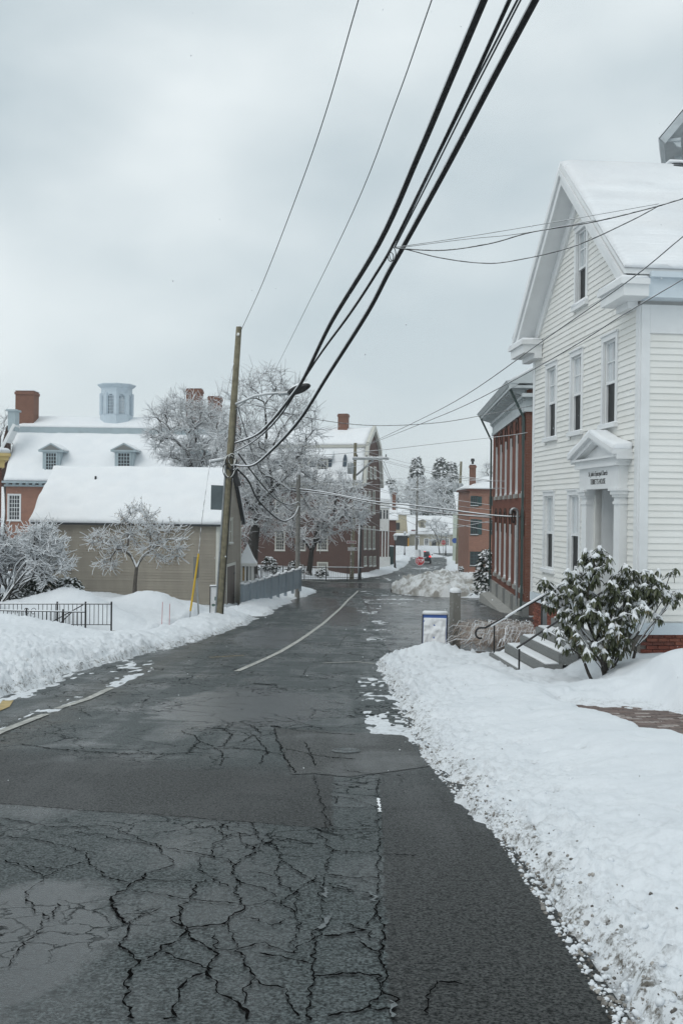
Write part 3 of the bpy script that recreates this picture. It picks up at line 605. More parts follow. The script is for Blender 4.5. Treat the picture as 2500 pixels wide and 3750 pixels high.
def window(T, u0, u1, z0, z1, parent, fm, top, bot=None, cols=2, rows=4, casing=0.09, proud=0.03, sill=0.05, rec=0.07, snow=0.03, muntin=0.022, lite=False, lowm=True):
    """sash window in an opening u0..u1, z0..z1: casing proud of the wall, recessed sashes, panes, sill, snow on the sill"""
    m = MB(T); c = casing; p = proud
    if c:
        m.box(u0 - c, -p, z1, u1 + c, 0.01, z1 + c); m.box(u0 - c, -p, z0, u0, 0.01, z1); m.box(u1, -p, z0, u1 + c, 0.01, z1)
        if not lite: m.box(u0 - c - 0.015, -p - 0.03, z1 + c, u1 + c + 0.015, 0.01, z1 + c + 0.035)
    s = 0.045 if not lite else 0.05; zm = (z0 + z1) / 2
    m.box(u0, rec - 0.03, z0, u0 + s, rec + 0.02, z1); m.box(u1 - s, rec - 0.03, z0, u1, rec + 0.02, z1); m.box(u0 + s, rec - 0.03, z1 - s, u1 - s, rec + 0.02, z1); m.box(u0 + s, rec - 0.03, z0, u1 - s, rec + 0.02, z0 + s * 1.3)
    m.box(u0 + s, rec - 0.035, zm - 0.025, u1 - s, rec + 0.02, zm + 0.025)
    a0, a1 = u0 + s, u1 - s
    for k in range(1, cols): x = a0 + (a1 - a0) * k / cols; m.box(x - muntin / 2, rec - 0.015, z0 + s, x + muntin / 2, rec + 0.018, z1 - s) if lowm else m.box(x - muntin / 2, rec - 0.015, zm, x + muntin / 2, rec + 0.018, z1 - s)
    for k in range(1, rows):
        z = z0 + (z1 - z0) * k / rows
        if abs(z - zm) > 0.06 and (lowm or z > zm): m.box(a0, rec - 0.013, z - muntin / 2, a1, rec + 0.017, z + muntin / 2)
    w_ = m.build('window', fm, parent)
    for za, zb, mt in ((z0, zm, bot or top), (zm, z1, top)): MB(T).add([(u0 + 0.01, rec + 0.012, za), (u1 - 0.01, rec + 0.012, za), (u1 - 0.01, rec + 0.012, zb), (u0 + 0.01, rec + 0.012, zb)], [(0, 1, 2, 3)]).build('pane', mt, w_)
    if sill:
        MB(T).box(u0 - c - 0.04, -p - 0.05, z0 - sill * 1.4, u1 + c + 0.04, rec - 0.03, z0).build('sill', fm, w_)
        if snow: snowcap(MB(T), u0 - c - 0.03, u1 + c + 0.03, -p - 0.045, rec - 0.035, z0, snow).build('snow', M['snow'], w_, smooth=True)
    return w_
def text_mesh(name, body, size, mat, parent, T, u, v, z, sx=1.0, align='CENTER'):
    cu = bpy.data.curves.new(name, 'FONT'); cu.body = body; cu.size = size; cu.align_x = align; cu.align_y = 'CENTER'; cu.extrude = 0.002
    ob = bpy.data.objects.new('tmp_text', cu); COL.objects.link(ob)
    dg = bpy.context.evaluated_depsgraph_get(); me = bpy.data.meshes.new_from_object(ob.evaluated_get(dg)); bpy.data.objects.remove(ob, do_unlink=True)
    me.name = name; o0 = base_of(parent); me.materials.clear(); me.materials.append(mat)
    X = T @ Matrix(((sx, 0, 0, u), (0, 0, -1, v), (0, 1, 0, z), (0, 0, 0, 1)))
    me.transform(Matrix.Translation(-o0) @ X); me.update()
    t = bpy.data.objects.new(name, me); COL.objects.link(t); t.parent = parent; return t
M['white'] = paint('white_paint', (0.78, 0.78, 0.755), 0.5, 0.05, 1.5)
M['white_trim'] = paint('white_trim', (0.74, 0.755, 0.76), 0.45, 0.06, 2.0)
M['trim_blue'] = paint('trim_blue_white', (0.60, 0.67, 0.72), 0.5, 0.06, 2.0)
t_ = NT('white_siding'); v_ = t_.pos((1, 1, 1))
st_ = t_.ramp(t_.noise(t_.pos((0.25, 0.25, 5.0)), 2.2, 5, 0.65), 0.60, 0.80)
t_.set(col=t_.mix(t_.math('MULTIPLY', st_, 0.35), t_.ramp(t_.noise(v_, 1.2, 4), 0.3, 0.7, (0.76, 0.755, 0.72, 1), (0.82, 0.82, 0.795, 1)), (0.55, 0.47, 0.34, 1)), rough=0.5); oi_ = t_.n('ShaderNodeObjectInfo').outputs['Random']; l_ = t_.b.inputs['Base Color'].links[0].from_socket; t_.set(col=t_.mix(t_.math('MULTIPLY', oi_, 0.10), l_, (0.5, 0.48, 0.42, 1))); t_.bump(t_.noise(v_, 9, 3), 0.08, 0.01); M['siding'] = t_.m
M['pane'] = glassmat('window_glass'); M['pane_screen'] = glassmat('window_screen', (0.012, 0.014, 0.015), 0.3)
t_ = NT('curtain_glass'); cv_ = t_.n('ShaderNodeTexWave', {'Vector': t_.pos((1, 1, 0.02)), 'Scale': 7.0, 'Distortion': 1.5}).outputs['Fac']
t_.set(col=t_.ramp(cv_, 0.1, 0.9, (0.42, 0.46, 0.48, 1), (0.60, 0.64, 0.66, 1)), rough=0.5, coat=1.0, coat_r=0.04); M['pane_curtain'] = t_.m
M['black'] = paint('black_iron', (0.012, 0.012, 0.013), 0.45, 0.2); M['black_paint'] = paint('black_letter', (0.02, 0.02, 0.02), 0.5)
M['brick_dark'] = brickmat('brick_dark', (0.16, 0.055, 0.035), (0.11, 0.04, 0.03), (0.16, 0.13, 0.11))
M['granite'] = paint('granite', (0.18, 0.185, 0.18), 0.8, 0.25, 35, 0.3, 80)
M['slate'] = paint('slate_roof', (0.06, 0.065, 0.07), 0.8, 0.2, 8)
M['galv'] = paint('galvanised', (0.33, 0.35, 0.36), 0.4, 0.15, 6, metal=0.5)
# ================================================================== WHITE CLAPBOARD HOUSE (right)
WD = 6.82
nc = at(2340, 1700, 18.0); fc = Vector((nc.x - 0.0904 * 6.79, 18 + 6.79, 0))
W1 = frame(fc.x, fc.y, 0, nc.x - fc.x, nc.y - fc.y); W2 = frame(nc.x, nc.y, 0, -(nc.y - fc.y), nc.x - fc.x)
gh = gzf(20)
wh = thing('white_house', 'white clapboard house with snowy gable roof and pedimented doorway', 'house', (fc.x, fc.y, gh - 0.3))
ZW, ZR, ZE, EO, RO = -0.50, 9.18, 6.03, 0.36, 0.47     # water table, ridge, eave edge, eave and rake overhang
TP = (ZR - ZE) / (WD / 2 + EO)
def roofz(u): return ZR - abs(u - WD / 2) * TP
def pw(px, py): return on_plane(W1, px, py)
def t2u(t): return WD - t
# openings (u0, u1, z0, z1) read off the facade
def hole(xa, xb, ytop, ybot, xr):      # left/right photo x of the glass, top/bottom photo y at photo x xr
    ua = pw(xa, (ytop + ybot) / 2)[0]; ub = pw(xb, (ytop + ybot) / 2)[0]; return (ua, ub, pw(xr, ybot)[1], pw(xr, ytop)[1])
c_ = 0.10
H_up = [hole(2005, 2038, 1352, 1606, 2020), hole(2095, 2132, 1305, 1582, 2113), hole(2213, 2258, 1235, 1554, 2236)]
H_lo = [hole(1996, 2028, 1818, 2088, 2012), hole(2086, 2123, 1812, 2120, 2104)]
H_at = [hole(2113, 2150, 838, 1115, 2132)]
zu0 = sum(h[2] for h in H_up) / 3; zu1 = sum(h[3] for h in H_up) / 3; zl1 = sum(h[3] for h in H_lo) / 2
H_up = [(h[0], h[1], zu0, zu1) for h in H_up]; H_lo = [(h[0], h[1], zl1 - 1.72, zl1) for h in H_lo]
DU0, DU1 = t2u(2.32), t2u(0.86); DZ0, DZ1 = ZW + 0.02, 2.16
door_hole = (DU0, DU1, DZ0, DZ1); HOLES = H_up + H_lo + H_at + [door_hole]
def board(T, a, b, z, e=0.118, parent=None, mat=None, lip=0.026):
    m = MB(T); m.hexa([(a, -lip, z), (b, -lip, z), (b, 0.0, z), (a, 0.0, z), (a, -0.006, z + e), (b, -0.006, z + e), (b, 0.0, z + e), (a, 0.0, z + e)])
    return m.build('clapboard', mat or M['siding'], parent)
rbd = random.Random(99)
def boards(T, a, b, z, e, parent, mat=None, lip=0.026):
    if b - a > 2.6 and rbd.random() < 0.75:
        c = rbd.uniform(a + 0.7, b - 0.7); board(T, a, c - 0.003, z, e, parent, mat, lip * rbd.uniform(0.85, 1.15)); boards(T, c + 0.003, b, z, e, parent, mat, lip)
    else: board(T, a, b, z, e, parent, mat, lip * rbd.uniform(0.85, 1.15))
sd1 = wall('street_wall', W1, 0, WD, ZW, 5.3, HOLES[:-2] + [door_hole], M['white'], wh, v=0.004)
gm = MB(W1); ga = H_at[0]
gm.add([(0, 0.004, 5.3), (ga[0], 0.004, 5.3), (ga[0], 0.004, roofz(ga[0]) - 0.1), (0.2, 0.004, roofz(0) - 0.1)], [(0, 1, 2, 3)])
gm.add([(ga[1], 0.004, 5.3), (WD, 0.004, 5.3), (WD - 0.2, 0.004, roofz(WD) - 0.1), (ga[1], 0.004, roofz(ga[1]) - 0.1)], [(0, 1, 2, 3)])
gm.add([(ga[0], 0.004, ga[3]), (ga[1], 0.004, ga[3]), (ga[1], 0.004, roofz(ga[1]) - 0.1), (WD / 2, 0.004, ZR - 0.1), (ga[0], 0.004, roofz(ga[0]) - 0.1)], [(0, 1, 2, 3, 4)])
gm.add([(ga[0], 0.004, 5.3), (ga[1], 0.004, 5.3), (ga[1], 0.004, ga[2]), (ga[0], 0.004, ga[2])], [(0, 1, 2, 3)])
gm.build('gable_wall', M['white'], wh)
# street facade clapboards, cut round every opening
CB = 0.16; z = ZW + 0.24; E = 0.118
cut = [(h[0] - 0.09, h[1] + 0.09, h[2] - 0.07, h[3] + 0.12) for h in H_up + H_lo + H_at] + [(t2u(2.72), t2u(0.5), ZW - 1, 2.9)]
while z < ZR - 0.3:
    a, b = CB, WD - CB
    if roofz(0) - 0.35 < z + E:
        w_ = (ZR - 0.22 - (z + E)) / TP; a, b = max(a, WD / 2 - w_), min(b, WD / 2 + w_)
    if b - a < 0.1: break
    segs = [(a, b)]
    for h in cut:
        if h[2] < z + E * 0.6 and h[3] > z + E * 0.4:
            ns = []
            for s0, s1 in segs:
                if h[0] > s0: ns.append((s0, min(s1, h[0])))
                if h[1] < s1: ns.append((max(s0, h[1]), s1))
            segs = [q for q in ns if q[1] - q[0] > 0.03]
    for s0, s1 in segs: boards(W1, s0, s1, z, E, wh)
    z += E
wall('side_wall', W2, 0, 9.0, ZW, 5.46, [], M['white'], wh, v=0.004)
z = ZW + 0.24
while z < 4.92: boards(W2, CB, 9.0, z, E, wh); z += E
for T, n in ((W1, 'a'), (W2, 'b')):
    MB(T).box(0, -0.035, ZW + 0.20, CB, 0.006, 5.46).build('corner_board', M['white_trim'], wh)
    L_ = WD if T is W1 else 9.0
    if T is W1: MB(T).box(L_ - CB, -0.035, ZW + 0.20, L_, 0.006, 5.46).build('corner_board', M['white_trim'], wh)
    m = MB(T); m.box(-0.03 if T is W2 else 0, -0.045, ZW, L_, 0.01, ZW + 0.21); m.build('water_table', M['trim_blue'], wh)
MB(W2).box(CB, -0.04, 4.95, 9.0, 0.006, 5.46).build('frieze_board', M['white_trim'], wh)
for h in H_up: window(W1, *h, wh, M['white_trim'], M['pane_curtain'], M['pane_screen'], 2, 4, c_, 0.045, 0.05, 0.05, lowm=False)
for h in H_lo: window(W1, *h, wh, M['white_trim'], M['pane_curtain'], M['pane_screen'], 2, 2, c_, 0.045, 0.05, 0.05, lowm=False)
for h in H_at: window(W1, *h, wh, M['white_trim'], M['pane_curtain'], M['pane_screen'], 2, 4, c_, 0.045, 0.05, 0.05, snow=0.10, lowm=False)
# roof: two slabs over rake boards, boxed eaves and cornice returns
VB = 13.0
for sgn, nm in ((1, 'near'), (-1, 'far')):
    uo = WD / 2 + sgn * (WD / 2 + EO); th = 0.10
    m = MB(W1); pl_ = [(WD / 2, -RO, ZR), (uo, -RO, ZE), (uo, -RO, ZE - th), (WD / 2, -RO, ZR - th * 1.3)]
    if sgn < 0: pl_ = pl_[::-1]
    m.prism(pl_, (0, VB + RO, 0)); rf = m.build('roof', M['white_trim'], wh)
    # rake: fascia, crown moulding and soffit under the overhang
    for (d0, d1, v0, v1, nm2) in ((0.103, 0.36, -RO + 0.02, -RO + 0.06, 'rake_board'), (0.105, 0.20, -RO - 0.03, -RO + 0.017, 'rake_moulding'), (0.30, 0.34, -RO + 0.06, 0.0, 'soffit'), (0.34, 0.60, -0.07, -0.0, 'rake_frieze')):
        m = MB(W1); q = [(WD / 2, v0, ZR - d0 * 1.3), (uo, v0, ZE - d0 * 1.3), (uo, v0, ZE - d1 * 1.3), (WD / 2, v0, ZR - d1 * 1.3)]
        if nm2 == 'rake_frieze':
            ue = WD / 2 + sgn * (WD / 2 - 0.05); q = [(WD / 2, v0, ZR - d0 * 1.3), (ue, v0, roofz(ue) - d0 * 1.3), (ue, v0, roofz(ue) - d1 * 1.3), (WD / 2, v0, ZR - d1 * 1.3)]
        if sgn < 0: q = q[::-1]
        m.prism(q, (0, v1 - v0, 0)); m.build(nm2, M['white_trim'], wh)
    # boxed eave along the side
    ui = WD + 0.02 if sgn > 0 else -0.02; ue = uo - sgn * 0.02
    m = MB(W1); m.box(min(ui, ue), -0.02, ZE - 0.50, max(ui, ue), VB, ZE - 0.16); m.box(ue, 0, ZE - 0.16, ue + sgn * 0.10, VB, ZE - 0.06); m.build('eave_box', M['trim_blue'], wh)
    # cornice return
    r0, r1 = (WD - 0.75, uo + 0.06) if sgn > 0 else (uo - 0.06, 0.75)
    m = MB(W1); m.box(r0, -RO - 0.02, ZE - 0.50, r1, -0.03, ZE - 0.30); m.box(r0 - 0.05, -RO - 0.08, ZE - 0.30, r1 + 0.05, -0.03, ZE - 0.20); m.box(r0 + 0.08, -0.22, ZE - 0.62, r1 - 0.5 * (sgn > 0), -0.03, ZE - 0.50); m.build('cornice_return', M['white_trim'], wh)
    m = MB(W1); snowcap(m, r0 - 0.03, r1, -RO - 0.06, -0.04, ZE - 0.20, 0.07); m.build('snow', M['snow'], wh, smooth=True)
snow_slab('snow', wh, [(WD + EO + 0.02, VB, ZE), (WD + EO + 0.02, -RO + 0.004, ZE), (WD / 2, -RO + 0.004, ZR), (WD / 2, VB, ZR)], 0.075, 90, 120, step=0.135, rough=0.02, T=W1)
snow_slab('snow', wh, [(-EO - 0.02, -RO + 0.004, ZE), (-EO - 0.02, VB, ZE), (WD / 2, VB, ZR), (WD / 2, -RO + 0.004, ZR)], 0.09, 40, 20, rough=0.02, T=W1)
m = MB(W1); m.prism([(WD / 2 - 0.16, 2.0, ZR - 0.06), (WD / 2, 2.0, ZR + 0.12), (WD / 2 + 0.16, 2.0, ZR - 0.02)][::-1], (0, VB - 2, 0)); m.build('ridge_vent', M['slate'], wh)
m = MB(W1); snowcap(m, WD / 2 - 0.13, WD / 2 + 0.10, 1.9, VB, ZR + 0.09, 0.07); m.build('snow', M['snow'], wh, smooth=True)
# brick foundation: single bricks on a mortar core
core = MB(W1); core.box(0.08, 0.09, gh - 0.6, WD - 0.09, 0.3, ZW - 0.003); core.build('foundation', paint('mortar', (0.22, 0.20, 0.18), 0.9), wh)
core2 = MB(W2); core2.box(0.08, 0.09, gzf(17) - 0.6, 6.0, 0.3, ZW - 0.003); fo = core2.build('foundation', bpy.data.materials['mortar'], wh)
bkm = [paint('brick_a', (0.20, 0.06, 0.04), 0.85, 0.25, 12, 0.3, 50), paint('brick_b', (0.15, 0.05, 0.035), 0.85, 0.25, 12, 0.3, 50), paint('brick_c', (0.24, 0.085, 0.055), 0.85, 0.25, 12, 0.3, 50)]
bk = MB().box(-0.1, -0.05, -0.029, 0.1, 0.05, 0.029); bms = []
for c in bkm:
    o = bk.build('brick', c); bms.append(o.data); bpy.data.objects.remove(o)
rb = random.Random(11)
for T, ua, ub, za in ((W1, 4.2 - 4.2, 4.3, -1.25), (W2, 0.1, 3.2, -0.98)):
    ang = math.atan2(T[1][0], T[0][0]); z = ZW - 0.036; row = 0
    while z > za:
        u = ua + (0.1 if row % 2 else 0.0) + 0.1
        while u < ub:
            p = T @ Vector((u, 0.085 + rb.uniform(-0.003, 0.003), z)); o = bpy.data.objects.new('brick', rb.choice(bms)); COL.objects.link(o); o.parent = wh
            o.location = p - wh.location; o.rotation_euler = (0, 0, ang); u += 0.211
        z -= 0.068; row += 1
# doorway
m = MB(W1); m.box(DU0 - 0.02, 0.95, DZ0, DU1 + 0.02, 1.0, DZ1 + 0.1); m.box(DU0 - 0.04, 0.02, DZ0, DU0, 1.0, DZ1 + 0.05); m.box(DU1, 0.02, DZ0, DU1 + 0.04, 1.0, DZ1 + 0.05); m.box(DU0, 0.02, DZ1, DU1, 0.95, DZ1 + 0.05); m.build('door_recess', M['white_trim'], wh)
m = MB(W1)
for a, b in ((DU0 + 0.02, DU0 + 0.10), (DU1 - 0.45, DU1 - 0.37)): m.box(a, 0.86, DZ0, b, 0.95, DZ1)
m.box(DU0, 0.86, DZ1 - 0.50, DU1, 0.95, DZ1 - 0.40); m.build('door_frame', M['white_trim'], wh)
dr = MB(W1).box(DU0 + 0.10, 0.90, DZ0, DU1 - 0.45, 0.945, DZ1 - 0.5).build('door', M['white_trim'], wh)
MB(W1).box(DU0 + 0.22, 0.885, 0.6, DU1 - 0.57, 0.905, DZ1 - 0.62).build('pane', M['pane'], dr); MB(W1).lathe((DU1 - 0.52, 0.87, 0.45), [(0.0, 0), (0.03, 0.01), (0.03, 0.05), (0, 0.06)], 8).build('door_knob', M['black'], dr)
MB(W1).box(DU1 - 0.35, 0.9, 0.1, DU1 - 0.06, 0.94, DZ1 - 0.55).build('sidelight', M['pane'], wh); MB(W1).box(DU0 + 0.06, 0.9, DZ1 - 0.36, DU1 - 0.06, 0.94, DZ1 - 0.05).build('transom', M['pane'], wh)
for u0 in (t2u(2.66), t2u(0.82)):
    m = MB(W1); a, b = u0, u0 + 0.29
    m.box(a, -0.16, DZ0, b, 0.0, DZ1 - 0.30); m.box(a - 0.03, -0.19, DZ0, b + 0.03, 0.0, DZ0 + 0.22)
    for k, (e, z0, z1) in enumerate(((0.02, -0.30, -0.25), (0.0, -0.25, -0.17), (0.03, -0.17, -0.12), (0.06, -0.12, -0.05), (0.09, -0.05, 0.0))): m.box(a - e, -0.16 - e, DZ1 + z0, b + e, 0.0, DZ1 + z1)
    m.build('pilaster', M['white_trim'], wh)
EU0, EU1 = t2u(2.70), t2u(0.50)
ent = MB(W1).box(EU0, -0.20, DZ1, EU1, 0.0, DZ1 + 0.42).build('entablature', M['white_trim'], wh)
text_mesh('lettering', "St. John's Episcopal Church", 0.135, M['black_paint'], ent, W1, (EU0 + EU1) / 2, -0.203, DZ1 + 0.30, 0.72); text_mesh('lettering', 'TEBBETTS HOUSE', 0.15, M['black_paint'], ent, W1, (EU0 + EU1) / 2, -0.203, DZ1 + 0.14, 0.72)
ZC = DZ1 + 0.42; PU0, PU1 = EU0 - 0.2, EU1 + 0.2; PO = 0.34
m = MB(W1); m.box(EU0 - 0.08, -0.28, ZC, EU1 + 0.08, 0, ZC + 0.06); m.box(PU0 + 0.08, -PO + 0.08, ZC + 0.06, PU1 - 0.08, 0, ZC + 0.15); m.box(PU0, -PO, ZC + 0.15, PU1, 0, ZC + 0.19); m.build('cornice', M['white_trim'], wh)
PA = ZC + 0.19 + 0.40; pc = (PU0 + PU1) / 2
MB(W1).add([(PU0 + 0.15, -0.15, ZC + 0.19), (PU1 - 0.15, -0.15, ZC + 0.19), (pc, -0.15, PA - 0.12)], [(0, 1, 2)]).build('tympanum', M['white_trim'], wh)
for s in (-1, 1):
    ue = PU0 - 0.02 if s < 0 else PU1 + 0.02; zb = ZC + 0.20
    for (o0, o1, v0, n2) in ((0.0, 0.09, -PO - 0.06, 'raking_cornice'), (-0.09, 0.0, -PO + 0.02, 'raking_bed')):
        q = [(pc, v0, PA + o0), (ue, v0, zb + o0), (ue, v0, zb + o1), (pc, v0, PA + o1)]
        if s > 0: q = q[::-1]
        m = MB(W1); m.prism(q, (0, -v0, 0)); m.build(n2, M['white_trim'], wh)
    q = [(ue, -PO - 0.05, zb + 0.09), (ue, -0.03, zb + 0.09), (pc, -0.03, PA + 0.09), (pc, -PO - 0.05, PA + 0.09)]
    if s > 0: q = [q[1], q[0], q[3], q[2]]
    snow_slab('snow', wh, q, 0.09, 10, 14, rough=0.05, seed=4 + s, T=W1)
text_mesh('house_number', '100', 0.2, M['black_paint'], wh, W1, t2u(2.86), -0.032, on_plane(W1, 2159, 1962)[1], 0.8)
# ---- front steps, rails
gs = gzf(19.6)
stp = thing('front_steps', 'grey granite front steps dusted with snow below the pedimented door', 'steps', tuple(W1 @ Vector((t2u(1.6), -1.0, gs))))
NS = 5; ztop = DZ0 - 0.02; rise = (ztop - (gs + 0.12)) / NS
for k in range(NS):
    z1 = ztop - k * rise; v0 = -0.75 - 0.31 * k; g_ = 0.06 * k
    MB(W1).box(t2u(2.75 + g_), v0, gs - 0.3 if k == NS - 1 else z1 - rise - 0.02, t2u(0.35 - g_), -0.17 if k == 0 else v0 + 0.36, z1).build('step', M['granite'], stp)
    m = MB(W1); snowcap(m, t2u(2.72 + g_), t2u(0.38 - g_), v0 + 0.05, (-0.22 if k == 0 else v0 + 0.30), z1, 0.035); m.build('snow', M['snow'], stp, smooth=True)
hr = thing('stair_handrail', 'black iron handrail with curled end on the far side of the front steps', 'handrail', tuple(W1 @ Vector((t2u(2.7), -1.7, gs))))
uh = t2u(2.82); A = Vector((uh, -2.12, gs + 0.85)); B = Vector((uh, -0.20, ztop + 0.80))
curl = [A + Vector((0, 0.10 * math.cos(a) - 0.10 + 0.0, -0.11 + 0.11 * math.sin(a))) for a in np.linspace(math.pi * 1.6, math.pi * 0.5, 10)]
MB(W1).tube(curl + [A, B], 0.022, 6).build('rail', M['black'], hr, smooth=True)
m = MB(W1); m.tube([A + Vector((0, 0.12, 0.035)), B + Vector((0, -0.1, 0.035))], 0.026, 6); m.build('snow', M['snow'], hr, smooth=True)
for q in (0.10, 0.62):
    p = A.lerp(B, q); MB(W1).tube([p, Vector((p.x, p.y, gs - 0.05 if q < 0.3 else ztop - 0.7))], 0.018, 6).build('post', M['black'], hr)
hr2 = thing('stair_handrail', 'short black iron rail post beside the rhododendron on the near side of the steps', 'handrail', tuple(W1 @ Vector((t2u(0.3), -1.7, gs))))
uh = t2u(0.62); MB(W1).tube([(uh, -2.0, gs - 0.1), (uh, -2.0, gs + 0.72)], 0.018, 6).build('post', M['black'], hr2); MB(W1).tube([(uh, -2.05, gs + 0.74), (uh, -0.3, ztop + 0.8)], 0.02, 6).build('rail', M['black'], hr2)
pp = at(1990, 2335, 21.3); gp = thing('steel_post', 'square grey steel post standing beside the front steps', 'post', (pp.x, pp.y, gzf(pp.y)))
MB().box(pp.x - 0.055, pp.y - 0.055, gzf(pp.y) - 0.1, pp.x + 0.055, pp.y + 0.055, at(1990, 2190, 21.3).z).build('shaft', M['galv'], gp); snowcap(MB(), pp.x - 0.06, pp.x + 0.06, pp.y - 0.06, pp.y + 0.06, at(1990, 2190, 21.3).z, 0.06).build('snow', M['snow'], gp, smooth=True)
# ---- neighbouring tall house: only the corner of its bracketed eave reaches the picture
e0 = at(2412, 508, 27.0); NB = frame(e0.x, e0.y, 0, 0.94, -0.34)
nh = thing('neighbour_house', 'tall grey-trimmed house behind the white house, bracketed eave corner showing', 'house', (e0.x + 3, e0.y + 3, gzf(30)))
tp = 1.15; M['hall_grey'] = paint('eave_grey', (0.42, 0.46, 0.48), 0.5)
def rz(u): return e0.z + u * tp
m = MB(NB); m.box(2.2, 0.6, gzf(30) - 0.5, 7.0, 9.0, e0.z + 0.3); m.prism([(2.2, 0.6, e0.z + 0.3), (7.0, 0.6, e0.z + 0.3), (4.0, 0.6, rz(4.0) - 0.3)], (0, 8, 0)); m.build('wall', M['white'], nh)
m = MB(NB)
m.prism([(0, 0, rz(0)), (0.12, 0, rz(0) - 0.12), (4.1, 0, rz(4.0) - 0.02), (4.0, 0, rz(4.0) + 0.1)], (0, 5, 0)); m.build('roof', M['hall_grey'], nh)
m = MB(NB)
m.prism([(0.02, -0.06, rz(0) - 0.01), (0.16, -0.06, rz(0) - 0.16), (4.1, -0.06, rz(4.0) - 0.16), (4.0, -0.06, rz(4.0))], (0, 0.1, 0)); m.build('rake_board', paint('grey_trim', (0.42, 0.46, 0.48), 0.5), nh)
m = MB(NB); m.box(0.13, 0.02, e0.z - 0.10, 0.55, 4, e0.z - 0.02); m.build('soffit', bpy.data.materials['grey_trim'], nh)
for k in range(3): MB(NB).prism([(0.35, 0.05 + k * 1.2, e0.z - 0.10), (0.56, 0.05 + k * 1.2, e0.z - 0.10), (0.56, 0.05 + k * 1.2, e0.z - 0.28), (0.46, 0.05 + k * 1.2, e0.z - 0.24)], (0, 0.14, 0)).build('bracket', bpy.data.materials['grey_trim'], nh)
snow_slab('snow', nh, [(0.0, 9.4, rz(0)), (0.0, -0.05, rz(0)), (4.0, -0.05, rz(4.0) + 0.1), (4.0, 9.4, rz(4.0) + 0.1)], 0.06, 10, 10, T=NB)
# ================================================================== RED BRICK HALL (right, beyond the lot)
t_ = NT('brick_painted_red'); base_ = brickmat('brick_red_src', (0.205, 0.070, 0.045), (0.165, 0.058, 0.038), (0.17, 0.08, 0.058)); M['brick_red'] = base_
M['stain'] = brickmat('brick_stained', (0.075, 0.035, 0.025), (0.05, 0.028, 0.02), (0.05, 0.035, 0.03))
M['brick_end'] = brickmat('brick_end_wall', (0.18, 0.065, 0.04), (0.13, 0.045, 0.03), (0.20, 0.15, 0.12))
M['hall_trim'] = paint('hall_trim', (0.52, 0.56, 0.57), 0.6, 0.12, 2); M['stone'] = paint('pale_stone', (0.33, 0.33, 0.31), 0.8, 0.2, 3, 0.2)
M['copper'] = paint('green_downspout', (0.035, 0.06, 0.055), 0.5, 0.3)
hn = at(1922, 1900, 44.0); hd = Vector((0.052, 1, 0)).normalized(); HL = 14.6; hf = hn + hd * HL
H1 = frame(hf.x, hf.y, 0, -hd.x, -hd.y); H2 = frame(hn.x, hn.y, 0, hd.y, -hd.x)
hall = thing('brick_hall', 'long red brick hall with tall narrow windows and bracketed white cornice', 'building', (hf.x, hf.y, gzf(55)))
zf = on_plane(H1, 1899, 2191)[1]; zt = on_plane(H1, 1924, 1510)[1]; ze = zt + 1.15
ht = [0.57 + 2.3 * k for k in range(6)]; HW = 0.62
hz = []
for t in ht:
    u = HL - t; hz.append((u - HW / 2 - 0.25, u + HW / 2 - 0.25, on_plane(H1, 1913, 1800)[1], on_plane(H1, 1913, 1560)[1])); hz.append((u - HW / 2 - 0.25, u + HW / 2 - 0.25, on_plane(H1, 1905, 2145)[1], on_plane(H1, 1905, 1905)[1]))
wall('street_wall', H1, 0, HL, zf, zt, hz, M['brick_red'], hall, reveal=0.22)
wall('end_wall', H2, 0, 9.0, zf - 0.6, zt + 1.2, [], M['brick_end'], hall)
for h in hz:
    window(H1, *h, hall, M['white_trim'], M['pane'], None, 2, 6, 0.0, 0.0, 0.06, 0.16, 0.04, lite=True)
    MB(H1).box(h[0] + 0.002, -0.035, h[2], h[0] + 0.045, 0.09, h[3] - 0.25).build('jamb', M['white_trim'], hall)
    a, b = h[0] - 0.12, h[1] + 0.12; r_ = (b - a) / 2; mid = (a + b) / 2
    m = MB(H1); N = 8      # dark arched hood over each window, proud of the wall
    for k in range(N):
        a0, a1 = math.pi * k / N, math.pi * (k + 1) / N
        p = [(mid - math.cos(q) * rr_, 0, h[3] + 0.02 + math.sin(q) * rr_ * 0.9) for q in (a0, a1) for rr_ in (r_ + 0.18, r_ - 0.04)]
        m.prism([(p[0][0], -0.05, p[0][2]), (p[1][0], -0.05, p[1][2]), (p[3][0], -0.05, p[3][2]), (p[2][0], -0.05, p[2][2])], (0, 0.06, 0))
    m.box(a - 0.16, -0.03, h[3] - 0.85, a + 0.05, 0.01, h[3] + 0.02); m.box(b - 0.05, -0.03, h[3] - 0.7, b + 0.16, 0.01, h[3] + 0.02); m.box(a, 0.125, h[3] - 0.5, b, 0.13, h[3]); m.build('window_hood', M['stain'], hall)
    MB(H1).box(a - 0.05, -0.12, h[2] - 0.28, b + 0.05, 0.0, h[2] - 0.09).build('stone_sill', M['stone'], hall)
# granite base course with basement openings
m = MB(H1); x = 0.0; k = 0
while x < HL:
    w_ = 1.15; MB(H1).box(x + 0.01, -0.10 - 0.01 * (k % 3), zf - 0.95, min(x + w_, HL + 0.1) - 0.01, 0.2, zf + 0.004).build('granite_block', M['stone'] if k % 3 else M['granite'], hall); x += w_; k += 1
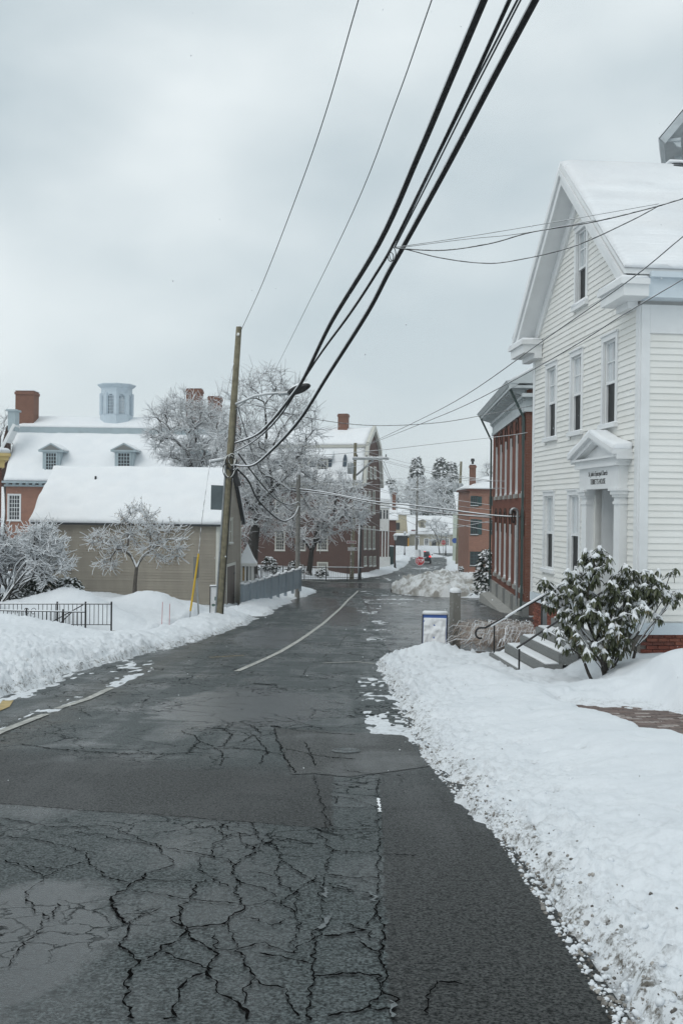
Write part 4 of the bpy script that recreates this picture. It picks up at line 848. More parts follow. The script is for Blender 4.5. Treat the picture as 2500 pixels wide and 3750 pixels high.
# cornice: frieze, brackets, soffit, gutter; snow along the eave
OV = 0.75
m = MB(H1); m.box(-0.05, -0.10, zt, HL + 0.06, 0.3, zt + 0.18); m.box(-0.03, -0.06, zt + 0.18, HL + 0.05, 0.3, zt + 0.62); m.box(-0.05, -0.2, zt + 0.62, HL + 0.07, 0.3, zt + 0.76); m.build('frieze', M['hall_trim'], hall)
m = MB(H1); m.box(-0.4, -OV, zt + 1.0, HL + 0.5, 0.3, zt + 1.12); m.build('soffit', M['hall_trim'], hall)
MB(H1).prism([(-0.4, -OV - 0.05, zt + 1.12), (-0.4, -OV - 0.2, zt + 1.32), (-0.4, -OV + 0.1, zt + 1.36), (-0.4, -OV + 0.1, zt + 1.12)][::-1], (HL + 0.9, 0, 0)).build('gutter', M['hall_trim'], hall)
for k in range(22):
    u = 0.2 + k * (HL - 0.4) / 21; m = MB(H1)
    m.prism([(u, -0.2, zt + 0.76), (u, -OV + 0.08, zt + 0.9), (u, -OV + 0.08, zt + 1.0), (u, -0.06, zt + 1.0), (u, -0.06, zt + 0.5), (u, -0.14, zt + 0.5)][::-1], (0.16, 0, 0)); m.build('bracket', M['hall_trim'], hall)
TPH = 0.58
rf = MB(H1); rf.prism([(-0.4, -OV - 0.05, zt + 1.30), (-0.4, 5.0, zt + 1.30 + 5.7 * TPH), (-0.4, 10.6, zt + 1.30), (-0.4, 10.6, zt + 1.2), (-0.4, -OV - 0.05, zt + 1.2)], (HL + 0.95, 0, 0)); rf.build('roof', M['hall_trim'], hall)
snow_slab('snow', hall, [(-0.4, -OV, zt + 1.33), (HL + 0.5, -OV, zt + 1.33), (HL + 0.5, 5.0, zt + 1.30 + 5.7 * TPH), (-0.4, 5.0, zt + 1.30 + 5.7 * TPH)], 0.10, 20, 10, T=H1)
m = MB(H2)        # raking cornice on the end gable
m.prism([(-OV - 0.05, -0.52, zt + 0.95), (4.9, -0.52, zt + 0.95 + 5.65 * TPH), (4.9, -0.52, zt + 1.28 + 5.65 * TPH), (-OV - 0.05, -0.52, zt + 1.28)], (0, 0.52, 0)); m.prism([(0, -0.2, zt + 0.95), (4.9, -0.2, zt + 0.75 + 5.0 * TPH), (4.9, -0.2, zt + 0.95 + 5.0 * TPH), (0, -0.2, zt + 1.25)], (0, 0.2, 0)); m.build('raking_cornice', M['hall_trim'], hall)
MB(H2).prism([(0, 0.0, zt + 1.2), (9.0, 0.0, zt + 1.2), (5, 0.0, zt + 1.2 + 5.0 * TPH)], (0, 0.3, 0)).build('gable', M['hall_trim'], hall)
m = MB(H2); m.box(-0.12, -0.15, zt, 9, 0, zt + 0.18); m.box(-0.25, -0.45, zt + 0.62, 9, 0, zt + 0.78); m.build('end_cornice', M['hall_trim'], hall)
for k in range(5): MB(H2).box(0.25 + k * 0.55, -0.4, zt + 0.40, 0.45 + k * 0.55, 0, zt + 0.62).build('bracket', M['hall_trim'], hall)
# downspouts at the near and far corners
for (T, u, o_) in ((H1, HL - 0.02, 'near'), (H1, 0.05, 'far')):
    m = MB(T); m.tube([(u, -OV - 0.05, zt + 1.2), (u, -OV + 0.05, zt + 0.95), (u, -0.12, zt - 0.25), (u, -0.12, zf + 0.5), (u, -0.14, zf - 0.4)], 0.06, 6); m.build('downspout', M['copper'], hall)
# electrical riser with gooseneck and the cable entry pipe
gb = on_plane(H1, 1908, 1885); ub = gb[0]
m = MB(H1); arc = [(ub + 0.0, -0.16 - 0.16 * (1 - math.cos(a)), gb[1] + 0.1 + 0.18 * math.sin(a)) for a in np.linspace(0, math.pi * 1.1, 8)]
m.tube([(ub, -0.16, zf - 0.3), (ub, -0.16, gb[1] + 0.1)] + arc, 0.065, 6); m.build('riser_pipe', M['galv'], hall)
m = MB(); p0 = H1 @ Vector((ub, -0.35, gb[1])); m.tube([p0 + Vector((0.05 * math.cos(a), 0.0, 0.3 * math.sin(a) - 0.1)) for a in np.linspace(0, 6.2, 12)], 0.03, 5); m.build('cable_loop', M['black'], hall)
hp = H1 @ Vector((HL / 2, -1.2, 0))
m = MB(H1)
m.prism([(0, -0.75, zf - 1.6), (0, -0.65, zf - 0.85), (0, -0.12, zf - 0.72), (0, -0.12, zf - 1.6)][::-1], (HL + 0.1, 0, 0)); kb = m.build('retaining_kerb', M['stone']); tag(kb, 'sloping concrete kerb along the foot of the red brick hall', 'kerb')
# ================================================================== BROWN BARN (left)
M['taupe'] = paint('taupe_siding', (0.325, 0.295, 0.245), 0.7, 0.14, 1.4, streak=True, orand=0.12); M['cream_trim'] = paint('cream_trim', (0.62, 0.62, 0.57), 0.6, 0.06)
M['brown_door'] = paint('brown_door', (0.14, 0.115, 0.10), 0.7, 0.15, 3, streak=True)
bc = at(803, 1900, 45.0); a4 = R(4.2); bu = Vector((math.cos(a4), -math.sin(a4), 0)); BL = 8.5; BW = 5.6; bl = bc - bu * BL
B1 = frame(bl.x, bl.y, 0, bu.x, bu.y); B2 = frame(bc.x, bc.y, 0, math.sin(a4), math.cos(a4))
barn = thing('barn', 'taupe clapboard barn with a thick blanket of snow on its roof', 'barn', (bc.x, bc.y, gzf(46)))
be = at(500, 1908, 45.2).z; br = at(500, 1716, 47.8).z; bb = gzf(46) - 0.2
dh = [(on_plane(B2, 828, 2100)[0], on_plane(B2, 858, 2100)[0], bb, on_plane(B2, 845, 2072)[1])]
wz = on_plane(B2, 842, 1905); wz2 = on_plane(B2, 842, 1988)
wu = on_plane(B2, 838, 1950)[0], on_plane(B2, 847, 1950)[0]
bwin = (wu[0], wu[1], wz2[1], wz[1])
wall('front_wall', B1, 0, BL, bb, be, [], M['taupe'], barn, v=0.004)
m = MB(B2); m.add([(0, 0.004, bb), (BW, 0.004, bb), (BW, 0.004, be), (BW / 2, 0.004, br), (0, 0.004, be)], [(0, 1, 2, 3, 4)]); m.build('gable_wall', M['taupe'], barn)
tb = (br - be) / (BW / 2); z = bb + 0.35
while z < br - 0.12:
    if z < be - 0.1: boards(B1, 0.13, BL - 0.13, z, 0.125, barn, M['taupe'], 0.032)
    lim = 0.0 if z + 0.1 < be else (z + 0.1 - be) / tb
    a, b = max(0.13, lim), min(BW - 0.13, BW - lim)
    segs = [(a, b)]
    for h in dh + [bwin]:
        if h[2] - 0.05 < z + 0.05 < h[3] + 0.12:
            ns = []
            for s0, s1 in segs:
                if h[0] - 0.1 > s0: ns.append((s0, min(s1, h[0] - 0.1)))
                if h[1] + 0.1 < s1: ns.append((max(s0, h[1] + 0.1), s1))
            segs = ns
    for s0, s1 in segs:
        if s1 - s0 > 0.05: boards(B2, s0, s1, z, 0.125, barn, M['taupe'], 0.032)
    z += 0.125
for T, u in ((B1, 0), (B1, BL - 0.13), (B2, 0), (B2, BW - 0.13)): MB(T).box(u, -0.04, bb, u + 0.13, 0.006, be).build('corner_board', M['cream_trim'], barn)
MB(B1).box(-0.1, -0.14, be - 0.16, BL + 0.12, 0.006, be - 0.02).build('eave_board', M['cream_trim'], barn)
rfm = MB(B1); rfm.prism([(-0.18, -0.25, be - 0.03 - 0.25 * tb + 0.14), (-0.18, BW / 2, br + 0.06), (-0.18, BW + 0.25, be - 0.03 - 0.25 * tb + 0.14), (-0.18, BW + 0.25, be - 0.25 * tb + 0.02), (-0.18, BW / 2, br - 0.06), (-0.18, -0.25, be - 0.25 * tb + 0.02)], (BL + 0.36, 0, 0)); rfm.build('roof', M['slate'], barn)
z0r = be - 0.03 - 0.25 * tb + 0.14
snow_slab('snow', barn, [(-0.2, -0.28, z0r), (BL + 0.2, -0.28, z0r), (BL + 0.2, BW / 2, br + 0.06), (-0.2, BW / 2, br + 0.06)], 0.15, 90, 30, rough=0.06, T=B1)
snow_slab('snow', barn, [(BL + 0.2, BW + 0.28, z0r), (-0.2, BW + 0.28, z0r), (-0.2, BW / 2, br + 0.06), (BL + 0.2, BW / 2, br + 0.06)], 0.15, 20, 12, rough=0.03, T=B1)
vp = on_plane(B1, 350, 1765, 1.9); MB(B1).tube([(vp[0], 1.9, vp[1] - 0.25), (vp[0], 1.9, vp[1] + 0.28)], 0.05, 8).build('vent_pipe', M['black'], barn)
window(B2, *bwin, barn, M['cream_trim'], M['pane'], None, 2, 4, 0.09, 0.05, 0.05, 0.02, 0.03)
dd = dh[0]; d_ = MB(B2).box(dd[0], -0.03, dd[2], dd[1], 0.0, dd[3]).build('door', M['brown_door'], barn)
for q in (0.25, 0.8): MB(B2).box(dd[1] - 0.35, -0.05, dd[2] + (dd[3] - dd[2]) * q, dd[1] - 0.02, -0.031, dd[2] + (dd[3] - dd[2]) * q + 0.06).build('strap_hinge', M['black'], d_)
m = MB(B2); m.box(dd[0] - 0.1, -0.05, dd[3], dd[1] + 0.1, 0, dd[3] + 0.14); m.box(dd[0] - 0.1, -0.05, dd[2], dd[0], 0, dd[3]); m.box(dd[1], -0.05, dd[2], dd[1] + 0.1, 0, dd[3]); m.build('door_frame', M['cream_trim'], barn)
MB(B1).box(-0.1, -0.08, bb - 0.1, BL + 0.05, 0.0, bb + 0.34).build('skirt_board', M['slate'], barn)
# ================================================================== BRICK MANSION WITH CUPOLA (far left)
M['brick_orange'] = brickmat('brick_orange', (0.33, 0.15, 0.10), (0.24, 0.11, 0.075), (0.33, 0.27, 0.23), 0.22, 0.075, stain=0.35)
M['blue_trim'] = paint('pale_blue_trim', (0.36, 0.43, 0.46), 0.6, 0.08, 2)
MY = 76.0; ml = at(22, 1800, MY); mr_ = at(830, 1800, MY); ML = mr_.x - ml.x
M1 = frame(ml.x, MY, 0, 1, 0.0)
man = thing('brick_mansion', 'orange brick mansion with snowy gambrel roof, dormers and octagonal cupola', 'building', (ml.x, MY, gzf(76)))
mz = at(100, 1782, MY).z; mb_ = gzf(76) - 0.3
mh = []
for k in range(5):
    uu = on_plane(M1, 52 + k * 170, 1860)[0]
    for (ya, yb) in ((1813, 1905), (1985, 2080)): mh.append((uu - 0.42, uu + 0.42, on_plane(M1, 52, yb)[1], on_plane(M1, 52, ya)[1]))
wall('front_wall', M1, 0, ML, mb_, mz, mh, M['brick_orange'], man)
for h in mh: window(M1, *h, man, M['white_trim'], M['pane'], None, 4, 6, 0.10, 0.03, 0.06, 0.05, 0.03, muntin=0.035, lite=True)
MB(M1).box(0, 0.3, mb_, ML, 10, mz + 0.5).build('core_wall', M['brick_orange'], man)
m = MB(M1); m.box(-0.1, -0.2, mz, ML, 0.3, mz + 0.14); m.box(-0.2, -0.5, mz + 0.26, ML, 0.3, mz + 0.42); m.build('cornice', M['blue_trim'], man)
for k in range(int(ML / 0.5)): MB(M1).box(k * 0.5 + 0.1, -0.38, mz + 0.14, k * 0.5 + 0.32, 0.1, mz + 0.26).build('dentil', M['blue_trim'], man)
mk = at(200, 1588, MY + 3.2).z; mt = at(200, 1566, MY + 3.2).z; mrz = at(200, 1528, MY + 5.6).z
ms = 0.9          # the slope's left end is inset behind the parapet gable
MB(M1).prism([(0.0, -0.5, mz + 0.42), (0.0, 3.0, mk), (0.0, 3.0, mt), (0.0, 5.6, mrz), (0.0, 8.2, mt), (0.0, 11.2, mz + 0.42)], (ML, 0, 0)).build('roof', M['slate'], man)
MB(M1).prism([(ML + 0.01, -0.3, mb_), (ML + 0.01, -0.3, mz + 0.5), (ML + 0.01, 3.0, mk + 0.1), (ML + 0.01, 5.6, mrz + 0.3), (ML + 0.01, 8.2, mk + 0.1), (ML + 0.01, 11.2, mz + 0.5), (ML + 0.01, 11.2, mb_)], (0.25, 0, 0)).build('end_wall', M['brick_orange'], man)
u_l = on_plane(M1, 62, 1575, 3.0)[0]
snow_slab('snow', man, [(0.0, -0.5, mz + 0.44), (ML, -0.5, mz + 0.44), (ML, 2.95, mk - 0.02), (u_l, 2.95, mk - 0.02)], 0.16, 60, 24, rough=0.03, T=M1)
MB(M1).box(u_l, 2.85, mk, ML, 3.1, mt).build('curb_fascia', M['blue_trim'], man)
snow_slab('snow', man, [(u_l, 2.9, mt + 0.01), (ML, 2.9, mt + 0.01), (ML, 5.6, mrz + 0.01), (u_l, 5.6, mrz + 0.01)], 0.14, 50, 12, rough=0.03, T=M1)
# parapet gable with stepped white coping and end chimney
pa = [on_plane(M1, x, y, 1.0) for x, y in ((-30, 1720), (5, 1660), (60, 1555))]
m = MB(M1); m.prism([(-1.2, 0.6, mz), (u_l, 0.6, mz), (u_l, 0.6, pa[2][1] - 0.1), (pa[1][0], 0.6, pa[1][1] - 0.1), (-1.2, 0.6, mz + 1.5)], (0, 1.0, 0)); m.build('parapet_gable', M['stain'], man)
m = MB(M1)
for (a, b) in ((pa[0], pa[1]), (pa[1], pa[2])): m.bar((a[0], 1.1, a[1]), (b[0], 1.1, b[1]), 1.3, 0.22)
m.build('coping', M['white_trim'], man)
pb = on_plane(M1, 52, 1508, 1.2); MB(M1).box(pb[0] - 0.28, 0.6, pb[1] - 1.5, pb[0] + 0.28, 1.6, pb[1]).box(pb[0] - 0.4, 0.5, pb[1], pb[0] + 0.4, 1.7, pb[1] + 0.14).build('parapet_pier', M['blue_trim'], man)
M['brick_chim'] = brickmat('brick_chimney', (0.21, 0.10, 0.068), (0.16, 0.075, 0.052), (0.25, 0.16, 0.12), 0.22, 0.08)
def chimney(T, xa, xb, ytop, ybot, v, parent, dep=1.0, name='chimney'):
    (ua, z1), (ub, z0) = on_plane(T, xa, ytop, v), on_plane(T, xb, ybot, v)
    m = MB(T); m.box(ua, v, z0, ub, v + dep, z1 - 0.3); m.box(ua - 0.06, v - 0.06, z1 - 0.3, ub + 0.06, v + dep + 0.06, z1 - 0.1); m.box(ua, v, z1 - 0.1, ub, v + dep, z1)
    c = m.build(name, M['brick_chim'], parent); snowcap(MB(T), ua - 0.04, ub + 0.04, v - 0.04, v + dep + 0.04, z1, 0.07).build('snow', M['snow'], c, smooth=True); return c
chimney(M1, 57, 122, 1430, 1575, 3.4, man, 1.4); chimney(M1, 682, 733, 1422, 1720, 3.6, man, 1.2); chimney(M1, 762, 804, 1450, 1720, 3.2, man, 1.2)
def dormer(T, xw0, xw1, yt, yb, apex, vb, parent, fm, deep=2.6):
    ua, z1 = on_plane(T, xw0, yt, vb); ub, z0 = on_plane(T, xw1, yb, vb); d = MB(T); e = 0.28; mid = (ua + ub) / 2; za = on_plane(T, (xw0 + xw1) / 2, apex, vb)[1]
    zz0 = z0 - 0.5
    d.add([(ua - e, vb, zz0), (ub + e, vb, zz0), (ub + e, vb + deep, zz0), (ua - e, vb + deep, zz0), (ua - e, vb, z1 + 0.12), (ub + e, vb, z1 + 0.12), (ub + e, vb + deep, z1 + 0.12), (ua - e, vb + deep, z1 + 0.12)], [(0, 1, 5, 4), (1, 2, 6, 5), (3, 0, 4, 7)])
    d.prism([(ua - e - 0.30, vb - 0.14, z1 + 0.12), (ub + e + 0.30, vb - 0.14, z1 + 0.12), (ub + e + 0.3, vb - 0.14, z1 + 0.24), (mid, vb - 0.14, za), (ua - e - 0.3, vb - 0.14, z1 + 0.24)], (0, deep, 0))
    dd = d.build('dormer', fm, parent)
    m = MB(T); m.prism([(ua - e - 0.1, vb - 0.15, z1 + 0.26), (ub + e + 0.1, vb - 0.15, z1 + 0.26), (mid, vb - 0.15, za - 0.12)], (0, 0.02, 0)); m.build('pediment', M['granite'], dd)
    m = MB(T); m.box(ua, vb - 0.03, z0, ub, vb - 0.005, z1); m.build('pane', M['pane'], dd)
    m = MB(T)
    for k in range(1, 4): x = ua + (ub - ua) * k / 4; m.box(x - 0.02, vb - 0.06, z0, x + 0.02, vb - 0.031, z1)
    for k in range(1, 5): z = z0 + (z1 - z0) * k / 5; m.box(ua, vb - 0.058, z - 0.02, ub, vb - 0.032, z + 0.02)
    m.box(ua - 0.12, vb - 0.07, z0 - 0.1, ua, vb, z1 + 0.1); m.box(ub, vb - 0.07, z0 - 0.1, ub + 0.12, vb, z1 + 0.1); m.box(ua, vb - 0.07, z1, ub, vb, z1 + 0.1); m.box(ua, vb - 0.07, z0 - 0.1, ub, vb, z0); m.build('window_frame', fm, dd)
    for s in (-1, 1):
        ue = mid + s * ((ub - ua) / 2 + e + 0.32); q = [(ue, vb - 0.15, z1 + 0.24), (ue, vb + deep, z1 + 0.24), (mid, vb + deep, za), (mid, vb - 0.15, za)]
        if s > 0: q = [q[1], q[0], q[3], q[2]]
        snow_slab('snow', dd, q, 0.10, 6, 6, T=T)
    return dd
for a, b in ((170, 205), (434, 474), (690, 728)): dormer(M1, a, b, 1660, 1722, 1622, 0.12, man, M['blue_trim'])
# cupola
cu = on_plane(M1, 424, 1500, 4.6); cuc = M1 @ Vector((cu[0], 4.9, 0)); cz0 = on_plane(M1, 424, 1560, 4.6)[1]; cz1 = on_plane(M1, 424, 1418, 4.6)[1]
cr_ = (on_plane(M1, 476, 1500, 4.6)[0] - on_plane(M1, 368, 1500, 4.6)[0]) / 2 / math.cos(R(22.5)) * 0.96
def octa(c, r, z, rot=0.2): return [(c.x + r * math.cos(rot + k * math.pi / 4), c.y + r * math.sin(rot + k * math.pi / 4), z) for k in range(8)]
cup = MB()
def frus(m, r0, z0, r1, z1): m.add(octa(cuc, r0, z0) + octa(cuc, r1, z1), [tuple(range(8))[::-1], tuple(range(8, 16))] + [(k, (k + 1) % 8, 8 + (k + 1) % 8, 8 + k) for k in range(8)])
zb1 = on_plane(M1, 424, 1520, 4.6)[1]
frus(cup, cr_ * 1.05, cz0 - 1.0, cr_ * 1.05, zb1); frus(cup, cr_, zb1, cr_ * 0.985, zb1 + 0.01); frus(cup, cr_, cz1 - 0.55, cr_, cz1 - 0.1); frus(cup, cr_, cz1 - 0.1, cr_ * 1.22, cz1 + 0.12); frus(cup, cr_ * 1.22, cz1 + 0.12, cr_ * 1.24, cz1 + 0.22)
M['cupola'] = paint('cupola_blue_grey', (0.50, 0.58, 0.64), 0.6, 0.06, 3)
for k in range(8):        # corner posts leave eight open arched windows
    a = 0.2 + k * math.pi / 4; x, y = cuc.x + cr_ * 0.93 * math.cos(a), cuc.y + cr_ * 0.93 * math.sin(a)
    p = [(x + 0.21 * math.cos(a + q * math.tau / 6), y + 0.21 * math.sin(a + q * math.tau / 6)) for q in range(6)]
    cup.prism([(q[0], q[1], zb1) for q in p], (0, 0, cz1 - 0.5 - zb1))
cupo = cup.build('cupola', M['cupola'], man)
for k in range(8):
    a0, a1 = 0.2 + k * math.pi / 4, 0.2 + (k + 1) * math.pi / 4
    P = Vector((cuc.x + cr_ * 0.95 * math.cos(a0), cuc.y + cr_ * 0.95 * math.sin(a0), 0)); Q = Vector((cuc.x + cr_ * 0.95 * math.cos(a1), cuc.y + cr_ * 0.95 * math.sin(a1), 0))
    Tw = frame(P.x, P.y, 0, Q.x - P.x, Q.y - P.y); Lw = (Q - P).length; m = MB(Tw); w0, w1 = Lw * 0.24, Lw * 0.76; zt_ = cz1 - 0.62; rw = (w1 - w0) / 2; zs = zt_ - rw
    for j in range(5):
        x = w0 + (w1 - w0) * j / 4; m.box(x - 0.02, -0.02, zb1, x + 0.02, 0.02, zs + math.sqrt(max(0, rw * rw - (x - (w0 + w1) / 2) ** 2)))
    for j in range(8): m.box(w0, -0.018, zb1 + 0.05 + j * 0.24, w1, 0.018, zb1 + 0.085 + j * 0.24)
    for j in range(8):       # spandrels above the arch
        b0, b1 = math.pi * j / 8, math.pi * (j + 1) / 8
        q0 = ((w0 + w1) / 2 - rw * math.cos(b0), zs + rw * math.sin(b0)); q1 = ((w0 + w1) / 2 - rw * math.cos(b1), zs + rw * math.sin(b1))
        m.prism([(q0[0], -0.05, q0[1]), (q1[0], -0.05, q1[1]), (q1[0], -0.05, zt_ + 0.15), (q0[0], -0.05, zt_ + 0.15)], (0, 0.1, 0))
    m.box(0.1, -0.05, zb1, w0, 0.05, zt_ + 0.15); m.box(w1, -0.05, zb1, Lw - 0.1, 0.05, zt_ + 0.15); m.build('arched_window', M['cupola'], cupo)
m = MB(); m.add(octa(cuc, cr_ * 1.22, cz1 + 0.22) + [(cuc.x, cuc.y, cz1 + 0.40)], [(k, (k + 1) % 8, 8) for k in range(8)]); m.build('snow', M['snow'], cupo)
# yellow cornice of the building at the left edge of the picture
yk = at(4, 1760, 40.0); YB = frame(yk.x - 6 * 0.93, 40.0 - 6 * 0.36, 0, 0.93, 0.36)
yl = thing('yellow_trimmed_house', 'brick house at the left edge with yellow cornice under snow', 'house', (yk.x - 3, 40, gzf(40)))
zc = at(10, 1690, 40).z; MB(YB).box(0, 0, gzf(40) + 2.4, 6.0, 3.0, zc - 0.2).build('wall', M['brick_dark'], yl); M['yellow'] = paint('yellow_trim', (0.55, 0.42, 0.18), 0.6, 0.1)
MB(YB).box(0, -0.2, zc - 0.25, 6.1, 3, zc + 0.05).box(0, -0.3, zc + 0.05, 6.25, 3, zc + 0.2).box(0, -0.38, zc + 0.2, 6.33, 3, zc + 0.32).build('cornice', M['yellow'], yl); snowcap(MB(YB), -0.1, 6.3, -0.35, 3, zc + 0.32, 0.22).build('snow', M['snow'], yl, smooth=True)
MB(YB).box(-2, 0.05, gzf(40) - 0.5, 5.0, 3.0, gzf(40) + 2.4).build('lower_wall', M['brick_dark'], yl)
# ================================================================== BROWN BRICK BUILDING (centre)
M['brick_brown'] = brickmat('brick_brown', (0.105, 0.06, 0.05), (0.08, 0.045, 0.038), (0.16, 0.12, 0.10), 0.22, 0.078, stain=0.3); M['slate_blue'] = paint('slate_blue', (0.06, 0.085, 0.11), 0.7, 0.15, 4); M['ivory'] = paint('ivory_trim', (0.55, 0.55, 0.50), 0.6, 0.06)
cc = at(1326, 1900, 98.0); ca = R(13); cdv = Vector((math.sin(ca), math.cos(ca), 0)); cuv = Vector((math.cos(ca), -math.sin(ca), 0)); CLn = 13.0; CD = 9.3; cl_ = cc - cuv * CLn
C1 = frame(cl_.x, cl_.y, 0, cuv.x, cuv.y); C2 = frame(cc.x, cc.y, 0, cdv.x, cdv.y)
cb = thing('brown_brick_house', 'dark brown brick house with gambrel gable end facing the far street', 'house', (cc.x, cc.y, gzf(98)))
ce = on_plane(C1, 1250, 1778)[1]; czb = gzf(98) - 0.3
def cw(x0, x1, y0, y1, T=C1): a = on_plane(T, x0, (y0 + y1) / 2)[0]; b = on_plane(T, x1, (y0 + y1) / 2)[0]; return (a, b, on_plane(T, (x0 + x1) / 2, y1)[1], on_plane(T, (x0 + x1) / 2, y0)[1])
ch = [cw(1164, 1197, 1945, 2015), cw(1164, 1197, 1825, 1880), cw(1164, 1197, 2062, 2085), cw(1085, 1115, 1945, 2015), cw(1085, 1115, 1825, 1880), cw(1010, 1040, 1945, 2015), cw(1010, 1040, 1825, 1880)]
wall('front_wall', C1, 0, CLn, czb, ce, ch, M['brick_brown'], cb)
for h in ch: window(C1, *h, cb, M['ivory'], M['pane'], None, 4, 6, 0.10, 0.03, 0.07, 0.05, 0.04, muntin=0.04, lite=True)
g1 = [cw(x - 3, x + 4, y0, y1, C2) for x in (1335, 1351, 1367) for (y0, y1) in ((1930, 2010), (1800, 1880))] + [cw(x - 3, x + 4, 1712, 1752, C2) for x in (1341, 1356, 1371)] + [cw(x - 4, x + 4, 2040, 2072, C2) for x in (1336, 1355, 1370)]
cap = on_plane(C2, 1367, 1570)[1]; ck = on_plane(C1, 1250, 1630, 1.8)[1]
wall('gable_end', C2, 0, CD, czb, ce, [h for h in g1 if h[3] < ce], M['brick_brown'], cb)
m = MB(C2); kx = 1.4; m.add([(0, 0, ce), (CD, 0, ce), (CD - kx, 0, ck), (CD / 2, 0, cap), (kx, 0, ck)], [(0, 1, 2, 3, 4)]); m.build('gable', M['brick_brown'], cb)
for h in g1: window(C2, *h, cb, M['ivory'], M['pane'], None, 2, 4, 0.08 if h[3] < ce else 0.1, 0.05, 0.08, 0.03 if h[3] < ce else -0.03, 0.05, muntin=0.04, lite=True)
m = MB(C2)      # raking trim following the gambrel
for a, b in (((-0.1, ce), (kx, ck)), ((kx, ck), (CD / 2, cap)), ((CD / 2, cap), (CD - kx, ck)), ((CD - kx, ck), (CD + 0.1, ce))): m.bar((a[0], -0.2, a[1] + 0.05), (b[0], -0.2, b[1] + 0.05), 0.5, 0.3, up=(0, -1, 0))
m.build('raking_trim', M['ivory'], cb)
m = MB(C1); m.prism([(0, -0.3, ce + 0.25), (0, kx, ck), (0, CD / 2, cap), (0, CD - kx, ck), (0, CD + 0.3, ce + 0.25)], (CLn - 0.05, 0, 0)); m.build('roof', M['slate'], cb)
m = MB(C1); m.box(-0.2, -0.45, ce, CLn + 0.1, 0.1, ce + 0.25); m.box(-0.2, -0.2, ce - 0.3, CLn + 0.05, 0.1, ce); m.build('cornice', M['ivory'], cb)
snow_slab('snow', cb, [(0, -0.42, ce + 0.27), (CLn, -0.42, ce + 0.27), (CLn, kx - 0.05, ck - 0.2), (0, kx - 0.05, ck - 0.2)], 0.06, 30, 12, step=0.3, rough=0.03, T=C1)
snow_slab('snow', cb, [(0, kx - 0.15, ck), (CLn, kx - 0.15, ck), (CLn, CD / 2, cap), (0, CD / 2, cap)], 0.14, 30, 10, rough=0.04, T=C1)
MB(C1).box(0, kx - 0.25, ck - 0.28, CLn + 0.05, kx + 0.1, ck - 0.02).build('curb_trim', M['ivory'], cb)
chimney(C1, 1237, 1270, 1515, 1590, 4.0, cb, 0.9)
# long shed dormer on the left part of the roof
sd0 = on_plane(C1, 1000, 1700, 0.3)[0]; sd1 = on_plane(C1, 1213, 1700, 0.3)[0]; sz0 = on_plane(C1, 1100, 1748, 0.3)[1]; sz1 = on_plane(C1, 1100, 1680, 0.3)[1]
m = MB(C1); m.box(sd0, 0.3, sz0, sd1, 3.4, sz1); sh = m.build('shed_dormer', M['slate_blue'], cb)
m = MB(C1)
for x0, x1 in ((1165, 1197), (1075, 1105)):
    h = list(on_plane(C1, x0, 1715, 0.3))[0], list(on_plane(C1, x1, 1715, 0.3))[0]
    m = MB(C1); m.box(h[0] - 0.12, 0.2, sz0 + 0.15, h[1] + 0.12, 0.3, sz1 - 0.05); wf = m.build('window', M['ivory'], cb); MB(C1).box(h[0], 0.19, sz0 + 0.3, h[1], 0.21, sz1 - 0.2).build('pane', M['pane'], wf)
    m = MB(C1)
    for k in range(1, 3): x = h[0] + (h[1] - h[0]) * k / 3; m.box(x - 0.025, 0.17, sz0 + 0.3, x + 0.025, 0.188, sz1 - 0.2)
    for k in range(1, 4): z = sz0 + 0.3 + (sz1 - sz0 - 0.5) * k / 4; m.box(h[0], 0.172, z - 0.025, h[1], 0.187, z + 0.025)
    m.build('muntin', M['ivory'], wf)
for x in (1085 - 18, 1130): u = on_plane(C1, x, 1715, 0.3)[0]; MB(C1).box(u - 0.12, 0.22, sz0, u + 0.12, 0.3, sz1).build('pilaster', M['ivory'], cb)
snow_slab('snow', cb, [(sd0 - 0.1, 0.1, sz1), (sd1 + 0.1, 0.1, sz1), (sd1 + 0.1, 2.6, ck + 0.35), (sd0 - 0.1, 2.6, ck + 0.35)], 0.16, 20, 8, T=C1)
# small round-ended vent on the slope
vq = on_plane(C1, 1263, 1690, 0.55); m = MB(C1); m.tube([(vq[0], 0.35, vq[1] - 0.5), (vq[0], 0.55, vq[1] + 0.25), (vq[0], 0.6, vq[1] + 0.7)], [0.2, 0.2, 0.09], 8); m.build('roof_vent', M['slate_blue'], cb)
# ================================================================== TREES AND SHRUBS
M['bark'] = snowy('bark_with_snow', (0.045, 0.042, 0.038), 0.25, 0.75, 5.0); M['twig'] = paint('twig_bark', (0.048, 0.045, 0.041), 0.9, 0.3, 8)
M['bark_pale'] = snowy('pale_bark_with_snow', (0.10, 0.09, 0.078), 0.25, 0.75, 5.0); M['seed'] = paint('dry_seed_clusters', (0.23, 0.17, 0.105), 0.9, 0.35, 6)
def bend(a, b, rn, wob, up=0.06, n=4):
    d = b - a; L_ = d.length; o = Vector((rn.gauss(0, 1), rn.gauss(0, 1), rn.gauss(0, 0.6))) * wob * L_
    return [a + d * t + (o + Vector((0, 0, up * L_))) * math.sin(math.pi * t) for t in [k / n for k in range(n + 1)]]
def kmeans(P, k, rn):
    C = P[[rn.randrange(len(P)) for _ in range(k)]].copy()
    for _ in range(5):
        D = ((P[:, None] - C[None]) ** 2).sum(-1); a = D.argmin(1)
        for j in range(k):
            if (a == j).any(): C[j] = P[a == j].mean(0)
    return [np.where(a == j)[0] for j in range(k) if (a == j).any()]
